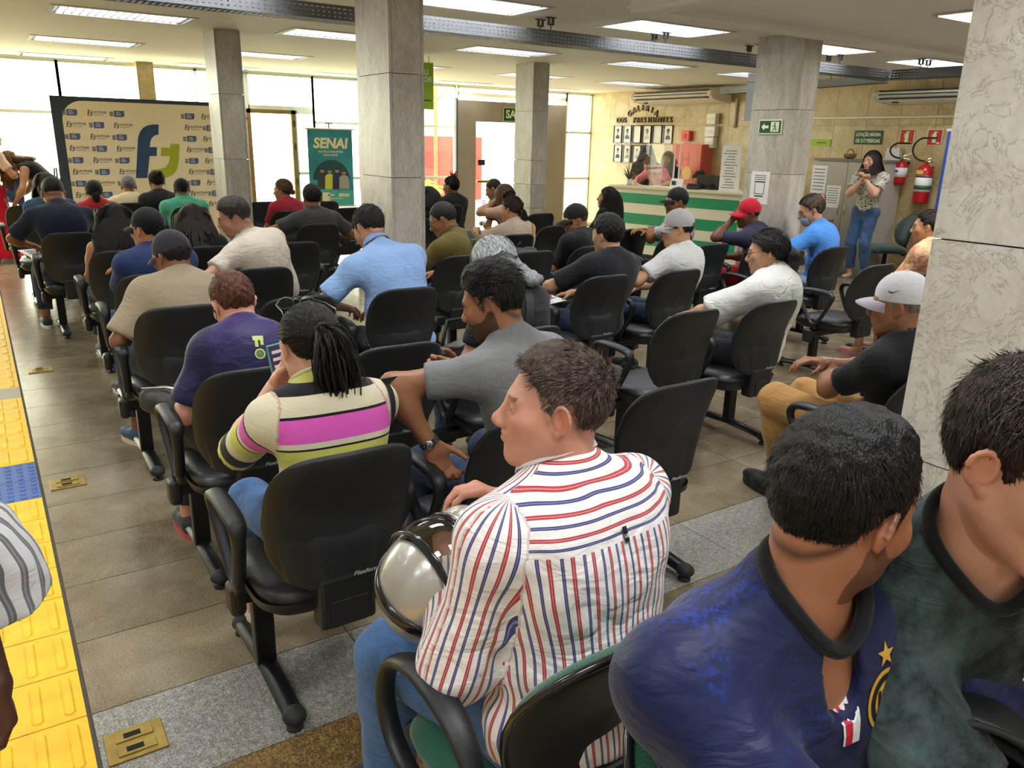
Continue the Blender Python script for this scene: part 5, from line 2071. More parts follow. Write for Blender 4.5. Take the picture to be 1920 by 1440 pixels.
def pants_of(root, J, p, tp, vox):
    s = p.get('s', 0.945); w = p.get('w', 1.0) * s
    g = tp.get('loose', 0.014)
    L = [ellip(J['P0'] + V3(0, 0.0, -0.005), (0.165 * w + g * .6 + p.get('fat', 0) * .5, 0.118 * s + g * .6 + p.get('fat', 0) * .5, 0.10 * s + g * .6), None, 0.05)]
    ln = tp.get('len', 0.92)
    kind = tp.get('kind', 'trousers')
    if kind == 'skirt':
        a = J['P0']; b = V3((J['anL'][0] + J['anR'][0]) / 2, (J['anL'][1] + J['anR'][1]) / 2, 0.06)
        L.append(cone(a, b, 0.15, 0.24, 0.05, cut=True))
    else:
        for q in 'LR':
            hip, kn, an = J['hip' + q], J['kn' + q], J['an' + q]
            L.append(cone(hip, kn, 0.082 * s + g, 0.058 * s + g, 0.05))
            if ln > 0.5:
                e = kn + (an - kn) * ((ln - 0.5) * 2)
                L.append(cone(kn, e, 0.056 * s + g, 0.045 * s + g * tp.get('hemw', 1.1), 0.03, cut=True))
                u = unit(an - kn)
                L.append(cone(e - u * 0.03, e + u * 0.06, 0.040 * s, 0.042 * s, 0.002, 's'))
                L.append(ellip(kn * 0.72 + an * 0.28 + V3(0, -0.012, 0), (0.052 * s + g, 0.054 * s + g, 0.10 * s), None, 0.04))
            else:
                e = hip + (kn - hip) * (ln * 2)
                L.append(cone(hip, e, 0.084 * s + g, 0.07 * s + g * 1.4, 0.04, cut=True))
    amp = tp.get('fold', 0.004)
    top = J['P0'][2] + tp.get('waist', 0.075) * s
    def post(D, X, Y, Z):
        D = D + amp * (wave_noise(X, Y, Z, 34.0, 5.1) + 0.5 * wave_noise(X, Y, Z, 70.0, 1.1))
        if kind == 'skirt':
            D = D + 0.008 * np.sin(np.arctan2(Y - J['P0'][1], X - J['P0'][0]) * 11) * np.clip((0.8 - Z) / 0.5, 0, 1)
        return np.maximum(D, np.where(Y < J['P0'][1] + 0.17, Z - top, -1.0)) if not p.get('stand') else np.maximum(D, Z - top)
    v, f = mesh_prims(L, vox * 1.1, post)
    nm = {'skirt': 'skirt', 'shorts': 'shorts'}.get(kind, 'trousers')
    m = tp.get('mat') or cloth_mat('cloth_' + tp['color'], tp['color'], 0.85, 0.4, var=tp.get('var', 0.12))
    return put(nm, np_mesh(nm, v, f), m, root)

def glasses_of(root, J, spec):
    H = Matrix(J['HR'].tolist()).to_4x4(); H.translation = Vector(J['HC'])
    H = H @ Matrix.Diagonal((J['hs'],) * 3 + (1,)) @ Matrix.Translation(spec.get('at', (0, 0, 0))) @ Matrix.Rotation(math.radians(spec.get('tilt', 0)), 4, 'X')
    col = spec.get('color', '#1b1b1d')
    fm = mat('frame_' + col, col, 0.3, metal=spec.get('metal', 0.0))
    m = MB()
    for sg in (-1, 1):
        m.tube([(sg * (0.033 + 0.024 * math.cos(a)), 0.100 - 0.006 * abs(math.cos(a)), -0.002 + 0.018 * math.sin(a)) for a in np.linspace(0, 2 * PI, 18, endpoint=False)], spec.get('r', 0.0016), 6, True, H)
        m.tube([(sg * 0.057, 0.094, 0.006), (sg * 0.076, 0.060, 0.008), (sg * 0.081, 0.0, 0.010), (sg * 0.080, -0.022, -0.006)], spec.get('r', 0.0016), 6, M=H)
    m.tube([(-0.010, 0.101, 0.004), (0, 0.105, 0.008), (0.010, 0.101, 0.004)], spec.get('r', 0.0016), 6, M=H)
    o = m.build('glasses', fm, root, True)
    for sg in (-1, 1):
        n = 18
        vs = [(sg * (0.033 + 0.023 * math.cos(a)), 0.100 - 0.006 * abs(math.cos(a)), -0.002 + 0.017 * math.sin(a)) for a in np.linspace(0, 2 * PI, n, endpoint=False)]
        if spec.get('lens') == 'dark':
            lm = mat('lens_dark', '#2d3a30', 0.12, coat=0.6)
        else:
            lm = MATS['acrylic']
        MB().add(vs, [tuple(range(n))], H).build('lens', lm, o)
    return o

_BVH = {}
def decal(root, target, verts, faces, M, direction, material, name, lift=0.0016, sub=0):
    """print laid onto cloth: flat artwork dropped along a direction onto the mesh"""
    me = target.data
    if target.name not in _BVH:
        _BVH[target.name] = BVHTree.FromPolygons([tuple(v.co) for v in me.vertices], [tuple(p.vertices) for p in me.polygons])
    bvh = _BVH[target.name]
    d = Vector(direction).normalized()
    out = []
    for p in verts:
        q = M @ Vector(p)
        hit = bvh.ray_cast(q - d * 0.25, d, 0.6)
        if hit[0] is not None:
            out.append(tuple(hit[0] - d * (lift + p[2])))
        else:
            out.append(tuple(q))
    o = MB().add(out, faces).build(name, material, target)
    return o
# ================================================================== the people in the room
TAU = 2 * PI
def pattern_mat(name, builder, rough=0.85, wrinkle=0.35, var=0.05):
    m, nt, b = new_mat(name)
    at = N(nt, 'ShaderNodeAttribute', attribute_name='cloth')
    sep = N(nt, 'ShaderNodeSeparateXYZ')
    nt.links.new(at.outputs['Vector'], sep.inputs['Vector'])
    col = builder(nt, sep.outputs['X'], sep.outputs['Y'], sep.outputs['Z'])
    cloth_nodes(nt, b, col, None, rough, wrinkle, var)
    MATS[name] = m
    return m
def fmath(nt, op, a, b=None, c=None):
    n = N(nt, 'ShaderNodeMath', operation=op)
    for i, q in enumerate((a, b, c)):
        if q is None:
            continue
        if isinstance(q, (int, float)):
            n.inputs[i].default_value = q
        else:
            nt.links.new(q, n.inputs[i])
    return n.outputs[0]
def stripes(nt, coord, period, stops, offset=0.0):
    t = fmath(nt, 'ADD', coord, offset + 50 * period)
    t = fmath(nt, 'DIVIDE', t, period)
    t = fmath(nt, 'FRACT', t)
    r = ramp(nt, [(p, srgb(c)) for p, c in stops], 'CONSTANT')
    nt.links.new(t, r.inputs['Fac'])
    return r.outputs['Color']
def mixc(nt, fac, a, b):
    m = N(nt, 'ShaderNodeMix', data_type='RGBA')
    nt.links.new(fac, m.inputs['Factor'])
    for s, q in (('A', a), ('B', b)):
        if isinstance(q, str):
            m.inputs[s].default_value = (*srgb(q), 1)
        else:
            nt.links.new(q, m.inputs[s])
    return m.outputs['Result']
def noise_fac(nt, scale, lo, hi, detail=5.0, stretch=(1, 1, 1)):
    tc = N(nt, 'ShaderNodeTexCoord')
    mp = N(nt, 'ShaderNodeMapping'); mp.inputs['Scale'].default_value = stretch
    n = N(nt, 'ShaderNodeTexNoise', inp={'Scale': scale, 'Detail': detail, 'Roughness': 0.65})
    nt.links.new(tc.outputs['Object'], mp.inputs['Vector']); nt.links.new(mp.outputs['Vector'], n.inputs['Vector'])
    r = ramp(nt, [(lo, (0, 0, 0)), (hi, (1, 1, 1))])
    nt.links.new(n.outputs['Fac'], r.inputs['Fac'])
    return r.outputs['Color']

# red and navy pinstripes in pairs: across the yoke, down the back, along the sleeves
PIN = [(0.0, '#f0ece8'), (0.12, '#46497c'), (0.18, '#8d8fb4'), (0.21, '#46497c'), (0.27, '#f0ece8'), (0.56, '#b5434a'), (0.64, '#d79a98'), (0.67, '#b5434a'), (0.75, '#f0ece8')]
def _pin(nt, u, v, w):
    down = stripes(nt, u, 0.034, PIN)
    across = stripes(nt, v, 0.034, PIN, 0.01)
    yoke = fmath(nt, 'GREATER_THAN', fmath(nt, 'SUBTRACT', v, fmath(nt, 'MULTIPLY', fmath(nt, 'GREATER_THAN', w, 0.9), 9.0)), 0.425)
    front = fmath(nt, 'MULTIPLY', fmath(nt, 'GREATER_THAN', w, 0.1), 1.0)
    yk = fmath(nt, 'MULTIPLY', yoke, fmath(nt, 'SUBTRACT', 1.0, front))
    return mixc(nt, yk, down, across)
pattern_mat('shirt_pinstripe', _pin, 0.8, 0.45, 0.03)
KNIT = [(0.0, '#d9d2b4'), (0.028, '#cfd06a'), (0.108, '#1b1a1e'), (0.205, '#d9d2b4'), (0.278, '#c9ca66'), (0.376, '#1f1b20'), (0.388, '#d9d2b4'), (0.418, '#e05fbe'), (0.554, '#241b22'), (0.570, '#d9d2b4'),
        (0.672, '#1b1a1e'), (0.735, '#c9ca66'), (0.90, '#d9d2b4')]
def _knit(nt, u, v, w):
    tor = stripes(nt, v, 0.50, KNIT, -0.10)
    slv = stripes(nt, fmath(nt, 'MULTIPLY', v, -1.0), 0.50, KNIT, 0.29)
    is_s = fmath(nt, 'GREATER_THAN', w, 0.9)
    return mixc(nt, is_s, tor, slv)
pattern_mat('knit_stripe', _knit, 0.9, 0.2, 0.04)
def _tie(nt, u, v, w):
    f = noise_fac(nt, 6.0, 0.42, 0.68, 8.0, (1, 1, 0.7))
    a = mixc(nt, f, '#141b1b', '#5d7574')
    g = noise_fac(nt, 45.0, 0.5, 0.75, 3.0)
    return mixc(nt, fmath(nt, 'MULTIPLY', g, 0.35), a, '#2b3736')
pattern_mat('tee_tiedye', _tie, 0.8, 0.4)
def _inter(nt, u, v, w):
    f = noise_fac(nt, 5.0, 0.55, 0.72, 4.0, (1, 1, 0.6))
    g = noise_fac(nt, 90.0, 0.45, 0.6, 2.0)
    return mixc(nt, fmath(nt, 'MULTIPLY', f, g), '#111c46', '#1f3ea6')
pattern_mat('jersey_blue', _inter, 0.5, 0.35)
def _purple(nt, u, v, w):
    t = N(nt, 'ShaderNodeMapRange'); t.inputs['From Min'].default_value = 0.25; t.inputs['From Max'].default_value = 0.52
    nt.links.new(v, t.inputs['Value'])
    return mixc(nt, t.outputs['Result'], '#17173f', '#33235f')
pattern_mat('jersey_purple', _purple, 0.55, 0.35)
def _floral(nt, u, v, w):
    f = noise_fac(nt, 42.0, 0.52, 0.57, 2.0)
    g = noise_fac(nt, 30.0, 0.58, 0.62, 2.0, (1.3, 1, 0.9))
    a = mixc(nt, f, '#b9b7a8', '#4a4c46')
    return mixc(nt, g, a, '#c9b27c')
pattern_mat('blouse_floral', _floral, 0.8, 0.3)
def _peach(nt, u, v, w):
    f = noise_fac(nt, 16.0, 0.5, 0.58, 2.0)
    g = noise_fac(nt, 26.0, 0.6, 0.66, 2.0)
    a = mixc(nt, f, '#e4b58f', '#d98e70')
    return mixc(nt, g, a, '#b9a05c')
pattern_mat('blouse_peach', _peach, 0.8, 0.4)
def denim(name, c):
    m, nt, b = new_mat(name)
    f = noise_fac(nt, 7.0, 0.35, 0.7, 5.0)
    c1 = srgb(c)
    mm = N(nt, 'ShaderNodeMix', data_type='RGBA')
    nt.links.new(f, mm.inputs['Factor'])
    mm.inputs['A'].default_value = (*[x * 0.62 for x in c1], 1); mm.inputs['B'].default_value = (*[min(1, x * 1.35) for x in c1], 1)
    cloth_nodes(nt, b, mm.outputs['Result'], None, 0.9, 0.5, 0.08)
    MATS[name] = m
    return m
denim('denim_blue', '#4a6b98'); denim('denim_dark', '#2b3a55'); denim('denim_light', '#8aa0b6'); denim('denim_mid', '#3e587c'); denim('denim_black', '#2c2e33')

LT, PK, MD, BR, DK, OL = '#d3a488', '#d29880', '#b07f5e', '#93643f', '#5e3f2d', '#b98d68'
HA = lambda c='#14110f', st='short', **k: dict(style=st, color=c, **k)
JB, JD, JL, JK = dict(mat='denim_mid'), dict(mat='denim_dark'), dict(mat='denim_light'), dict(mat='denim_black')
def chairpos(k):
    c = CHAIRS[k]
    return c.location.x, c.location.y
FIT = {'A1': (0.044, 0.887), 'A2': (0.14, 1.027), 'B1': (0.049, 0.915), 'B3': (0.126, 0.957), 'C1': (0.035, 0.876), 'C3': (0.055, 1.12), 'D1': (0.071, 0.887), 'D2': (0.127, 1.12), 'D4': (0.099, 0.957), 'E1': (0.02, 0.852), 'E2': (-0.03, 0.824), 'F1': (-0.032, 1.12), 'G0': (-0.008, 1.016), 'H1': (-0.013, 0.826), 'H2': (0.021, 0.8), 'H4': (-0.016, 0.8), 'G3': (0.042, 0.9), 'F4': (0.06, 0.886), 'G5': (0.135, 0.868), 'e1': (0.102, 0.896), 'd2': (0.101, 0.835), 'c1': (0.14, 0.891), 'c2': (0.14, 0.927), 'b2': (0.14, 0.897), 'g1': (0.14, 0.986), 'g3': (0.111, 0.894), 'h1': (0.081, 1.023)}
FIT.update(B1=(0.03, 0.92), C1=(0.04, 0.885), D1=(0.06, 0.90), A2=(0.10, 1.02))
def seated(key, chair, label, dx=0.0, dy=0.0, rz=0.0, **p):
    cx, cy = chairpos(chair)
    fx, ts = FIT.get(key, (0.0, p.get('ts', 1.0)))
    p['ts'] = ts
    return person(key, label, cx + dx + fx, cy + dy, rz, **p)

# (fits follow)
# ---- nearest row
seated('A1', 'A1', 'woman in a striped knit top with a dark ponytail and sunglasses on her head', skin=LT, fem=True, w=0.98, fat=0.012, lean=10, curve=10, head=(4, 22, 3), neck=22,
       armL=((-0.07, 0.22, 0.92), (-0.8, -0.35, -1.0)), armR=((0.04, 0.24, 0.86), (0.8, -0.35, -1.0)), sleeve='short', handL=dict(curl=0.9, palm=(0.6, -0.6, 0)), handR=dict(curl=0.8, palm=(-0.5, -0.6, 0)),
       shirt=dict(mat='knit_stripe', name='knit_top', loose=0.010, slen=0.98, flare=0.016, neckr=0.078, neckdrop=0.022, collar='crew', ccolor='#d8d0b0', fold=0.0025), pants=dict(mat='denim_blue'),
       hair=HA('#17120f', 'pony', tie=(0.0, -0.108, 0.020), len=0.50, wave=0.5, swing=(0.35, 0, 0), n=5200), glasses=dict(color='#8d8a80', metal=0.8, at=(0, -0.035, 0.092), tilt=32, lens='dark', r=0.0013),
       shoes=dict(color='#b9ab97', sole='#a89a86'))
seated('A2', 'A2', 'bearded man in a grey t-shirt with a wristwatch, elbow raised', rz=6, skin='#9c6b4b', w=1.08, lean=7, side=-3, twist=10, head=(38, 20, 0), neck=18,
       armL=((-0.325, 0.02, 0.715), (-0.7, 0.5, 0.55)), armR=((0.0, 0.32, 0.84), (0.9, -0.3, -0.5)), handL=dict(curl=0.9, dir=(0.25, -0.25, -0.75), palm=(0.1, -0.95, -0.1)), handR=dict(curl=0.9, palm=(-0.6, -0.5, 0.2)),
       shirt=dict(color='#7d7f80', name='tshirt', slen=0.62, collar='crew', ccolor='#75777a', neckr=0.062, var=0.12), pants=JD, hair=HA('#120f0d', 'short', sides=0.45, top=0.016, comb=(0.25, -0.9, 0.1), len=0.045, lift=0.25), stubble=0.75, fade=0.8,
       shoes=dict(color='#2a2a2c', sole='#4a4a4c'), flush=0.2)
# ---- second row
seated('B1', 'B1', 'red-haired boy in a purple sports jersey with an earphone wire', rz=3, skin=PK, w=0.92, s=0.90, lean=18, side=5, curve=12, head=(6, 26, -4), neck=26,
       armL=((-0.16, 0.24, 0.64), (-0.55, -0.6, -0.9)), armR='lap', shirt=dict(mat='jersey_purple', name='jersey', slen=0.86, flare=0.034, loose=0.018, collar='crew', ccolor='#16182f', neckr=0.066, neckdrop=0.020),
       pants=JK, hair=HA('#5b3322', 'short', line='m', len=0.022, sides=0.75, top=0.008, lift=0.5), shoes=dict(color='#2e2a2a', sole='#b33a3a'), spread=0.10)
seated('B3', 'B3', 'woman with straight grey hair and a black top', rz=10, skin=LT, fem=True, lean=16, head=(25, 22, 0), neck=22, shirt=dict(color='#1d1e22', name='top'), pants=JD, hair=HA('#8f9293', 'bob', len=0.17, wave=0.04, n=1500, rough=0.3), shoes=dict(color='#222224'))
# ---- third row
seated('C1', 'C1', 'man in a beige t-shirt and a charcoal cap worn over curly hair', rz=4, skin='#86593c', w=1.08, lean=14, side=5, curve=10, head=(26, 18, 0), neck=20, armL=((-0.20, 0.20, 0.66), (-0.7, -0.5, -0.7)), armR='lap',
       shirt=dict(color='#a3957c', name='tshirt', slen=0.88, flare=0.036, loose=0.02, collar='crew', ccolor='#998b72'), pants=dict(color='#1f2a3d', loose=0.026, hemw=0.6, len=0.90), hair=HA('#1a1512', 'short', th=0.010, top=0.0, lift=0.6, mess=0.6, len=0.012),
       cap=dict(color='#34323a', tilt=2), shoes=dict(color='#31485a', sole='#d8b9a8', laces='#20262c', yawL=14), spread=0.09)
seated('C3', 'C3', 'broad man in a light blue polo shirt bending forward', rz=6, skin='#c08b6b', w=1.22, fat=0.030, depth=1.12, lean=13, curve=14, side=-5, head=(8, 34, 4), neck=26, hs=1.08, armL=((-0.22, 0.20, 0.70), (-0.9, -0.3, 0.0)), armR='lap',
       shirt=dict(color='#8fb2e2', name='polo_shirt', slen=0.80, flare=0.028, loose=0.016, collar='polo', ccolor='#86a9da', fold=0.0052, wrinkle=0.5), pants=dict(color='#16171b'), hair=HA('#16110e', 'short', sides=0.6, len=0.022, mess=0.55, lift=0.6), fade=0.5, shoes=dict(color='#1d1d1f'))
# ---- fourth row
seated('D1', 'D1', 'person in a navy t-shirt and black cap sitting with crossed arms', rz=10, skin='#b07c58', w=1.06, lean=6, head=(26, 4, 0), armL=((0.06, 0.20, 0.80), (-0.9, 0.0, -0.5)), armR=((-0.06, 0.20, 0.82), (0.9, 0, -0.5)),
       shirt=dict(color='#24355f', name='tshirt', slen=0.86, flare=0.030, loose=0.018, collar='crew'), pants=JB, hair=HA('#17120f', 'short', th=0.008, top=0, len=0.01), cap=dict(color='#131314', tilt=4), shoes=dict(color='#222'))
seated('D2', 'D2', 'short-haired man in an off-white t-shirt leaning far over to his side', dx=0.02, dy=0.02, rz=22, skin='#c18d73', w=1.10, fat=0.012, lean=14, side=-12, curve=12, head=(52, 20, -12), neck=22,
       armL=((-0.36, 0.12, 0.66), (-0.8, -0.5, 0.5)), armR='thigh', shirt=dict(color='#cdc2b2', name='tshirt', slen=0.62, flare=0.022, collar='crew', fold=0.006, wrinkle=0.6), pants=JD, hair=HA('#3a322c', 'short', len=0.012, th=0.007, top=0.003), fade=0.4, shoes=dict(color='#333'))
seated('D4', 'D4', 'man in an olive polo shirt with a black bag strap across his back', rz=22, skin='#9a6d4e', w=1.15, fat=0.025, lean=6, curve=14, side=-4, head=(32, 26, 0), neck=22, armL=((-0.20, 0.26, 0.66), (-0.9, -0.4, 0)), armR='lap',
       shirt=dict(color='#5d5222', name='polo_shirt', slen=0.72, flare=0.022, collar='polo', ccolor='#6b5e30'), pants=JD, hair=HA('#1d1917', 'buzz', th=0.006), glasses=dict(color='#1b1b1d'), shoes=dict(color='#222'))
# ---- fifth row
seated('E1', 'E1', 'woman with very long wavy black hair and bare shoulders', s=0.91, skin='#b9835f', fem=True, lean=4, head=(0, 14, 0), sleeve='none', shirt=dict(color='#18181a', name='tank_top', neckr=0.085, neckdrop=0.04), pants=JD, hair=HA('#120f0e', 'long', len=0.46, wave=0.45, freq=1.1, bulk=0.075, n=1500), shoes=dict(color='#222'))
seated('E2', 'E2', 'woman with long straight dark brown hair over a black top', s=0.91, skin='#b9835f', fem=True, lean=6, head=(0, 18, 0), shirt=dict(color='#141416', name='top'), pants=JD, hair=HA('#211713', 'long', len=0.42, wave=0.03, bulk=0.066, n=1500, rough=0.3), shoes=dict(color='#222'))
# ---- sixth and further rows on the left
seated('F1', 'F1', 'man in a dark navy t-shirt bending over papers near the strip', rz=4, skin='#9a6748', w=1.16, lean=10, curve=14, head=(2, 36, 0), neck=28, hs=1.09, armL=((-0.20, 0.30, 0.72), (-0.9, -0.3, -0.1)), armR='phone',
       shirt=dict(color='#1c2537', name='tshirt', slen=0.82, flare=0.030, loose=0.018, collar='crew', ccolor='#2a3242'), pants=JD, hair=HA('#171311', 'buzz', th=0.007, line='m'), fade=0.7, shoes=dict(color='#333'))
seated('G0', 'G0', 'woman with dark wavy hair in a denim shirt, partly behind the navy t-shirt', dx=0.12, skin=MD, fem=True, lean=16, head=(0, 24, 0), sleeve='long', shirt=dict(mat='denim_mid', name='denim_shirt'), pants=JB, hair=HA('#2a1c15', 'long', len=0.28, wave=0.35, n=900), shoes=dict(color='#eee'))
seated('H1', 'H1', 'person in a red t-shirt with a low black ponytail', s=0.91, skin=MD, fem=True, lean=6, head=(0, 10, 0), shirt=dict(color='#b0202c', name='tshirt'), pants=JD, hair=HA('#141212', 'pony', tie=(0, -0.105, -0.035), len=0.26, n=900), shoes=dict(color='#222'))
seated('H2', 'H2', 'grey-haired person in a cream t-shirt facing the backdrop', skin='#a97856', w=1.08, lean=6, head=(0, 14, 0), shirt=dict(color='#cdbf9c', name='tshirt'), pants=JD, hair=HA('#6d6c6b', 'short', len=0.012, th=0.008, top=0.004), shoes=dict(color='#222'))
person('H3', 'person in black with hair tied back and a bag strap across the back', 1.793, 10.3, 0, ts=0.914, skin=MD, lean=8, head=(0, 12, 0), shirt=dict(color='#1b1b1d', name='tshirt'), pants=JD, hair=HA('#141110', 'bun', tie=(0.02, -0.09, 0.075), bunr=0.03, n=700), shoes=dict(color='#222'))
seated('H4', 'H3', 'man in a mint green polo shirt and a black cap', skin='#8a5f42', w=1.18, fat=0.02, lean=6, head=(0, 10, 0), shirt=dict(color='#58b394', name='polo_shirt', slen=0.75, collar='polo', ccolor='#4fa688'), pants=JD, hair=HA('#171311', 'buzz'), cap=dict(color='#17171a', tilt=2), shoes=dict(color='#222'))
seated('G3', 'G3', 'woman in a burgundy red t-shirt with a low bun and glasses', rz=14, s=0.91, skin='#b78566', fem=True, lean=4, head=(34, 6, 0), shirt=dict(color='#a3283a', name='tshirt', slen=0.7), pants=JL, hair=HA('#5b3d28', 'bun', tie=(0, -0.102, -0.02), bunr=0.028, n=800), glasses=dict(color='#d9d4c8'), shoes=dict(color='#eee'))
seated('F4', 'F4', 'man in a charcoal t-shirt sitting before the hanging poster', rz=0, skin='#9c7050', w=1.12, lean=8, head=(-2, 10, 0), armL=((-0.30, 0.16, 0.70), (-1, -0.4, 0)), armR='rest', shirt=dict(color='#4a4b4c', name='tshirt', slen=0.72, flare=0.026, collar='crew'), pants=JD, hair=HA('#16110f', 'thick', th=0.014, len=0.03, mess=0.4), shoes=dict(color='#222'))
# ---- beyond the middle pillar
person('K1', 'woman with long curly black hair half hidden by the middle pillar', 4.058, 7.8, 10, ts=0.8, skin=MD, fem=True, lean=4, head=(-10, 8, 0), shirt=dict(color='#151517', name='top'), pants=JD, hair=HA('#0f0d0d', 'long', len=0.30, wave=0.5, n=900), shoes=dict(color='#222'))
seated('G5', 'G5', 'woman in a sleeveless black top with a red hair tie on her top bun', rz=8, skin='#8a5f45', fem=True, w=1.12, fat=0.015, lean=-5, head=(22, 6, 0), sleeve='none', shirt=dict(color='#1d1d1f', name='tank_top', collar='crew', neckdrop=-0.01), pants=JD, hair=HA('#120f0e', 'bun', tie=(0, -0.05, 0.105), bunr=0.032, n=800), shoes=dict(color='#222'))
person('K2', 'man in a dark olive t-shirt looking at a phone before the doorway', 5.483, 8.5, 25, ts=0.939, skin='#a4785a', w=1.05, lean=18, head=(20, 24, 0), neck=20, armR='phone', armL='lap', shirt=dict(color='#3c4132', name='tshirt', collar='crew'), pants=JB, hair=HA('#2a211b', 'buzz', th=0.006), shoes=dict(color='#ddd'))
person('K3', 'woman with smooth brown hair resting her chin on her hand', 5.104, 7.8, 15, ts=0.848, skin=OL, fem=True, lean=12, head=(15, 14, 0), armL=((-0.06, 0.16, 1.0), (-0.7, 0.5, -0.6)), shirt=dict(color='#c9a58a', name='top', slen=0.6), pants=JB, hair=HA('#4a2f20', 'bob', len=0.16, n=800), shoes=dict(color='#ddd'))
seated('e1', 'e1', 'woman in a beige t-shirt with a mustard shoulder strap', rz=14, s=0.91, skin='#b98765', fem=True, w=1.10, fat=0.02, lean=-3, curve=12, head=(14, 12, 6), armL=((-0.16, 0.26, 0.86), (-0.9, -0.2, -0.4)), armR='lap', shirt=dict(color='#b3a18c', name='tshirt', slen=0.7, flare=0.024), pants=JD, hair=HA('#2b1d17', 'pony', tie=(0.015, -0.10, -0.02), len=0.20, wave=0.4, n=1000), shoes=dict(color='#222'))
# ---- right-hand block
seated('d2', 'd2', 'man in a black shirt and black cap turning his head aside', rz=4, skin='#a87650', w=1.08, lean=10, twist=8, head=(62, 16, 0), neck=16, armL='lap', armR='lap', shirt=dict(color='#17181b', name='tshirt', slen=0.8, collar='crew'), pants=JD, hair=HA('#4a423c', 'buzz', th=0.005), cap=dict(color='#1e1d1a', tilt=4), stubble=0.15, shoes=dict(color='#222'))
seated('c1', 'c1', 'black-haired man in a plain black t-shirt with papers on his lap', rz=4, skin='#c99c79', w=1.08, lean=-9, side=2, head=(10, 6, -3), armL=((-0.22, 0.26, 0.70), (-0.9, -0.5, 0)), armR='lap', shirt=dict(color='#191a1e', name='tshirt', slen=0.86, flare=0.030, loose=0.018, collar='crew'), pants=dict(mat='denim_dark'), hair=HA('#0e0d0d', 'thick', th=0.016, len=0.040, line='f', lift=0.1, mess=0.15), shoes=dict(color='#1c1c1e'))
seated('c2', 'c2', 'man with glasses in a white t-shirt and pale grey cap, arm stretched out', rz=14, skin='#c39471', w=1.02, lean=-7, head=(36, 8, 0), armL=((-0.36, 0.16, 0.93), (-0.6, -0.4, -0.7)), armR='lap', handL=dict(curl=0.35), shirt=dict(color='#c9c9c6', name='tshirt', slen=0.74, flare=0.022, fold=0.005, wrinkle=0.55, collar='crew'), pants=dict(mat='denim_dark'), hair=HA('#171412', 'short', th=0.008, top=0.0, len=0.014), cap=dict(color='#a9a8a8', tilt=6, peak=0.066), glasses=dict(color='#2a2623'), shoes=dict(color='#1c1c1e'))
seated('b2', 'b2', 'woman in an oversized white printed t-shirt with her hair in a low bun', rz=16, skin='#b98c6c', fem=True, lean=-8, head=(22, 10, 4), neck=18, armL=((-0.20, 0.32, 0.70), (-0.9, -0.2, -0.2)), armR='lap', shirt=dict(color='#d3d4cf', name='tshirt', slen=1.05, flare=0.05, loose=0.028, fold=0.006, wrinkle=0.55, neckr=0.066, neckdrop=0.02), pants=JK, hair=HA('#15110f', 'bun', tie=(0.006, -0.105, -0.022), bunr=0.044, th=0.012, n=2200), glasses=dict(color='#2a2623'), shoes=dict(color='#232325', sole='#e8e8e4'))
person('lb', 'woman with very long black hair and a black shirt near the counter', 6.155, 7.35, 25, ts=0.8, skin=OL, fem=True, lean=2, head=(25, -4, 0), shirt=dict(color='#141518', name='tshirt', slen=0.8), pants=JD, hair=HA('#0e0d0e', 'long', len=0.40, wave=0.2, n=1100), shoes=dict(color='#222'))
seated('g1', 'g1', 'man in a light grey t-shirt and black cap seen in profile', rz=25, skin='#8a5b3d', w=1.06, lean=-6, head=(40, 4, 0), armL='cross', armR='cross', shirt=dict(color='#a8abac', name='tshirt', slen=0.62), pants=JD, hair=HA('#15110f', 'short', th=0.008, top=0, len=0.012), cap=dict(color='#161518', tilt=4), shoes=dict(color='#222'), stubble=0.3)
seated('g3', 'g3', 'man in a red cap resting his cheek on his hand', rz=22, skin='#6b4632', w=1.10, lean=4, side=-6, curve=10, head=(40, 10, -6), armL=((-0.13, 0.13, 1.02), (-0.75, 0.55, -0.6)), armR='lap', handL=dict(curl=0.35, dir=(0.35, -0.25, 0.85), palm=(0.7, -0.5, 0)), shirt=dict(color='#32324a', name='tshirt', slen=0.75), pants=dict(color='#a31622', loose=0.02), hair=HA('#15110f', 'buzz', th=0.006), cap=dict(color='#c41f30', tilt=6, peak=0.078), shoes=dict(color='#222'))
seated('h1', 'h2', 'woman in a bright blue top with streaked hair clipped up and a face mask', rz=20, skin='#b98a6c', fem=True, w=1.10, fat=0.018, lean=4, curve=10, head=(28, 22, 0), neck=20, shirt=dict(color='#4d8fdf', name='top', slen=0.78, flare=0.026, fold=0.005), pants=JL, hair=HA('#4b3d30', 'bun', tie=(0, -0.085, 0.06), bunr=0.038, th=0.012, n=1300), glasses=dict(color='#6b5a4c'), shoes=dict(color='#222'), armL=((-0.14, 0.28, 0.84), (-0.9, -0.2, -0.4)))
person('fl', 'woman in a peach floral blouse half hidden by the near pillar', 6.197, 3.46, 4, ts=0.885, skin='#c2906a', fem=True, lean=4, head=(22, 6, 0), sleeve='long', shirt=dict(mat='blouse_peach', name='blouse', slen=0.9, flare=0.03), pants=dict(color='#2a2622', kind='shorts', len=0.40), hair=HA('#241a15', 'bun', tie=(0, -0.09, 0.08), bunr=0.034, n=900), shoes=dict(color='#c08a70', sole='#d9889a', kind='sandal'), bare=0.002)
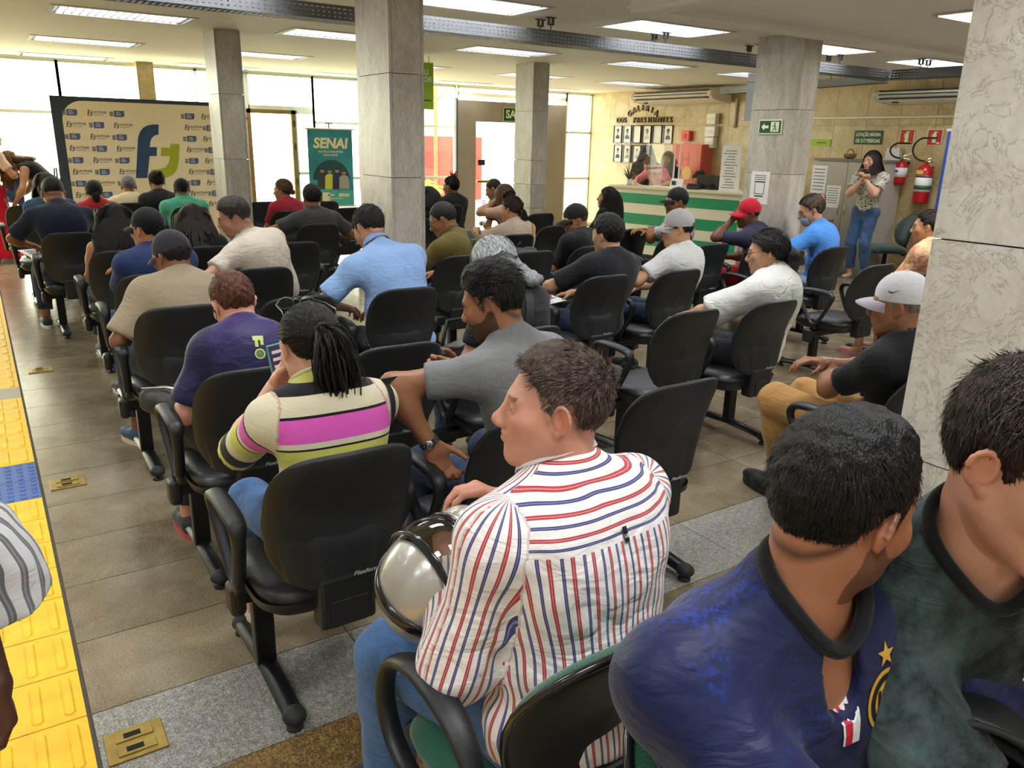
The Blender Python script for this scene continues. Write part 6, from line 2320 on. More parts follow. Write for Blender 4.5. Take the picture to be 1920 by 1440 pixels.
person('kh', 'man in a black t-shirt, tan trousers and a white cap beside the near pillar', 3.03, 1.80, 3, ts=0.867, side=-8, skin='#96684c', w=1.08, lean=-8, head=(22, 8, 0), armL=((0.02, 0.22, 0.74), (-0.9, -0.1, -0.5)), armR=((-0.04, 0.22, 0.77), (0.9, -0.1, -0.5)), shirt=dict(color='#15161a', name='tshirt', slen=0.72, collar='crew'), pants=dict(color='#b58a51', loose=0.020, len=0.93), hair=HA('#8d8a86', 'buzz', th=0.006), cap=dict(color='#d3d3d6', tilt=8, peakcolor='#b9b1bd', peak=0.066), shoes=dict(color='#161618', sole='#1d1d1f', laces='#111'), legL=((-0.10, 0.40, 0.56), (0.10, 0.44, 0.10)), legR=((0.16, 0.42, 0.54), (0.12, 0.50, 0.10)))
# ================================================================== the three nearest people, the standing people
GREEN = {}
def green_chair(key, label, x, y, rz, arms='both', dark=False):
    """upholstered chair with a black rimmed shell and round arm loops, origin on the floor, facing +Y"""
    c = thing('armchair', label, 'chair', (x, y, 0), math.radians(rz))
    c.scale = (0.96, 0.96, 0.96)
    BZ, BH, BY = 0.475, 0.43, -0.215
    fab = 'green_dark_weave' if dark else 'green_weave'
    tilt = Matrix.Translation((0, BY, BZ)) @ Matrix.Rotation(math.radians(12), 4, 'X')
    ol = shell_outline(0.175, 0.225, 0.19, BH, p=2.9, mid=0.5)
    v, f = pad(ol, BH, 0.045, 0.0)
    auto_smooth(MB().add(v, f, tilt).build('backrest', fab, c), 0.9)
    ol2 = [(x_ * 1.015, BH / 2 + (z - BH / 2) * 1.012) for x_, z in ol]
    v, f = pad(ol2, BH, 0.010, 0.016)
    sh = auto_smooth(MB().add(v, f, tilt).build('back_shell', 'black_plastic', c), 0.9)
    rim = [tilt @ Vector((x_ * 1.01, back_curve(x_, z / BH) + 0.002, z)) for x_, z in ol2]
    auto_smooth(MB().tube([tuple(q) for q in rim], 0.009, 8, True).build('rim', 'gloss_black', sh), 1.2)
    MB().rbox((0, -0.245, 0.44), (0.09, 0.03, 0.22), 0.01).build('back_bar', 'powder_black', c)
    so_ = rounded_square(0.245, 0.235, p=3.6)
    vs, fs = [], []
    prof = [(0.0, 0.482), (0.5, 0.480), (0.8, 0.475), (0.93, 0.462), (0.99, 0.445), (1.0, 0.43), (0.985, 0.418)]
    for r, z in prof:
        for px, py in so_:
            yy = py * r + 0.02
            vs.append((px * r, yy, z - 0.035 * max(0, (yy - 0.12) / 0.13) ** 2))
    n = len(so_)
    for i in range(len(prof) - 1):
        for j in range(n):
            fs.append((i * n + j, (i + 1) * n + j, (i + 1) * n + (j + 1) % n, i * n + (j + 1) % n))
    auto_smooth(MB().add(vs, fs).build('seat', fab, c), 0.8)
    MB().rbox((0, 0.02, 0.40), (0.44, 0.42, 0.04), 0.015).build('seat_pan', 'black_plastic', c)
    if not dark:
        for s in ((-1, 1) if arms == 'both' else (arms,)):
            P = arm_loop([(0.20, 0.54), (0.165, 0.64), (0.06, 0.70), (-0.09, 0.68), (-0.17, 0.60), (-0.165, 0.50), (-0.07, 0.42), (0.06, 0.405), (0.16, 0.45)], 0, 0)
            P = [q + Vector((s * 0.275, 0, 0)) for q in P]
            k, nn = len(P), 12
            vs, fs = [], []
            for i in range(k):
                t = (P[(i + 1) % k] - P[i - 1]).normalized()
                a = Vector((1, 0, 0)); b = t.cross(a).normalized()
                w = 0.024 + 0.008 * max(0, (P[i].z - 0.6) / 0.1)
                for j in range(nn):
                    an = 2 * PI * j / nn
                    vs.append(P[i] + a * math.cos(an) * w + b * math.sin(an) * 0.0155)
            for i in range(k):
                for j in range(nn):
                    fs.append((i * nn + j, i * nn + (j + 1) % nn, ((i + 1) % k) * nn + (j + 1) % nn, ((i + 1) % k) * nn + j))
            ar = auto_smooth(MB().add(vs, fs).build('armrest', 'black_plastic', c), 1.2)
            MB().rbox((s * 0.235, 0.0, 0.402), (0.09, 0.06, 0.03), 0.008).build('arm_bracket', 'powder_black', ar)
    # swivel base
    MB().lathe([(0.03, 0.12), (0.03, 0.36), (0.045, 0.385)], 14).build('column', 'powder_black', c, True)
    for i in range(5):
        a = 2 * PI * i / 5 + 0.3
        l = MB().tube([(0, 0, 0.13), (0.16 * math.cos(a), 0.16 * math.sin(a), 0.10), (0.28 * math.cos(a), 0.28 * math.sin(a), 0.07)], [0.026, 0.022, 0.017], 8).build('base_arm', 'powder_black', c, True)
        MB().lathe([(0.022, 0.0), (0.026, 0.02), (0.022, 0.045), (0.01, 0.07)], 10, Matrix.Translation((0.28 * math.cos(a), 0.28 * math.sin(a), 0.0))).build('caster', 'rubber', l, True)
    return c
mat('gloss_black', '#141415', 0.2, coat=0.5)
green_chair('n1', 'green upholstered chair with a black rim under the man in the pinstriped shirt', 0.85, 1.15, 2)
green_chair('n2', 'green chair seen edge-on behind the man in the dark blue jersey', 0.90, 0.45, -155, arms=1)

person('S1', 'man in a red and navy pinstriped shirt turning his head, holding a helmet', 0.89, 1.12, 6, py=-0.035, s=0.95, ts=1.02, hs=1.03, skin='#cf957d', w=1.12, fat=0.022, depth=1.08, lean=4, curve=9, head=(52, -2, 3), neck=10, gaze=(10, -4), nose=1.15, flush=0.8, hvox=0.0026, vox=0.0058,
       armL=((-0.13, 0.22, 0.80), (-0.55, -1.0, -0.35)), armR=((0.06, 0.27, 0.86), (0.9, -0.3, -0.5)), sleeve='long', handL=dict(curl=0.9, dir=(0.3, 0.6, 0.35), palm=(0.7, 0.2, -0.6)), handR=dict(curl=0.7, dir=(-0.75, 0.25, 0.5), palm=(-0.4, 0.1, -0.9)),
       shirt=dict(mat='shirt_pinstripe', name='shirt', slen=0.93, flare=0.030, loose=0.016, collar='polo', ch=1.0, neckr=0.064, fold=0.0055, hem=0.47, extra=[((0, -0.045, 0.55), (0.205, 0.150, 0.13))]), pants=dict(mat='denim_blue', loose=0.02),
       hair=HA('#54463c', 'short', line='recede', len=0.026, th=0.008, top=0.010, sides=0.55, comb=(-0.25, 0.9, 0.25), lift=0.45, n=7500), fade=0.35, shoes=dict(color='#3a3a3c'), spread=0.10)
person('S2', 'dark-haired bearded man in a dark blue football jersey, seen from behind', 0.895, 0.47, -165, s=0.97, ts=1.06, hs=1.03, skin='#b47a5a', w=1.18, depth=1.08, lean=-6, curve=6, twist=-24, head=(68, 12, 2), neck=14, hvox=0.0026, vox=0.0058,
       armR=((0.16, 0.32, 0.76), (1.0, -0.2, -0.35)), armL=((-0.10, 0.36, 0.78), (-0.9, -0.2, -0.5)), handR=dict(curl=0.8), handL=dict(curl=0.7), stubble=0.6, fade=0.75,
       shirt=dict(mat='jersey_blue', name='jersey', slen=0.80, flare=0.026, loose=0.016, collar='crew', ccolor='#16171a', cw=0.012, neckr=0.070, neckdrop=0.016, vneck=0.10, fold=0.004, wrinkle=0.3, rough=0.5), pants=dict(color='#20242c'),
       hair=HA('#0d0b0b', 'thick', len=0.040, th=0.010, top=0.012, sides=0.85, lift=0.06, mess=0.16, n=9000), shoes=dict(color='#222'), spread=0.10)
person('S3', 'boy in a dark green tie-dyed t-shirt at the right edge, smiling', 1.235, 0.42, 150, side=14, s=0.99, seat=0.47, ts=1.15, hs=1.03, skin='#d6a083', w=1.08, fat=0.012, lean=8, curve=8, head=(22, 14, -4), neck=14, hvox=0.0030, vox=0.0065, jaw=1.02, flush=0.8,
       armR=((0.02, 0.34, 0.76), (0.9, -0.2, -0.5)), armL=((-0.10, 0.34, 0.76), (-0.9, -0.2, -0.5)),
       shirt=dict(mat='tee_tiedye', name='tshirt', slen=0.90, flare=0.036, loose=0.020, collar='crew', ccolor='#101314', cw=0.010, neckr=0.072, neckdrop=0.018, fold=0.0045), pants=dict(color='#1f2228'),
       hair=HA('#2a1e17', 'thick', len=0.045, th=0.013, top=0.012, lift=0.06, mess=0.15, n=6500, comb=(0.7, 0.1, 0.0)), shoes=dict(color='#222'))
# ---- people on their feet
person('W1', 'woman standing with clasped hands in a floral blouse and jeans', 9.72, 6.30, 98, stand=True, s=0.955, ts=0.98, skin='#c99b82', fem=True, lean=0, curve=3, neck=10, head=(-14, 4, 0),
       armL=((-0.02, 0.20, 1.30), (-0.75, -0.1, -0.8)), armR=((0.02, 0.20, 1.28), (0.75, -0.1, -0.8)), handL=dict(curl=1.1, dir=(0.35, 0.15, 0.6), palm=(0.9, 0, 0)), handR=dict(curl=1.1, dir=(-0.35, 0.15, 0.6), palm=(-0.9, 0, 0)),
       shirt=dict(mat='blouse_floral', name='blouse', slen=0.68, flare=0.03, hem=0.86, loose=0.016), pants=dict(mat='denim_mid', len=0.93, waist=0.09), hair=HA('#231a16', 'long', len=0.24, wave=0.05, n=900), shoes=dict(color='#c49a84', sole='#7a6a5c', kind='sandal'), vox=0.011, bare=0.0)
person('W2', 'standing person in a pale pink top and long red skirt at the left edge', 0.16, 12.35, -60, stand=True, s=0.97, skin='#b98766', fem=True, lean=4, head=(0, 22, 0), armL=((-0.06, 0.30, 1.16), (-0.8, -0.2, -0.6)), armR=((0.10, 0.28, 1.12), (0.8, -0.2, -0.6)),
       shirt=dict(color='#d8b9a8', name='blouse', slen=0.7, hem=0.95), pants=dict(color='#c8102e', kind='skirt', loose=0.01), hair=HA('#2c211b', 'bun', tie=(0, -0.09, 0.06), n=500), shoes=dict(color='#e6dfd6'))
person('W3', 'woman with long fair-tipped hair in a black dress bending over', 0.86, 12.30, 75, stand=True, s=0.93, skin='#b98766', fem=True, lean=46, head=(0, 52, 0), neck=30, armL=((-0.16, 0.42, 0.78), (-0.5, -0.3, 0.2)), armR=((0.12, 0.45, 0.80), (0.5, -0.3, 0.2)), sleeve='none',
       shirt=dict(color='#1b1a1c', name='dress', neckr=0.07, hem=0.80), pants=dict(color='#1b1a1c', kind='skirt', loose=0.0), hair=HA('#6b4a2a', 'long', len=0.36, wave=0.12, n=700), shoes=dict(color='#222'))
person('R1', 'woman with long dark hair standing behind the counter, back turned', 9.40, 10.22, -40, stand=True, s=0.95, skin='#b9866a', fem=True, lean=2, head=(0, 8, 0), sleeve='short', shirt=dict(color='#2b2a26', name='top', slen=0.35, hem=0.9), pants=dict(color='#26282d'), hair=HA('#211a16', 'long', len=0.34, wave=0.06, n=700), shoes=dict(color='#222'))
person('R2', 'person in a pink polo shirt bending over the counter', 9.35, 9.72, 100, stand=True, s=0.95, skin='#c08d74', lean=38, curve=12, head=(0, 40, 0), neck=22, armL=((-0.16, 0.42, 1.02), (-0.8, -0.2, 0)), armR=((0.14, 0.42, 1.02), (0.8, -0.2, 0)), shirt=dict(color='#d6788c', name='polo_shirt', collar='polo', ccolor='#c96c80', hem=0.88), pants=dict(color='#2a2c31'), hair=HA('#5d4327', 'bun', tie=(0, -0.10, 0.0), bunr=0.026, n=700), shoes=dict(color='#222'), fem=True)
person('R3', 'woman with dark hair around her face behind the pink polo shirt', 9.85, 10.10, 100, stand=True, s=0.90, skin='#b9866a', fem=True, lean=6, head=(10, 10, 0), shirt=dict(color='#26272b', name='top', hem=0.88), pants=dict(color='#26282d'), hair=HA('#1e1613', 'long', len=0.28, n=700), shoes=dict(color='#222'))
person('R4', 'person with black hair sitting behind the counter screen', 9.35, 8.88, 90, skin='#b9866a', ts=1.02, lean=8, head=(0, 20, 0), shirt=dict(color='#303237', name='top'), pants=dict(color='#26282d'), hair=HA('#17130f', 'thick', n=500), shoes=dict(color='#222'))
# ================================================================== fittings on the walls
M_right = lambda x, y, z: frame_matrix((x, y, z), (0, -1, 0), (0, 0, 1))      # artwork on a wall facing -X
WX = XR - 0.014

def poly(pts, M, h=0.0012):
    return MB().prism(pts, h, M)
def arc(cx, cy, r, a0, a1, n=10):
    return [(cx + r * math.cos(math.radians(a0 + (a1 - a0) * i / n)), cy + r * math.sin(math.radians(a0 + (a1 - a0) * i / n))) for i in range(n + 1)]
T3 = lambda x, y, z=0.0: Matrix.Translation((x, y, z))

# ---- patterned backdrop by the windows
bd = thing('backdrop', 'cream and navy logo backdrop board standing by the windows', 'backdrop', (2.06, 12.0, 0))
mat('backdrop_navy', '#2f3f4b', 0.7); mat('backdrop_cream', '#efdfba', 0.75); mat('print_blue', '#4a5f8e', 0.6); mat('print_lime', '#a9b11f', 0.6); mat('print_grey', '#5a5c58', 0.7)
MB().span((-1.13, 0, 0.0), (1.13, 0.05, 2.08)).build('board', 'backdrop_navy', bd)
MBk = frame_matrix((0, -0.003, 0), (1, 0, 0), (0, 0, 1))
pan = [(-1.02, 0.05), (1.10, 0.05), (1.10, 2.03)] + arc(-0.77, 1.78, 0.25, 90, 180, 8)
poly(pan, MBk, 0.003).build('cream_panel', 'backdrop_cream', bd)
MBl = frame_matrix((0, -0.0065, 0), (1, 0, 0), (0, 0, 1))
LS_ = 1.25
def small_blue(x, z, MBl):
    o = MB()
    w, h = 0.078, 0.062
    o.prism([(x - 0.02, z - h / 2), (x + w - 0.025, z - h / 2)] + arc(x + w - 0.025, z - h / 2 + 0.025, 0.025, -90, 0, 4) + [(x + w, z + h / 2), (x - 0.02, z + h / 2)], 0.001, MBl)
    return o
def small_fun(x, z, MBl):
    o = MB()
    v, f = text_mesh('FUNTRAB', 0.034, 0.0, 0.0006)
    o.add(v, f, MBl @ T3(x + 0.055, z + 0.008, 0.001))
    o.prism([(x - 0.05, z - 0.025), (x - 0.038, z - 0.025), (x - 0.038, z + 0.0), (x - 0.02, z + 0.0), (x - 0.02, z + 0.008), (x - 0.036, z + 0.008), (x - 0.03, z + 0.022), (x - 0.02, z + 0.026), (x - 0.02, z + 0.034), (x - 0.04, z + 0.03), (x - 0.046, z + 0.008)], 0.001, MBl)
    o.prism([(x - 0.03, z - 0.027), (x - 0.014, z - 0.027), (x - 0.004, z - 0.012), (x - 0.002, z + 0.004), (x - 0.012, z + 0.004), (x - 0.014, z - 0.010), (x - 0.022, z - 0.018), (x - 0.03, z - 0.018)], 0.001, MBl)
    o.box((x + 0.055, z - 0.018, 0.0005), (0.09, 0.004, 0.001), MBl)
    return o
for side, xs in ((0, (1.12, 1.395, 1.67)), (1, (2.55, 2.80, 3.05))):
    for r in range(9):
        z = 1.885 - 0.147 * r
        for c, x in enumerate(xs):
            xx = x - 2.06 + (0.02 * (r % 2))
            if (r + c) % 2 == 0:
                K_ = MBl @ T3(xx, z) @ Matrix.Diagonal((LS_, LS_, 1, 1)) @ T3(-xx, -z)
                b_ = small_blue(xx, z, K_).build('logo', 'print_blue', bd)
                g_ = MB()
                for k in range(3):
                    g_.box((xx - 0.045, z + 0.014 - 0.016 * k, 0.0008), (0.036, 0.011, 0.0012), K_)
                g_.build('logo_crest', 'print_grey', b_)
                tl = MB()
                for k in range(3):
                    tl.box((xx + 0.022 - 0.004 * (k == 0), z + 0.016 - 0.015 * k, 0.0014), (0.050 - 0.012 * (k == 0), 0.005, 0.0008), K_)
                tl.build('logo_lines', 'backdrop_cream', b_)
            else:
                small_fun(xx, z, MBl @ T3(xx, z) @ Matrix.Diagonal((LS_, LS_, 1, 1)) @ T3(-xx, -z)).build('logo', 'print_grey', bd)
# large monogram: navy f and lime j
fx, fz = 1.82 - 2.06, 1.07
SQ = lambda L: [((a - 715) * 0.00253, (400 - b) * 0.00258) for a, b in L]
fo = SQ([(715, 400), (772, 400), (795, 288), (830, 288), (836, 243), (800, 243), (806, 216), (816, 197), (832, 184), (850, 180), (856, 130), (830, 130), (805, 134), (780, 146), (760, 168), (747, 200), (740, 243), (731, 300)])
poly([(fx + a, fz + b) for a, b in fo], MBl, 0.0012).build('monogram_f', 'navy_print', bd)
jo = SQ([(788, 398), (840, 400), (878, 396), (908, 380), (930, 350), (942, 300), (952, 226), (905, 226), (902, 245), (858, 245), (850, 288), (896, 288), (888, 322), (868, 346), (838, 355), (795, 357)])
poly([(fx + a, fz + b) for a, b in jo], MBl, 0.0012).build('monogram_j', 'print_lime', bd)
for s in (-0.9, 0.9):
    MB().tube([(s, 0.05, 0.0), (s, 0.05, 2.0)], 0.015, 8).build('support', 'steel_grey', bd)
    MB().box((s, 0.25, 0.01), (0.05, 0.5, 0.02)).build('support_foot', 'steel_grey', bd)

# ---- hanging poster
ps = thing('banner_poster', 'teal hanging poster lettered SENAI beside the door', 'poster', (4.66, 12.2, 0))
mat('poster_teal', '#2f8c96', 0.5, noise=0.35, nscale=2.2); mat('poster_dark', '#1d4a52', 0.5); mat('poster_cream', '#f0e3b4', 0.5); mat('poster_skin', '#b98562', 0.6); mat('poster_navy', '#2b3550', 0.6); mat('poster_grey', '#a9a393', 0.6); mat('poster_yel', '#d3cf4b', 0.6); mat('poster_green', '#4fae9f', 0.5)
MB().span((-0.36, 0, 0.62), (0.36, 0.004, 1.77)).build('sheet', 'poster_teal', ps)
for z in (0.615, 1.775):
    MB().tube([(-0.39, 0, z), (0.39, 0, z)], 0.012, 8).build('rod', 'cream_plastic', ps, True)
st_ = MB().tube([(0, 0.03, 0.0), (0, 0.03, 1.86)], 0.010, 8)
st_.tube([(-0.06, 0.03, 1.86), (0.06, 0.03, 1.86)], 0.007, 6)
st_.build('stand_pole', 'steel_dark', ps)
for a in (0.5, 2.6, 4.7):
    MB().tube([(0, 0.03, 0.25), (0.3 * math.cos(a), 0.03 + 0.3 * math.sin(a), 0.01)], 0.009, 6).build('stand_leg', 'steel_dark', ps)
Mp = frame_matrix((0, -0.002, 0), (1, 0, 0), (0, 0, 1))
letters('SENAI', 0.205, Mp @ T3(0.0, 1.56), 'poster_cream', ps, bold=0.008, shear=0.15, fit=0.56)
letters('FAZ PELA INDÚSTRIA', 0.042, Mp @ T3(0.0, 1.44), 'poster_cream', ps, bold=0.0006)
letters('E POR VOCÊ', 0.042, Mp @ T3(0.0, 1.39), 'poster_cream', ps, bold=0.0006)
letters('SENAI', 0.066, Mp @ T3(0.19, 0.785), 'poster_cream', ps, bold=0.003, shear=0.15)
MB().box((-0.02, 0.79, 0.001), (0.10, 0.022, 0.001), Mp).box((0.06, 0.735, 0.001), (0.24, 0.008, 0.001), Mp).build('small_print', 'poster_cream', ps)
poly(arc(0.0, 1.02, 0.30, 0, 180, 20), Mp, 0.001).build('dome', 'poster_dark', ps)
poly([(-0.36, 0.62), (0.36, 0.62), (0.36, 0.86), (-0.36, 0.88)], Mp, 0.0006).build('lower_band', 'poster_green', ps)
for k, (x, h, top_, body) in enumerate(((-0.15, 1.18, 'dark_print', 'dark_print'), (-0.03, 1.17, 'navy_print', 'poster_yel'), (0.09, 1.18, 'dark_print', 'poster_navy'), (0.20, 1.15, 'dark_print', 'poster_grey'))):
    poly([(x - 0.085, 0.88), (x + 0.085, 0.88), (x + 0.075, h - 0.09), (x + 0.03, h - 0.06), (x - 0.03, h - 0.06), (x - 0.075, h - 0.09)], Mp @ T3(0, 0, 0.001 * (k + 1)), 0.0008).build('printed_figure', body, ps)
    poly(arc(x, h - 0.02, 0.033, 0, 360, 14)[:-1], Mp @ T3(0, 0, 0.001 * (k + 1)), 0.0012).build('printed_face', 'poster_skin', ps)
    poly(arc(x, h - 0.012, 0.036, 0, 180, 10), Mp @ T3(0, 0, 0.001 * (k + 1)), 0.0016).build('printed_hair', top_, ps)
MB().box((-0.10, 0.76, 0.001), (0.115, 0.135, 0.001), Mp).build('white_square', 'poster_cream', ps)

# ---- lettering and portraits on the marble wall
gl = thing('wall_lettering', 'raised letters reading GALERIA DOS PRESIDENTES on the marble wall', 'lettering', (WX, 11.55, 2.08))
mat('letter_metal', '#57503f', 0.35, metal=0.7)
def wl(txt, size, y, z, rot=0.0, fit=None):
    v, f = text_mesh(txt, size, 0.012, 0.001)
    if fit:
        w = max(p[0] for p in v) - min(p[0] for p in v)
        v = [(p[0] * fit / w, p[1], p[2]) for p in v]
    M = M_right(-0.012, y - 11.55, z - 2.08) @ Matrix.Rotation(rot, 4, 'Z')
    return MB().add(v, f, M)
for i, ch in enumerate('GALERIA'):
    t = (i - 3) / 3
    wl(ch, 0.15, 11.58 - t * 0.36, 2.30 - 0.10 * t * t, -0.45 * t).build('letter', 'letter_metal', gl)
for word, y0_, y1_ in (('DOS', 12.30, 12.02), ('PRESIDENTES', 11.84, 10.78)):
    n = len(word)
    for i, ch in enumerate(word):
        wl(ch, 0.14, y0_ + (y1_ - y0_) * (i + 0.5) / n, 2.085).build('letter', 'letter_metal', gl)
PORTR = [('#3a2a22', '#2b2b2e', 'dark jacket'), ('#3d2b22', '#3a5d94', 'blue shirt'), None, ('#6b6660', '#b9bcc4', 'pale jacket'), None, ('#2b2523', '#5b6070', 'grey jacket'),
         ('#2f2622', '#26282c', 'black suit'), ('#5b554f', '#8a8f7a', 'light suit'), ('#a9a49c', '#b9b6c9', 'faint lilac portrait'), ('#8b857c', '#9a98a4', 'faint grey portrait')]
ORD = ['first', 'second', 'third', 'fourth', 'fifth', 'sixth']
for k, pt in enumerate(PORTR):
    row, c = (0, k) if k < 6 else (1, k - 6)
    y, z = (12.25 - 0.274 * c, 1.835) if row == 0 else (12.22 - 0.274 * c, 1.48)
    pf = thing('portrait_frame', 'black framed %s, %s in the %s row on the marble wall' % ('portrait in ' + pt[2] if pt else 'blank white sheet', ORD[c], 'upper' if row == 0 else 'lower'), 'picture', (WX - 0.012, y, z), 0, 'framed portraits')
    Mq = M_right(0, 0, 0)
    fm = MB()
    for (a, b, w, h) in ((0, 0.155, 0.232, 0.014), (0, -0.155, 0.232, 0.014), (-0.109, 0, 0.014, 0.31), (0.109, 0, 0.014, 0.31)):
        fm.box((a, b, 0.0), (w, h, 0.022), Mq)
    fm.build('frame', 'gloss_black', pf)
    MB().box((0, 0, -0.006), (0.205, 0.296, 0.004), Mq).build('sheet', 'paper', pf)
    if pt:
        a = MB().prism([(-0.062, -0.085), (0.062, -0.085), (0.052, -0.03), (0.018, -0.01), (-0.018, -0.01), (-0.052, -0.03)], 0.001, Mq @ T3(0, 0, -0.004))
        a.build('printed_jacket', mat('port_' + pt[1], pt[1], 0.6), pf)
        poly(arc(0, 0.03, 0.033, 0, 360, 14)[:-1], Mq @ T3(0, 0, -0.0038) @ Matrix.Diagonal((1, 1.25, 1, 1)), 0.001).build('printed_face', 'poster_skin' if k not in (8, 9) else mat('port_pale', '#dcd3cc', 0.6), pf)
        poly(arc(0, 0.048, 0.036, -10, 190, 10), Mq @ T3(0, 0, -0.0036) @ Matrix.Diagonal((1, 1.25, 1, 1)), 0.001).build('printed_hair', mat('port_' + pt[0], pt[0], 0.6), pf)

# ---- split air conditioners
def air_con(label, x, ya, yb, zb, zt, material='cream_plastic'):
    L = yb - ya
    a = thing('air_conditioner', label, 'air conditioner', (x, (ya + yb) / 2, zb))
    prof = [(0.50, 0.0), (0.30, 0.01), (0.08, 0.05), (0.0, 0.12), (0.02, 0.17), (0.10, 0.215), (0.50, 0.24)]
    h = zt - zb
    vs, fs = [], []
    n = len(prof)
    for y in (-L / 2, L / 2):
        for px, pz in prof:
            vs.append((px, y, pz / 0.24 * h))
    for i in range(n):
        fs.append((i, (i + 1) % n, n + (i + 1) % n, n + i))
    fs += [tuple(range(n))[::-1], tuple(range(n, 2 * n))]
    auto_smooth(MB().add(vs, fs).build('casing', material, a), 0.6)
    for y in (-L / 2 + 0.0, L / 2 - 0.0):
        vs = [(px - 0.01, y + (0.03 if y > 0 else -0.03) * k, pz / 0.24 * h * 1.02 - 0.002) for k in (0, 1) for px, pz in prof]
        auto_smooth(MB().add(vs, fs).build('end_cover', material, a), 0.6)
    for px, pz, w in ((0.012, 0.135, 0.014), (0.045, 0.075, 0.02), (0.035, 0.195, 0.012)):
        MB().box((px - 0.004, 0, pz / 0.24 * h), (0.03, L * 0.94, w)).build('air_slot', 'steel_dark', a)
    MB().box((0.16, L / 2 - 0.2, 0.02), (0.05, 0.07, 0.012)).build('badge', 'steel_dark', a)
    return a
air_con('cream wall air conditioner above the portraits', 9.92, 9.45, 11.28, 2.33, 2.56)
air_con('white wall air conditioner near the cable tray corner', 10.02, 5.0, 6.62, 2.235, 2.43, 'white_plastic')
pc = thing('pipe_cover', 'white drain pipe dropping from the cream air conditioner', 'pipe', (10.46, 9.35, 1.95))
MB().tube([(0, 0, 0.45), (0, 0, 0.0)], 0.022, 8).build('pipe', 'white_plastic', pc, True)
cd = thing('conduit', 'long white conduit running along the marble wall', 'pipe', (WX - 0.02, 2.6, 2.085))
MB().tube([(0, 0, 0), (0, 6.6, 0.0)], 0.018, 8).build('tube', 'cream_plastic', cd, True)

# ---- safety signs and extinguishers
lo_ = sign_board('capacity_sign', 'green sign lettered LOTAÇÃO MÁXIMA DE 217 PESSOAS', M_right(WX - 0.006, 6.93, 1.82), 0.43, 0.185, 'sign_green')
letters('LOTAÇÃO MÁXIMA', 0.066, T3(0, 0.038, 0.004), 'sign_glow', lo_, bold=0.0022, fit=0.38)
letters('DE 217 PESSOAS', 0.066, T3(0, -0.045, 0.004), 'sign_glow', lo_, bold=0.0022, fit=0.37)
for y, lab in ((6.36, 'red extinguisher sign above the smaller extinguisher'), (5.98, 'red extinguisher sign above the larger extinguisher')):
    sg_ = sign_board('extinguisher_sign', lab, M_right(WX - 0.006, y, 1.83), 0.185, 0.185, 'sign_red', rim='sign_glow')
    MB().rbox((0, -0.012, 0.006), (0.05, 0.11, 0.002), 0.0009).prism([(-0.02, 0.043), (0.02, 0.043), (0.01, 0.06), (-0.01, 0.06)], 0.0015, T3(0, 0, 0.005)).box((0.012, 0.066, 0.006), (0.05, 0.012, 0.002)).box((-0.035, 0.02, 0.006), (0.008, 0.05, 0.002)).build('pictogram', 'sign_glow', sg_)
    MB().box((0.055, -0.07, 0.006), (0.045, 0.022, 0.002)).build('code_plate', 'sign_glow', sg_)
def extinguisher(label, y, z, r, h, big):
    e = thing('fire_extinguisher', label, 'fire extinguisher', (10.34, y, z), 0, 'wall fire extinguishers')
    MB().lathe([(r * 0.9, 0), (r, 0.02), (r, h * 0.80), (r * 0.85, h * 0.90), (r * 0.4, h * 0.97), (r * 0.28, h)], 22).build('cylinder', 'red_metal', e, True)
    MB().lathe([(r + 0.002, h * 0.30), (r + 0.002, h * 0.70)], 22).build('label_band', 'paper', e, True)
    if big:
        MB().lathe([(r + 0.003, h * 0.36), (r + 0.003, h * 0.46)], 22).build('green_band', mat('ext_green', '#2f6b4c', 0.5), e, True)
        MB().lathe([(r + 0.003, h * 0.66), (r + 0.003, h * 0.695)], 22).build('dark_band', 'steel_dark', e, True)
        MB().box((-r - 0.001, 0.01, h * 0.79), (0.004, 0.09, h * 0.10)).build('tag', mat('ext_yel', '#e0c060', 0.6), e)
    else:
        MB().box((-r - 0.003, 0.01, h * 0.55), (0.004, 0.05, 0.03)).build('tag', mat('ext_blue', '#4b5390', 0.6), e)
    MB().lathe([(0.024, h), (0.024, h + 0.05), (0.014, h + 0.065)], 12).build('valve', 'brass', e, True)
    MB().tube([(0, 0, h + 0.05), (-0.01, -0.06, h + 0.075), (-0.01, -0.13, h + 0.09)], [0.010, 0.008, 0.006], 6).build('lever', 'chrome', e)
    MB().tube([(0, 0, h + 0.03), (-0.01, -0.06, h + 0.03), (-0.01, -0.12, h + 0.015)], [0.010, 0.008, 0.006], 6).build('handle', 'chrome', e)
    pts = [(0, 0.02, h + 0.03)] + [(-0.02, 0.02 + 0.16 * math.sin(a) * (1.15 if big else 1.0) , h + 0.03 + (0.10 if not big else 0.15) * (1 - math.cos(a))) for a in np.linspace(0.35, 2.75, 10)] + [(-0.02, -0.09, h + (0.22 if not big else 0.32))]
    MB().tube(pts, 0.012, 8).build('hose', 'rubber', e, True)
    MB().box((0.11, 0, h * 0.9), (0.10, 0.05, 0.03)).build('bracket', 'steel_dark', e)
    return e
extinguisher('smaller red fire extinguisher on the marble wall', 6.29, 1.23, 0.080, 0.30, False)
extinguisher('larger red fire extinguisher with a green band on the marble wall', 5.95, 1.00, 0.100, 0.50, True)
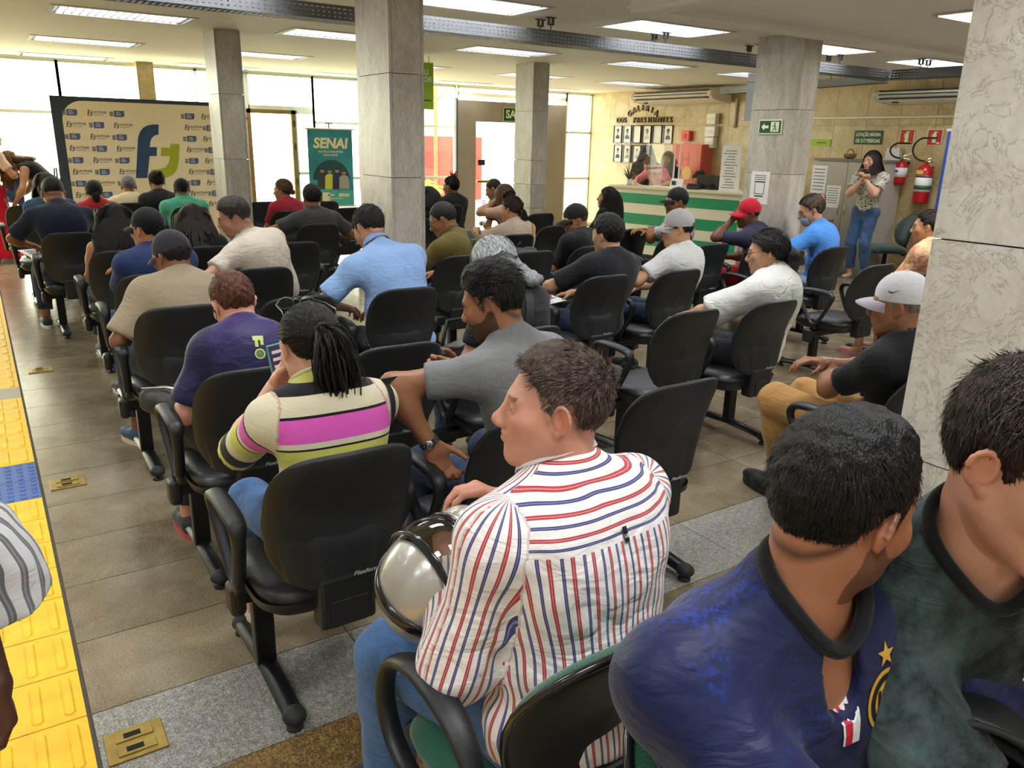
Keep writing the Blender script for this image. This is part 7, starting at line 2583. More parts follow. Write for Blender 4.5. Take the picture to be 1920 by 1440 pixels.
# rolled-up blue banner
bb_ = thing('rollup_banner', 'blue roll-up banner half hidden by the near pillar', 'banner', (10.2, 5.30, 0))
mat('banner_blue', '#2f55b8', 0.5, noise=0.3, nscale=1.5)
MB().span((-0.003, -0.40, 0.08), (0.003, 0.36, 1.90)).build('sheet', 'banner_blue', bb_)
MB().span((-0.02, -0.41, 1.90), (0.02, 0.37, 1.93)).build('top_bar', 'white_plastic', bb_)
MB().rbox((0, -0.02, 0.04), (0.22, 0.80, 0.08), 0.02).build('base', 'steel_grey', bb_)
poly(arc(0.12, 1.2, 0.10, 0, 360, 18)[:-1], M_right(-0.005, 0, 0), 0.001).build('printed_ring', 'white_plastic', bb_)

# ---- hydrant cabinet, alarm and junction boxes behind the counter
hy = thing('hydrant_cabinet', 'red hydrant cabinet on the wall behind the counter', 'cabinet', (10.36, 10.15, 1.0))
mat('orange_red', '#d8462a', 0.45)
MB().span((-0.10, -0.36, 0), (0.13, 0.36, 0.68)).build('box', 'orange_red', hy)
MB().span((-0.115, -0.34, 0.02), (-0.10, 0.34, 0.66)).build('door', 'orange_red', hy)
letters('H', 0.30, M_right(-0.117, 0.02, 0.42), 'sign_red', hy, bold=0.004)
poly(arc(0.04, 0.20, 0.11, 0, 360, 18)[:-1], M_right(-0.117, 0, 0), 0.001).build('round_label', mat('label_yel', '#d9a53a', 0.5), hy)
al = thing('alarm_box', 'small red alarm box right of the upper portraits', 'alarm', (10.44, 10.38, 1.73))
MB().rbox((0, 0, 0.085), (0.08, 0.19, 0.17), 0.01).build('box', mat('alarm_red', '#e0564a', 0.4), al)
MB().rbox((-0.042, 0.0, 0.08), (0.01, 0.08, 0.08), 0.004).build('button', 'sign_red', al)
for k, (z, lab) in enumerate(((2.0, 'upper white junction box right of the alarm'), (1.80, 'middle white junction box right of the alarm'), (1.62, 'lower white junction box right of the alarm'))):
    jb = thing('junction_box', lab, 'box', (10.43, 9.80, z), 0, 'white wall boxes')
    MB().rbox((0, 0, 0.09), (0.10, 0.20 if k != 1 else 0.22, 0.17), 0.012).build('case', 'white_plastic', jb)
    MB().rbox((-0.052, 0, 0.09), (0.006, 0.12, 0.05), 0.002).build('cover', 'cream_plastic', jb)

# ---- reception counter
A, B = Vector((8.23, 9.66, 0)), Vector((8.74, 7.55, 0))
Lc = (B - A).length
ct = thing('reception_counter', 'reception counter with green and cream stripes', 'counter', ((A + B) / 2)[:], math.atan2((B - A).y, (B - A).x))
mat('counter_cream', '#e4dcc3', 0.45); mat('counter_green', '#17915f', 0.42); mat('counter_top', '#ded3b4', 0.35)
hl = Lc / 2
zs_ = [0.06, 0.20, 0.35, 0.50, 0.655, 0.805, 0.95, 1.02]
for k in range(len(zs_) - 1):
    nm = 'counter_green' if k in (1, 3, 5) else 'counter_cream'
    MB().span((-hl, -0.02 if k % 2 else -0.016, zs_[k]), (hl, 0.02, zs_[k + 1] - 0.002)).build('front_panel', nm, ct)
MB().span((-hl, 0.0, 0.0), (hl, 0.03, 0.06)).build('plinth', 'steel_dark', ct)
for x in (-hl, hl):
    MB().span((x - 0.02, -0.02, 0), (x + 0.02, 0.55, 1.02)).build('side_panel', 'counter_cream', ct)
MB().rbox((0, 0.16, 1.038), (Lc + 0.10, 0.44, 0.035), 0.006).build('worktop', 'counter_top', ct)
MB().span((-hl, 0.30, 0.70), (hl, 0.85, 0.73)).build('inner_desk', 'counter_top', ct)
ct_m = Matrix.Translation(((A + B) / 2)) @ rotz(math.atan2((B - A).y, (B - A).x))
def on_counter(name, label, cat, u, v=0.15, z=1.056, group=None):
    t = thing(name, label, cat, (ct_m @ Vector((u, v, z)))[:], math.atan2((B - A).y, (B - A).x), group)
    return t
for u, w, lab in ((-0.50, 0.80, 'left clear acrylic screen standing on the counter'), (0.35, 0.72, 'right clear acrylic screen standing on the counter')):
    sc_ = on_counter('acrylic_screen', lab, 'screen', u, 0.12, 1.056, 'counter screens')
    MB().span((-w / 2, -0.003, 0.0), (w / 2, 0.003, 0.62)).build('pane', 'acrylic', sc_)
    for s in (-1, 1):
        MB().span((s * w / 2 - 0.008, -0.012, 0), (s * w / 2 + 0.008, 0.012, 0.64)).build('post', 'white_plastic', sc_)
        MB().box((s * w / 2, 0, 0.006), (0.05, 0.14, 0.012)).build('foot', 'white_plastic', sc_)
mo = on_counter('monitor', 'black computer monitor behind the counter edge', 'monitor', 0.42, 0.30)
MB().rbox((0, 0, 0.10), (0.44, 0.03, 0.20), 0.006).build('screen', 'gloss_black', mo)
MB().lathe([(0.09, 0), (0.09, 0.01), (0.02, 0.02), (0.018, 0.06)], 12).build('stand', 'steel_dark', mo)
dp_ = on_counter('desk_phone', 'dark desk phone on the counter', 'phone', 0.28, 0.10)
MB().rbox((0, 0, 0.03), (0.20, 0.14, 0.05), 0.012).build('base', 'black_plastic', dp_)
MB().rbox((0, -0.04, 0.065), (0.18, 0.04, 0.03), 0.012).build('handset', 'black_plastic', dp_)
for k in range(3):
    MB().box((-0.05 + 0.05 * k, 0.03, 0.058), (0.025, 0.02, 0.006)).build('key', 'steel_grey', dp_)
tb = on_counter('price_list', 'tall white printed notice standing at the right end of the counter', 'notice', 0.82, 0.10)
MB().span((-0.15, -0.004, 0.0), (0.15, 0.004, 0.62)).build('board', 'paper', tb)
pr = MB()
for k in range(14):
    pr.box((-0.02 + 0.01 * (k % 3), -0.0055, 0.05 + 0.038 * k), (0.20 - 0.03 * (k % 4), 0.001, 0.012))
pr.build('printed_lines', 'paper_print', tb)
MB().box((0, 0.06, 0.01), (0.26, 0.14, 0.02)).build('foot', 'white_plastic', tb)
cf = on_counter('calendar', 'small white desk calendar on the counter', 'calendar', 0.02, 0.05)
MB().add([(-0.10, -0.05, 0), (0.10, -0.05, 0), (0.10, 0.0, 0.14), (-0.10, 0.0, 0.14), (0.10, 0.06, 0), (-0.10, 0.06, 0)], [(0, 1, 2, 3), (3, 2, 4, 5), (0, 5, 4, 1), (0, 3, 5), (1, 4, 2)]).build('leaves', 'paper', cf)
MB().box((-0.04, -0.032, 0.06), (0.07, 0.004, 0.09)).build('printed_block', 'poster_navy', cf)
pl = on_counter('potted_plant', 'small dark potted plant at the left end of the counter', 'plant', -0.88, 0.12)
MB().lathe([(0.04, 0), (0.055, 0.08), (0.05, 0.085)], 14).build('pot', 'white_plastic', pl, True)
for k in range(14):
    a = k * 2.4
    l_ = 0.12 + 0.05 * (k % 3)
    MB().tube([(0, 0, 0.07), (0.05 * math.cos(a), 0.05 * math.sin(a), 0.07 + l_ * 0.6), (0.10 * math.cos(a), 0.10 * math.sin(a), 0.07 + l_)], [0.004, 0.010, 0.002], 5).build('leaf', mat('leaf_dark', '#2f4326', 0.5), pl, True)
pb = on_counter('papers', 'open white papers under the pink polo shirt on the counter', 'papers', -0.30, 0.20)
MB().box((0, 0, 0.003), (0.42, 0.26, 0.005)).build('sheet', 'paper', pb)

# ---- grey cupboard, notices, low cabinet, green chair
cb = thing('cupboard', 'grey two-door cupboard behind the standing woman', 'cupboard', (10.22, 6.85, 0))
mat('cupboard_grey', '#b6afa2', 0.45, noise=0.03, nscale=3); mat('cupboard_edge', '#7f7870', 0.5)
MB().span((-0.20, -0.53, 0.0), (0.22, 0.53, 1.50)).build('body', 'cupboard_grey', cb)
MB().span((-0.23, -0.55, 1.50), (0.23, 0.55, 1.53)).build('top', 'cupboard_edge', cb)
for s in (-1, 1):
    d_ = MB().span((-0.222, 0.004 if s > 0 else -0.525, 0.06), (-0.202, 0.525 if s > 0 else -0.004, 1.49)).build('door', 'cupboard_grey', cb)
    MB().tube([(-0.225, s * 0.05, 0.78), (-0.25, s * 0.05, 0.80), (-0.25, s * 0.05, 0.90), (-0.225, s * 0.05, 0.92)], 0.006, 6).build('handle', 'chrome', d_, True)
for (y, z, w, h, lab) in ((7.28, 1.22, 0.24, 0.42, 'long white notice taped to the cupboard door'), (7.02, 1.02, 0.22, 0.30, 'pale printed notice lower on the cupboard door')):
    nt_ = thing('notice', lab, 'notice', (9.995, y, z))
    MB().box((0, 0, 0), (0.002, w, h)).build('sheet', 'paper', nt_)
    g = MB()
    for k in range(7):
        g.box((-0.0015, 0.01 * (k % 2), h * 0.38 - k * h * 0.11), (0.001, w * 0.75, h * 0.035))
    g.build('printed_lines', 'paper_print', nt_)
bs = thing('basket', 'small woven basket on top of the cupboard', 'basket', (10.2, 6.98, 1.53))
MB().lathe([(0.05, 0), (0.08, 0.03), (0.085, 0.07), (0.075, 0.07), (0.07, 0.03)], 18).build('bowl', mat('wicker', '#8a6a44', 0.8, noise=0.4, nscale=60), bs, True)
MB().tube([(0.08 * math.cos(a), 0, 0.06 + 0.07 * math.sin(a)) for a in np.linspace(0, PI, 10)], 0.006, 6).build('handle', 'wicker', bs, True)
fl_ = thing('file_holder', 'white paper holder on the wall above the cupboard end', 'paper holder', (WX - 0.03, 6.52, 1.42))
MB().span((-0.03, -0.14, 0), (0.0, 0.10, 0.005)).span((-0.032, -0.14, 0), (-0.028, 0.10, 0.14)).span((-0.004, -0.14, 0), (0.0, 0.10, 0.22)).build('tray', 'white_plastic', fl_)
MB().box((-0.016, -0.02, 0.14), (0.004, 0.19, 0.26)).build('sheets', 'paper', fl_)
lc_ = thing('low_cabinet', 'low grey cabinet between the blue top and the standing woman', 'cabinet', (9.55, 7.15, 0))
MB().span((-0.22, -0.32, 0), (0.22, 0.32, 0.70)).build('body', 'cupboard_grey', lc_)
MB().span((-0.24, -0.34, 0.70), (0.24, 0.34, 0.725)).build('top', 'cupboard_edge', lc_)
for z in (0.12, 0.42):
    d_ = MB().span((-0.235, -0.30, z), (-0.22, 0.30, z + 0.26)).build('drawer', 'cupboard_grey', lc_)
    MB().box((-0.245, 0, z + 0.20), (0.012, 0.12, 0.015)).build('handle', 'chrome', d_)
green_chair('n3', 'dark green swivel chair against the marble wall below the extinguishers', 9.98, 6.10, 56, dark=True)

# ---- signs on the pillars and hanging signs
ex = sign_board('exit_arrow_sign', 'green arrow and running figure sign on the pillar', M_right(6.05 - 0.008, 4.98, 1.835), 0.235, 0.105, 'sign_green', rim='sign_glow')
MB().prism([(-0.095, 0), (-0.06, 0.03), (-0.06, 0.012), (-0.015, 0.012), (-0.015, -0.012), (-0.06, -0.012), (-0.06, -0.03)], 0.0015, T3(0, 0, 0.005)).build('arrow', 'sign_glow', ex)
MB().box((0.055, 0, 0.0055), (0.09, 0.085, 0.001)).build('door_field', 'sign_glow', ex)
rm = MB().prism(arc(0.055, 0.028, 0.008, 0, 360, 10)[:-1], 0.001, T3(0, 0, 0.0062))
for a, b in (((0.052, 0.018), (0.058, -0.006)), ((0.052, 0.014), (0.035, 0.006)), ((0.053, 0.014), (0.070, 0.004)), ((0.058, -0.006), (0.072, -0.018)), ((0.058, -0.006), (0.046, -0.020)), ((0.046, -0.020), (0.034, -0.034)), ((0.072, -0.018), (0.070, -0.036))):
    rm.tube([(a[0], a[1], 0.0068), (b[0], b[1], 0.0068)], 0.0035, 5)
rm.build('running_figure', 'sign_green', ex)
sh_ = thing('posted_sheet', 'white sheet taped to the pillar below the arrow sign', 'notice', (6.05 - 0.002, 5.03, 1.30))
MB().box((0, 0, 0), (0.002, 0.21, 0.29)).build('sheet', 'paper', sh_)
g = MB()
for k in range(4):
    g.box((-0.0015, 0, 0.11 - 0.018 * k), (0.001, 0.13, 0.006))
g.box((-0.0015, 0, -0.075), (0.001, 0.10, 0.012)).box((-0.0015, 0.02, -0.10), (0.001, 0.05, 0.006))
g.build('printed_lines', 'dark_print', sh_)
sf = MB()
for (a, b, w, h) in ((0, 0.05, 0.11, 0.006), (0, -0.055, 0.11, 0.006), (-0.053, -0.002, 0.006, 0.11), (0.053, -0.002, 0.006, 0.11)):
    sf.box((-0.0015, a, b - 0.0), (0.001, w, h))
sf.build('printed_frame', 'dark_print', sh_)
lsg = sign_board('lime_sign', 'small lime sign on the wall behind the arrow pillar', M_right(WX - 0.006, 7.72, 1.74), 0.40, 0.10, 'lime')
MB().box((0.05, 0, 0.004), (0.16, 0.012, 0.001)).build('printed_line', 'sign_green', lsg)
gs = sign_board('hanging_sign', 'lime green hanging sign beside the middle pillar', M_back(4.40, 8.9, 2.26), 0.62, 0.52, 'lime')
letters('OR', 0.085, T3(0.235, 0.07, 0.004), 'paper', gs, bold=0.002)
letters('O', 0.085, T3(0.215, 0.15, 0.004), 'paper', gs, bold=0.002)
MB().box((0.21, -0.16, 0.004), (0.14, 0.014, 0.001)).build('small_print', 'sign_green', gs)
for s in (-0.25, 0.25):
    MB().tube([(s, 0.26, 0), (s, 0.34, 0)], 0.003, 5).build('wire', 'steel_dark', gs)
mat('panel_blue', '#c9d3ea', 0.5)
hb = thing('hanging_sign', 'pale blue hanging sign partly behind the arrow pillar', 'sign', (6.90, 6.02, 1.92))
MB().span((-0.006, -0.5, 0), (0.006, 0.02, 0.47)).build('board', 'panel_blue', hb)
MB().span((-0.009, -0.5, 0.38), (0.009, 0.02, 0.385)).build('joint', 'steel_grey', hb)
for s in (-0.4, -0.08):
    MB().tube([(0, s, 0.47), (0, s, 0.68)], 0.003, 5).build('wire', 'steel_dark', hb)

# ---- brass floor boxes
for x, y, lab in ((0.155, 2.12, 'brass floor outlet box nearest the camera beside the strip'), (0.17, 4.18, 'brass floor outlet box beside the blue tactile tiles'), (0.20, 6.45, 'brass floor outlet box farther along the strip'), (1.45, 1.45, 'brass floor outlet box beside the green chair')):
    fbx = thing('floor_box', lab, 'floor outlet', (x, y, 0.0), 0, 'brass floor boxes')
    MB().rbox((0, 0, 0.003), (0.155, 0.135, 0.006), 0.002).build('plate', 'brass', fbx)
    for yy in (-0.03, 0.03):
        lid = MB().rbox((0, yy, 0.0075), (0.10, 0.040, 0.004), 0.0015).build('lid', 'brass', fbx)
        MB().rbox((-0.005, yy, 0.010), (0.045, 0.020, 0.002), 0.0008).build('slot', 'black_hole', lid)

# ================================================================== outside the windows
mat('pavement', '#d8d2c2', 0.9); mat('facade', '#efe9d8', 0.8); mat('facade_red', '#c23a37', 0.8); mat('facade_glass', '#b9d9d6', 0.3); mat('leaf_bright', '#7fae3a', 0.6); mat('trunk', '#8a6d4f', 0.9)
struct(MB().span((-30, YB + 0.1, -0.2), (45, 60, -0.05)).build('ground', 'pavement'))
fb = thing('facade_building', 'pale building with a red base seen through the window', 'building', (11.4, 21.0, 0))
MB().span((-0.9, 0, 1.75), (1.3, 4, 7.0)).build('wall', 'facade', fb)
MB().span((-0.9, -0.05, -0.1), (1.3, 4, 1.75)).build('red_base', 'facade_red', fb)
for k in range(2):
    MB().span((-0.7 + 1.0 * k, -0.06, 2.3), (0.1 + 1.0 * k, 0.0, 4.6)).build('window', 'facade_glass', fb)
for k in range(2):
    MB().span((-0.7 + 1.0 * k, -0.09, 0.3), (0.1 + 1.0 * k, -0.05, 1.3)).build('shutter', mat('facade_red2', '#a82f2e', 0.8), fb)
for (x, y, s, lab) in ((8.72, 17.2, 1.0, 'palm-like shrub outside the window beyond the middle pillar'), (9.35, 18.2, 0.8, 'smaller spiky shrub outside near the red wall')):
    sb = thing('shrub', lab, 'plant', (x, y, -0.05))
    for k in range(26):
        a = k * 2.399; l = s * (0.75 + 0.3 * ((k * 7) % 5) / 5)
        c_, s_ = math.cos(a), math.sin(a)
        up = 0.5 + 0.6 * ((k * 3) % 7) / 7
        P = [(0, 0, 0.35 * s), (0.35 * l * c_, 0.35 * l * s_, 0.35 * s + 0.45 * l * up), (0.75 * l * c_, 0.75 * l * s_, 0.35 * s + 0.40 * l * up)]
        MB().tube(P, [0.02, 0.035, 0.004], 4, flat=(1, 0.3)).build('leaf', 'leaf_bright', sb)
    MB().tube([(0, 0, 0), (0, 0, 0.4 * s)], 0.06 * s, 8).build('stem', 'trunk', sb)
po = thing('street_pole', 'thin brown pole outside in front of the red wall', 'pole', (9.9, 18.6, -0.05))
MB().tube([(0, 0, 0), (0, 0, 3.6)], 0.05, 8).build('shaft', 'trunk', po, True)
MB().tube([(0, 0, 2.6), (0.3, 0, 2.9)], 0.02, 6).build('arm', 'trunk', po, True)
# ================================================================== things carried and worn
def wpt(key, local):
    """a point of a person's own frame, in the room"""
    o = PEOPLE[key][0]
    M = Matrix.Translation(o.location) @ rotz(o.rotation_euler.z)
    return M @ Vector(local)

def helmet(label, loc, R, c1, c2, visor=True, s=1.0):
    """full-face helmet: shell with face opening, padding, chin bar, rim and visor; local +Y is the face"""
    h = thing('helmet', label, 'helmet', loc)
    h.matrix_world = Matrix.Translation(loc) @ R.to_4x4() @ Matrix.Diagonal((s, s, s, 1))
    vox = 0.0055
    sh = [ellip((0, 0, 0.01), (0.125, 0.150, 0.135), None, 0.02), ellip((0, 0.07, -0.07), (0.095, 0.095, 0.055), None, 0.05),
          ellip((0, 0, 0.0), (0.112, 0.136, 0.122), None, 0.004, 's'), rboxp((0, 0.15, 0.015), (0.105, 0.10, 0.048), 0.03, None, 0.006, 's'),
          rboxp((0, -0.01, -0.16), (0.088, 0.105, 0.07), 0.05, None, 0.006, 's')]
    v, f = mesh_prims(sh, vox)
    put('shell', np_mesh('shell', v, f), c1, h)
    pd = [ellip((0, -0.004, 0.0), (0.111, 0.134, 0.121), None, 0.01), ellip((0, 0.01, -0.01), (0.088, 0.112, 0.105), None, 0.01, 's'), rboxp((0, 0.15, 0.010), (0.098, 0.10, 0.042), 0.03, None, 0.006, 's'), rboxp((0, 0.0, -0.17), (0.085, 0.10, 0.08), 0.05, None, 0.006, 's')]
    v, f = mesh_prims(pd, vox)
    put('padding', np_mesh('padding', v, f), 'helmet_pad', h)
    n = 36
    rim = []
    for i in range(n):
        a = 2 * PI * i / n
        x, z = 0.106 * math.copysign(abs(math.cos(a)) ** 0.7, math.cos(a)), 0.015 + 0.049 * math.copysign(abs(math.sin(a)) ** 0.7, math.sin(a))
        q = 1 - (x / 0.127) ** 2 - ((z - 0.01) / 0.137) ** 2
        rim.append((x, 0.150 * math.sqrt(max(0.02, q)) + 0.002, z))
    MB().tube(rim, 0.0055, 6, True).build('opening_rim', 'rubber', h, True)
    MB().tube([(0.100 * math.cos(a), 0.02 + 0.125 * math.sin(a), -0.105 - 0.012 * math.sin(a)) for a in np.linspace(0, 2 * PI, 28, endpoint=False)], 0.010, 8, True).build('lower_rim', 'rubber', h, True)
    MB().tube([(0.128 * math.sin(a), -0.02 + 0.04 * math.cos(a), 0.01 + 0.139 * math.cos(a)) for a in np.linspace(-1.35, 1.35, 18)], 0.012, 6, flat=(0.25, 1.3)).build('stripe_band', c2, h, True)
    if visor:
        vs, fs = [], []
        nu, nv = 19, 7
        up = math.radians(18)
        for j in range(nv):
            for i in range(nu):
                a = (-0.5 + i / (nu - 1)) * 2.5
                b = -0.42 + 0.85 * j / (nv - 1)
                r = 0.158
                vs.append((0.134 * math.sin(a) * math.cos(b * 0.8), 0.170 * math.cos(a) * math.cos(b), 0.015 + 0.115 * math.sin(b)))
        for j in range(nv - 1):
            for i in range(nu - 1):
                q = j * nu + i
                fs.append((q, q + 1, q + nu + 1, q + nu))
        RX = Matrix.Rotation(math.radians(0), 4, 'X')
        vz = MB().add(vs, fs, RX).build('visor', 'visor_clear', h, True)
        edge = [vs[i] for i in range(nu)]
        MB().tube(edge, 0.0045, 6).build('visor_trim', 'gloss_black', vz, True)
        edge = [vs[(nv - 1) * nu + i] for i in range(nu)]
        MB().tube(edge, 0.0045, 6).build('visor_trim', 'gloss_black', vz, True)
        for s_ in (-1, 1):
            MB().lathe([(0.022, 0), (0.022, 0.008), (0.012, 0.012)], 14, Matrix.Translation((s_ * 0.126, 0.01, 0.02)) @ Matrix.Rotation(s_ * PI / 2, 4, 'Y')).build('visor_pivot', 'gloss_black', h, True)
    return h
mat('helmet_silver', '#b9b7ae', 0.28, metal=0.35, coat=0.6); mat('helmet_black', '#202123', 0.5, coat=0.1, noise=0.3, nscale=6); mat('helmet_pad', '#121214', 0.95); mat('helmet_band', '#d6d5cf', 0.35); mat('helmet_grey', '#3a3b3c', 0.4)
glass_mat('visor_clear', (0.78, 0.79, 0.77), 0.16, 0.05)
def axes(yv, zv):
    y_ = Vector(yv).normalized(); z_ = Vector(zv); z_ = (z_ - y_ * z_.dot(y_)).normalized()
    return Matrix((y_.cross(z_), y_, z_)).transposed()
Rm = axes((-0.05, -0.45, 0.85), (-0.85, -0.1, -0.15))
helmet('silver and black helmet with a clear visor held on the pinstriped lap', (0.725, 1.345, 0.745), Rm, 'helmet_silver', 'gloss_black')
Rm2 = axes((-0.2, -0.75, 0.55), (0.75, 0.25, 0.45))
helmet('black helmet with vents held by the man in the dark blue jersey', (1.02, 0.405, 0.80), Rm2, 'helmet_black', 'helmet_grey', visor=False)

def phone(label, loc, up, facing, color='#5fb9b0', screen='#3c3350', s=1.0, es=0.35):
    """phone: case, lit screen, rows on the screen"""
    u, fz = Vector(up).normalized(), Vector(facing)
    xa = u.cross(fz).normalized()
    t = thing('phone', label, 'phone')
    t.matrix_world = frame_matrix(loc, xa, u)
    MB().rbox((0, 0, 0), (0.074 * s, 0.150 * s, 0.009), 0.004).build('case', mat('case_' + color, color, 0.4), t)
    sc_ = MB().rbox((0, 0, 0.0048), (0.068 * s, 0.142 * s, 0.001), 0.0004).build('screen', mat('scr_' + screen, screen, 0.2, emit=screen, estr=es), t)
    for k in range(5):
        MB().box((0.0, 0.05 * s - k * 0.023 * s, 0.0056), (0.050 * s, 0.010 * s, 0.0004)).build('screen_row', mat('scr_row', '#c8c6d2', 0.3, emit='#c8c6d2', estr=0.3), sc_)
    return t
q = wpt('A1', (-0.025, 0.30, 0.955))
phone('phone in a turquoise case held up by the woman in the knit top', q, (-0.1, 0.15, 1), (0.25, -0.9, 0.3))
q = wpt('A2', (-0.03, 0.40, 0.80))
phone('pale phone held low by the man in the grey t-shirt', q, (-0.3, 0.9, 0.25), (0.1, -0.5, 0.8), '#d9dbde', '#c3ccd2', 1.05, 0.5)
q = wpt('K2', (0.06, 0.34, 0.86))
phone('white lit phone held by the man in dark olive', q, (0.0, 0.3, 1), (-0.1, -0.9, 0.4), '#e6e6ea', '#dfe6ff', 1.25, 1.2)

# ---- watch and neck chain
def band_on(key, q, frac, r, w, material, name, face=None):
    o, J, p = PEOPLE[key]
    a, b = J['el' + q], J['wr' + q]
    c = a + (b - a) * frac
    d = unit(b - a)
    e1 = unit(np.cross(d, V3(0.3, 0.2, 1))); e2 = np.cross(d, e1)
    m = MB()
    n = 22
    vs, fs = [], []
    for i in range(n):
        t = 2 * PI * i / n
        for (rr, dd) in ((r, -w / 2), (r + 0.004, -w / 2), (r + 0.004, w / 2), (r, w / 2)):
            vs.append(tuple(c + (e1 * math.cos(t) + e2 * math.sin(t)) * rr + d * dd))
    for i in range(n):
        for j in range(4):
            fs.append((i * 4 + j, ((i + 1) % n) * 4 + j, ((i + 1) % n) * 4 + (j + 1) % 4, i * 4 + (j + 1) % 4))
    wobj = m.add(vs, fs).build(name, material, o)
    if face is not None:
        dirv = unit(V3(*face) - (V3(*face) @ d) * d)
        M = frame_matrix(tuple(c + dirv * (r + 0.006)), tuple(d), tuple(np.cross(dirv, d)))
        MB().lathe([(0.017, -0.003), (0.018, 0.003), (0.015, 0.005)], 18, M).build('watch_face', 'chrome', wobj, True)
    return wobj
band_on('A2', 'L', 0.93, 0.031, 0.020, 'chrome', 'watch', (-0.6, -0.7, 0.2))
o, J, p = PEOPLE['B1']
ring = []
for i in range(28):
    a = 2 * PI * i / 28
    c = J['P3'] + (J['P4'] - J['P3']) * (0.42 - 0.30 * math.sin(a))
    ring.append(tuple(c + J['CR'] @ V3(0.066 * math.cos(a), 0.066 * math.sin(a) + 0.004, 0)))
MB().tube(ring, 0.0028, 6, True).build('neck_chain', 'chrome', o, True)
hc = J['HC']; HR = J['HR']
pts = [hc + HR @ V3(-0.074, 0.012, -0.012), hc + HR @ V3(-0.080, 0.010, -0.05), J['P3'] + V3(-0.085, 0.05, 0.02), J['P2'] + V3(-0.06, 0.15, 0.0)]
MB().tube([tuple(q) for q in pts], 0.0016, 5).build('earphone_wire', 'rubber', o, True)
MB().ell(tuple(pts[0]), (0.007, 0.007, 0.007), 8, 6).build('earphone', 'rubber', o, True)
# hair tie of the ponytail, red scrunchie, claw clip, masks
def head_part(key, name, mb, material):
    o, J, p = PEOPLE[key]
    H_ = Matrix(J['HR'].tolist()).to_4x4(); H_.translation = Vector(J['HC'])
    H_ = H_ @ Matrix.Diagonal((J['hs'],) * 3 + (1,))
    mb.v = [tuple(H_ @ Vector(v)) for v in mb.v]
    return mb.build(name, material, o, True)
head_part('A1', 'hair_tie', MB().tube([(0.022 * math.cos(a), -0.116 - 0.004 * math.sin(a), 0.022 + 0.022 * math.sin(a)) for a in np.linspace(0, 2 * PI, 16, endpoint=False)], 0.007, 8, True), 'rubber')
mat('scrunchie', '#7a1420', 0.9); mat('clip_pink', '#b06a5a', 0.4); mat('mask_blue', '#a9c3dd', 0.8)
sc_ = MB().tube([(0.030 * math.cos(a), -0.055 + 0.030 * math.sin(a), 0.128 + 0.006 * math.sin(5 * a)) for a in np.linspace(0, 2 * PI, 24, endpoint=False)], 0.012, 8, True)
for k in range(9):
    a = k * 0.7
    sc_.tube([(0.01 * math.cos(a), -0.055 + 0.01 * math.sin(a), 0.13), (0.05 * math.cos(a), -0.055 + 0.05 * math.sin(a), 0.165 + 0.015 * (k % 3))], [0.010, 0.003], 5)
head_part('G5', 'scrunchie', sc_, 'scrunchie')
head_part('h1', 'hair_clip', MB().rbox((0.0, -0.115, 0.075), (0.085, 0.03, 0.05), 0.012), 'clip_pink')
def face_mask(key, material):
    vs, fs = [], []
    for j in range(6):
        for i in range(9):
            a = (-1 + i / 4) * 1.25
            z = -0.018 - 0.085 * j / 5
            r = 0.072 - 0.004 * abs(j - 2.5)
            vs.append((r * math.sin(a), 0.028 + (0.082 - 0.010 * abs(j - 2)) * math.cos(a), z))
    for j in range(5):
        for i in range(8):
            q = j * 9 + i
            fs.append((q, q + 1, q + 10, q + 9))
    head_part(key, 'face_mask', MB().add(vs, fs), material)
face_mask('h1', 'mask_blue')

# ---- straps across backs, bags, backpack
def back_strap(key, x0, x1, material, w=0.035, name='bag_strap', z0=0.50, z1=0.02):
    """flat strap lying over the back from one shoulder to the other hip"""
    o, J, p = PEOPLE[key]
    sh = p['_shirt']
    bvh = BVHTree.FromPolygons([tuple(v.co) for v in sh.data.vertices], [tuple(q.vertices) for q in sh.data.polygons])
    P0, P3, CR = J['P0'], J['P3'], J['CR']
    vs, fs = [], []
    n = 22
    ax = unit(P3 - P0); L = np.linalg.norm(P3 - P0)
    xr = CR[:, 0]
    for i in range(n):
        t = i / (n - 1)
        c = P0 + ax * (z1 + (L * 1.0 + 0.02 - z1) * t) + xr * (x1 + (x0 - x1) * t)
        for s_ in (-1, 1):
            q = c + xr * s_ * w / 2
            st = Vector(q - CR[:, 1] * 0.40); d = Vector(CR[:, 1])
            hit = bvh.ray_cast(st, d, 0.8)
            if hit[0] is None:
                hit = (Vector(q - CR[:, 1] * 0.10),)
            vs.append(tuple(hit[0] - d * 0.006))
    for i in range(n - 1):
        fs.append((2 * i, 2 * i + 1, 2 * i + 3, 2 * i + 2))
    so_ = MB().add(vs, fs).build(name, material, o, True)
    return so_
mat('strap_black', '#1c1e22', 0.7); mat('strap_mustard', '#c7922f', 0.7)
s1 = back_strap('D4', 0.05, -0.12, 'strap_black', 0.042)
MB().rbox(tuple(np.mean([np.array(s1.data.vertices[i].co) for i in (34, 35)], 0)), (0.05, 0.02, 0.03), 0.004).build('buckle', 'chrome', s1)
back_strap('e1', 0.12, -0.02, 'strap_mustard', 0.03)
back_strap('H3', 0.12, -0.14, 'strap_black', 0.03)
back_strap('B3', 0.02, -0.14, 'strap_black', 0.05)
back_strap('A1', 0.19, 0.17, 'strap_black', 0.022)

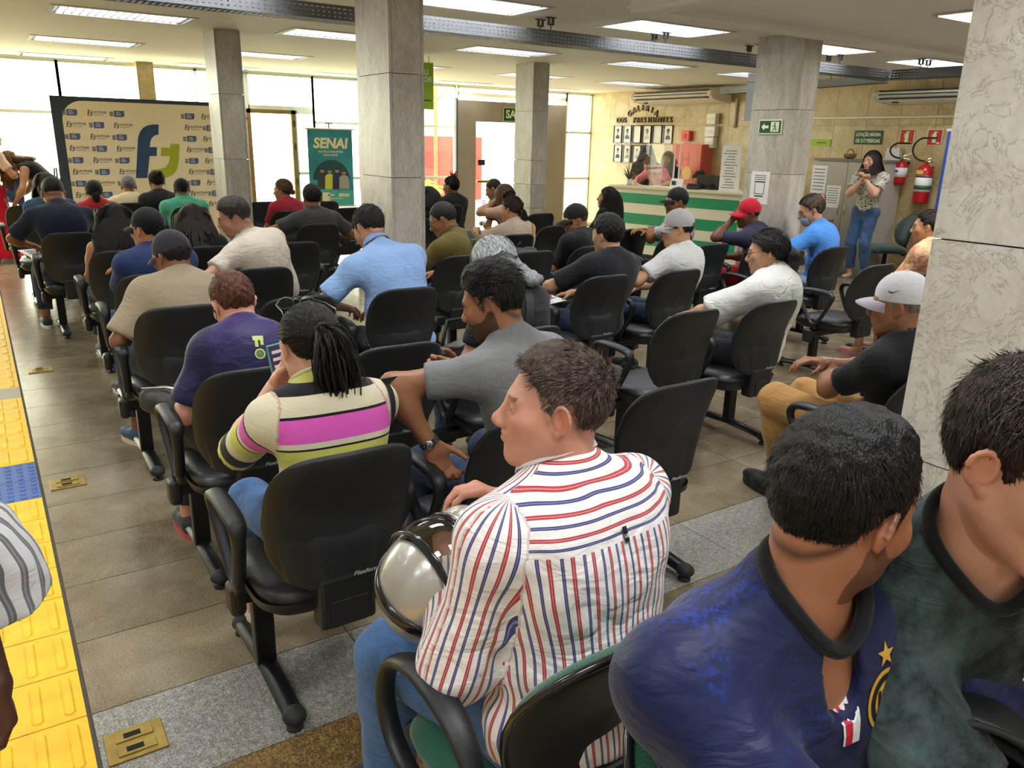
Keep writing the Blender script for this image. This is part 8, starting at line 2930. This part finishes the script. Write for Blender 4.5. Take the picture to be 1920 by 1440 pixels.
def soft_bag(name, label, cat, loc, rz, prims, material, vox=0.009, fold=0.006):
    b = thing(name, label, cat, loc, math.radians(rz))
    v, f = mesh_prims(prims, vox, lambda D, X, Y, Z: D + fold * wave_noise(X, Y, Z, 45, 3.0))
    put('body', np_mesh('body', v, f), material, b)
    return b
mat('bag_black', '#17181b', 0.55, bump=0.2, bscale=60); mat('bag_leather', '#1b1a1b', 0.4)
x, y = chairpos('d1')
bp_ = soft_bag('backpack', 'black backpack standing on the chair beside the man in the black cap', 'backpack', (x + 0.10, y + 0.02, 0.46), 10, [rboxp((0, 0, 0.20), (0.15, 0.09, 0.20), 0.07, None, 0.03), ellip((0, -0.08, 0.14), (0.11, 0.06, 0.12), None, 0.03)], 'bag_black')
for s in (-1, 1):
    MB().tube([(s * 0.09, 0.09, 0.38), (s * 0.12, 0.16, 0.28), (s * 0.11, 0.12, 0.10)], 0.014, 6, flat=(0.4, 1.4)).build('shoulder_strap', 'strap_black', bp_, True)
MB().tube([(-0.04, 0.02, 0.40), (0, 0.02, 0.44), (0.04, 0.02, 0.40)], 0.008, 6).build('carry_loop', 'strap_black', bp_, True)
MB().tube([(-0.10, -0.145, 0.20), (0, -0.150, 0.26), (0.10, -0.145, 0.20)], 0.004, 5).build('zip', 'chrome', bp_, True)
q = wpt('B3', (-0.16, 0.20, 0.50))
hb_ = soft_bag('shoulder_bag', 'black leather shoulder bag on the lap of the grey-haired woman', 'bag', tuple(q), 10, [rboxp((0, 0, 0.11), (0.16, 0.07, 0.11), 0.05, None, 0.03)], 'bag_leather')
MB().tube([(-0.13, 0, 0.20), (-0.08, 0.02, 0.33), (0.08, 0.02, 0.33), (0.13, 0, 0.20)], 0.010, 6).build('strap', 'strap_black', hb_, True)
MB().rbox((0.06, -0.072, 0.16), (0.05, 0.008, 0.028), 0.003).build('buckle', 'chrome', hb_)
q = wpt('B1', (-0.22, 0.30, 0.55))
ub = soft_bag('folded_umbrella_bag', 'small dark folded bag on the lap of the boy in purple', 'bag', tuple(q), 20, [rboxp((0, 0, 0.06), (0.07, 0.13, 0.05), 0.04, None, 0.02)], 'bag_black', 0.008)
MB().tube([(-0.05, 0.1, 0.11), (0.0, 0.0, 0.125), (0.05, -0.1, 0.11)], 0.006, 6).build('zip', 'chrome', ub, True)
q = wpt('W3', (0.14, -0.05, 0.72))
tb_ = soft_bag('tote_bag', 'black handbag hanging from the shoulder of the bending woman', 'bag', tuple(q), 75, [rboxp((0, 0, 0.14), (0.17, 0.07, 0.14), 0.05, None, 0.03)], 'bag_leather', 0.014)
for s in (-1, 1):
    MB().tube([(-0.10, s * 0.04, 0.26), (-0.06, s * 0.03, 0.46), (0.06, s * 0.03, 0.46), (0.10, s * 0.04, 0.26)], 0.010, 6).build('handle', 'strap_black', tb_, True)
q = wpt('W2', (0.06, 0.24, 0.74))
jk = soft_bag('denim_jacket', 'blue denim jacket draped over the arm of the person in the red skirt', 'jacket', tuple(q), -60, [rboxp((0, 0, 0.20), (0.14, 0.05, 0.20), 0.04, None, 0.03), cone((0.10, 0, 0.20), (0.16, 0, -0.14), 0.05, 0.035, 0.03)], 'denim_blue', 0.013, 0.014)
MB().rbox((0.02, -0.06, 0.28), (0.14, 0.012, 0.06), 0.005).build('cuff', 'denim_light', jk)
# papers on laps
for key, loc, lab in (('c1', (-0.14, 0.38, 0.63), 'white papers on the lap of the man in the plain black t-shirt'), ('F1', (-0.15, 0.40, 0.64), 'white papers held by the man in the dark navy t-shirt')):
    q = wpt(key, loc)
    pp = thing('papers', lab, 'papers', tuple(q), 0.3)
    MB().box((0, 0, 0.0), (0.21, 0.30, 0.004), Matrix.Rotation(0.12, 4, 'X')).build('sheet', 'paper', pp)
    MB().box((0.0, 0.02, 0.003), (0.14, 0.20, 0.001), Matrix.Rotation(0.12, 4, 'X')).build('printed_lines', 'paper_print', pp)
gv = thing('glove', 'black glove lying on the arm of the empty chair beside the white t-shirt', 'glove', (chairpos('b2')[0] - 0.27, chairpos('b2')[1] + 0.10, 0.665), 0.4)
v, f = hand_mesh('L', 0.35, 0.4, 0.006, 1.05)
put('body', np_mesh('body', v, f), 'bag_black', gv)
MB().lathe([(0.034, 0), (0.036, 0.03), (0.030, 0.035)], 14, Matrix.Translation((0, -0.015, 0)) @ Matrix.Rotation(PI / 2, 4, 'X')).build('cuff', 'strap_black', gv, True)

# ---- prints on clothes
def on_shirt(key, name, verts, faces, at, xdir, ydir, material, lift=0.0018):
    """lay flat artwork on a shirt: at / xdir / ydir in the figure's frame; dropped along the artwork's own normal"""
    o, J, p = PEOPLE[key]
    M = frame_matrix(at, xdir, ydir)
    d = -(M.to_3x3() @ Vector((0, 0, 1)))
    return decal(o, p['_shirt'], verts, faces, M, d, material, name, lift)
def grid_plate(w, h, nx=8, ny=8, shape=None):
    vs, fs = [], []
    for j in range(ny + 1):
        for i in range(nx + 1):
            x, y = -w / 2 + w * i / nx, -h / 2 + h * j / ny
            vs.append((x, y, 0))
    for j in range(ny):
        for i in range(nx):
            a = j * (nx + 1) + i
            fs.append((a, a + 1, a + nx + 2, a + nx + 1))
    return vs, fs
def disc(rx, ry, n=24, rings=4):
    vs, fs = [(0, 0, 0)], []
    for r in range(1, rings + 1):
        for i in range(n):
            a = 2 * PI * i / n
            vs.append((rx * r / rings * math.cos(a), ry * r / rings * math.sin(a), 0))
    for i in range(n):
        fs.append((0, 1 + i, 1 + (i + 1) % n))
    for r in range(rings - 1):
        for i in range(n):
            a, b = 1 + r * n + i, 1 + r * n + (i + 1) % n
            fs.append((a, a + n, b + n, b))
    return vs, fs
def ring(rx, ry, w, n=28):
    vs, fs = [], []
    for i in range(n):
        a = 2 * PI * i / n
        vs += [(rx * math.cos(a), ry * math.sin(a), 0), ((rx - w) * math.cos(a), (ry - w) * math.sin(a), 0)]
    for i in range(n):
        j = (i + 1) % n
        fs.append((2 * i, 2 * j, 2 * j + 1, 2 * i + 1))
    return vs, fs
mat('crest_gold', '#d9ab3c', 0.5); mat('crest_black', '#12131a', 0.5); mat('crest_white', '#e6e6e6', 0.5); mat('crest_red', '#c5203a', 0.5); mat('print_silver', '#a9b6bb', 0.45); mat('print_yellow', '#d8b33c', 0.5)
o, J, p = PEOPLE['S2']
CR, P2 = J['CR'], J['P2']
F_, R_, U_ = CR[:, 1], CR[:, 0], CR[:, 2]
c0 = P2 + F_ * 0.11 - R_ * 0.085 + U_ * 0.055
on_shirt('S2', 'crest', *disc(0.040, 0.043), c0, -R_, U_, 'crest_gold', 0.002)
on_shirt('S2', 'crest_ring', *ring(0.034, 0.037, 0.009), c0, -R_, U_, 'crest_black', 0.0028)
v, f = text_mesh('IM', 0.040, 0.0, 0.001)
on_shirt('S2', 'crest_letters', v, f, c0, -R_, U_, 'crest_black', 0.0030)
star = []
for i in range(10):
    a = PI / 2 + i * PI / 5; r = 0.017 if i % 2 == 0 else 0.007
    star.append((r * math.cos(a), r * math.sin(a), 0))
on_shirt('S2', 'star', star, [tuple(range(10))], c0 + U_ * 0.062, -R_, U_, 'crest_gold', 0.002)
vs, fs = grid_plate(0.030, 0.060, 3, 4)
on_shirt('S2', 'badge', vs, fs, P2 + F_ * 0.115 - R_ * 0.015 + U_ * 0.045, -R_, U_, 'crest_white', 0.002)
on_shirt('S2', 'badge_band', *grid_plate(0.012, 0.060, 2, 4), P2 + F_ * 0.115 - R_ * 0.010 + U_ * 0.045, -R_, U_, 'crest_red', 0.0026)
o, J, p = PEOPLE['S3']
CR, P2 = J['CR'], J['P2']; F_, R_, U_ = CR[:, 1], CR[:, 0], CR[:, 2]
c0 = P2 + F_ * 0.11 - R_ * 0.05 + U_ * 0.04
for (x, y) in ((-0.018, -0.024), (-0.018, -0.012), (-0.018, 0), (-0.018, 0.012), (-0.018, 0.024), (-0.008, 0.003), (0.0, 0.003), (0.010, 0.003), (0.018, -0.024), (0.018, -0.012), (0.018, 0), (0.018, 0.012), (0.018, 0.024), (-0.012, 0.018), (0.012, -0.018)):
    on_shirt('S3', 'print_dot', *disc(0.0072, 0.0072, 8, 1), c0 - R_ * x + U_ * y, -R_, U_, 'crest_white', 0.002)
v, f = text_mesh('HIGH', 0.014, 0.0, 0.0)
on_shirt('S3', 'lettering', v, f, c0 - U_ * 0.055, -R_, U_, 'print_silver', 0.002)
c1 = P2 + F_ * 0.12 - R_ * 0.03 - U_ * 0.10
on_shirt('S3', 'chest_patch', *grid_plate(0.12, 0.085), c1, -R_, U_, 'print_yellow', 0.002)
v, f = text_mesh('H', 0.08, 0.0, 0.003)
on_shirt('S3', 'patch_letter', v, f, c1, -R_, U_, 'print_silver', 0.0028)
# sleeve patch of the tie-dyed shirt
sh, el = J['shR'], J['elR']
ud = unit(sh - el); out = unit(V3(-0.3, 0.5, 0.5) - (V3(-0.3, 0.5, 0.5) @ ud) * ud)
on_dir = unit(Matrix.Identity(3) @ Vector((0, 0, 1)))
wv = rotz(-PEOPLE['S3'][0].rotation_euler.z) @ (Vector((0, 0, CAM_H)) - wpt('S3', tuple(sh)))
nv_ = np.array(wv.normalized()); nv_ = unit(nv_ - (nv_ @ ud) * ud)
xd = np.cross(ud, nv_)
c2 = sh * 0.88 + el * 0.12 + nv_ * 0.08
PS = 0.72
on_shirt('S3', 'sleeve_patch', *grid_plate(0.075 * PS, 0.105 * PS, 8, 10), c2, xd, ud, 'print_silver', 0.002)
mat('print_dark', '#3f4f52', 0.5)
for k in range(9):
    on_shirt('S3', 'patch_line', *grid_plate(0.062 * PS, 0.003 * PS, 8, 1), c2 + ud * (0.042 - 0.008 * k) * PS, xd, ud, 'print_dark', 0.0026)
runner = [(-0.035, -0.004), (-0.010, 0.006), (0.002, 0.020), (0.016, 0.030), (0.024, 0.020), (0.036, 0.026), (0.030, 0.012), (0.014, 0.012), (0.020, -0.004), (0.034, -0.010), (0.016, -0.014), (0.004, -0.006), (-0.006, -0.022), (-0.022, -0.026), (-0.012, -0.010)]
on_shirt('S3', 'patch_figure', [(x * PS, y * PS, 0) for x, y in runner], [tuple(range(len(runner)))], c2 + ud * 0.006, xd, ud, 'crest_white', 0.0032)
v, f = text_mesh('HIGH CO.', 0.0115, 0.0, 0.0005)
on_shirt('S3', 'patch_lettering', v, f, c2 - ud * 0.030, xd, ud, 'print_dark', 0.0030)
# label loop on the pinstriped back, prints on the purple jersey, the white t-shirt and the cap
o, J, p = PEOPLE['S1']
CR, P2 = J['CR'], J['P2']; F_, R_, U_ = CR[:, 1], CR[:, 0], CR[:, 2]
on_shirt('S1', 'label_loop', *grid_plate(0.012, 0.028, 2, 3), P2 - F_ * 0.12 + R_ * 0.0 + U_ * 0.075, R_, U_, 'crest_black', 0.004)
v, f = text_mesh('US', 0.009, 0.0, 0.0003)
on_shirt('S1', 'label_letters', v, f, P2 - F_ * 0.12 + U_ * 0.072, R_, U_, 'crest_white', 0.005)
o, J, p = PEOPLE['B1']
CR, P3 = J['CR'], J['P3']; F_, R_, U_ = CR[:, 1], CR[:, 0], CR[:, 2]
mat('print_lime2', '#b9c46a', 0.5)
cb_ = P3 - F_ * 0.10 - U_ * 0.055
on_shirt('B1', 'print_mark', *grid_plate(0.040, 0.018, 4, 2), cb_, R_, U_, 'print_lime2', 0.0022)
on_shirt('B1', 'print_mark', *grid_plate(0.012, 0.030, 2, 3), cb_ - U_ * 0.02 - R_ * 0.008, R_, U_, 'print_lime2', 0.0022)
on_shirt('B1', 'print_mark', *grid_plate(0.012, 0.024, 2, 3), cb_ - U_ * 0.016 + R_ * 0.012, R_, U_, 'print_lime2', 0.0022)
on_shirt('B1', 'print_ring', *ring(0.020, 0.020, 0.006), cb_ - U_ * 0.062, R_, U_, 'print_lime2', 0.0022)
on_shirt('B1', 'print_disc', *disc(0.012, 0.012, 14, 2), cb_ - U_ * 0.062, R_, U_, mat('print_green2', '#4d7a52', 0.5), 0.0024)
o, J, p = PEOPLE['b2']
CR, P2 = J['CR'], J['P2']; F_, R_, U_ = CR[:, 1], CR[:, 0], CR[:, 2]
mat('print_photo', '#b9c2b4', 0.7, noise=0.3, nscale=9)
on_shirt('b2', 'back_print', *grid_plate(0.19, 0.20, 10, 10), P2 - F_ * 0.16 + R_ * 0.03 + U_ * 0.0, R_, U_, 'print_photo', 0.003)
capo, T = PEOPLE['kh'][2]['_cap']
sw = [(-0.024, 0.004), (-0.018, -0.006), (-0.008, -0.008), (0.026, 0.010), (-0.006, -0.002), (-0.016, -0.001)]
Mn = T @ frame_matrix((-0.0862, 0.026, 0.030), (0, -1, 0), (0.25, 0, 1))
MB().add([(x, y, 0.001) for x, y in sw], [tuple(range(len(sw)))], Mn).build('swoosh', 'crest_black', capo)
sneak = [c for c in PEOPLE['C1'][0].children if c.name.startswith('shoe')]
# lettering down the leg of the navy trousers
o, J, p = PEOPLE['C1']
tr_ = [c for c in o.children if c.name.startswith('trousers')][0]
kn = J['knL']
v, f = text_mesh('wemy', 0.05, 0.0, 0.002)
M = frame_matrix(tuple(kn + V3(-0.09, -0.02, 0.035)), (0.25, 1, 0), (0.3, 0, 1))
decal(o, tr_, v, f, M, -(M.to_3x3() @ Vector((0, 0, 1))), 'crest_white', 'lettering', 0.003)

# ---- passer-by at the left edge in a grey striped shirt
GS = [(0.0, '#e2e2e4'), (0.50, '#77797e'), (0.62, '#9a9ca1'), (0.70, '#77797e'), (0.86, '#e2e2e4')]
pattern_mat('shirt_greystripe', lambda nt, u, v, w: stripes(nt, u, 0.019, GS), 0.8, 0.3, 0.03)
person('LS', 'passer-by in a grey and white striped shirt cut off by the left edge', -0.33, 1.62, 4, stand=True, s=0.93, ts=0.82, w=0.95, skin='#4f3226', lean=2, head=(0, 0, 0), vox=0.0075,
       armR=((0.225, -0.27, 0.76), (0.2, -0.9, 0)), armL=((-0.25, 0.0, 0.78), (-0.4, -0.8, 0)), handR=dict(dir=(0.15, -0.1, -0.98), palm=(-0.9, 0, 0), curl=0.7), handL=dict(dir=(0, 0, -1), palm=(0.9, 0, 0)),
       shirt=dict(mat='shirt_greystripe', name='shirt', slen=0.7, loose=0.018, hem=0.80, fold=0.005, extra=[((0.16, 0.03, 0.80), (0.185, 0.17, 0.24))]), pants=dict(color='#2a2c33'), hair=HA('#15110f', 'buzz'), shoes=dict(color='#222'))
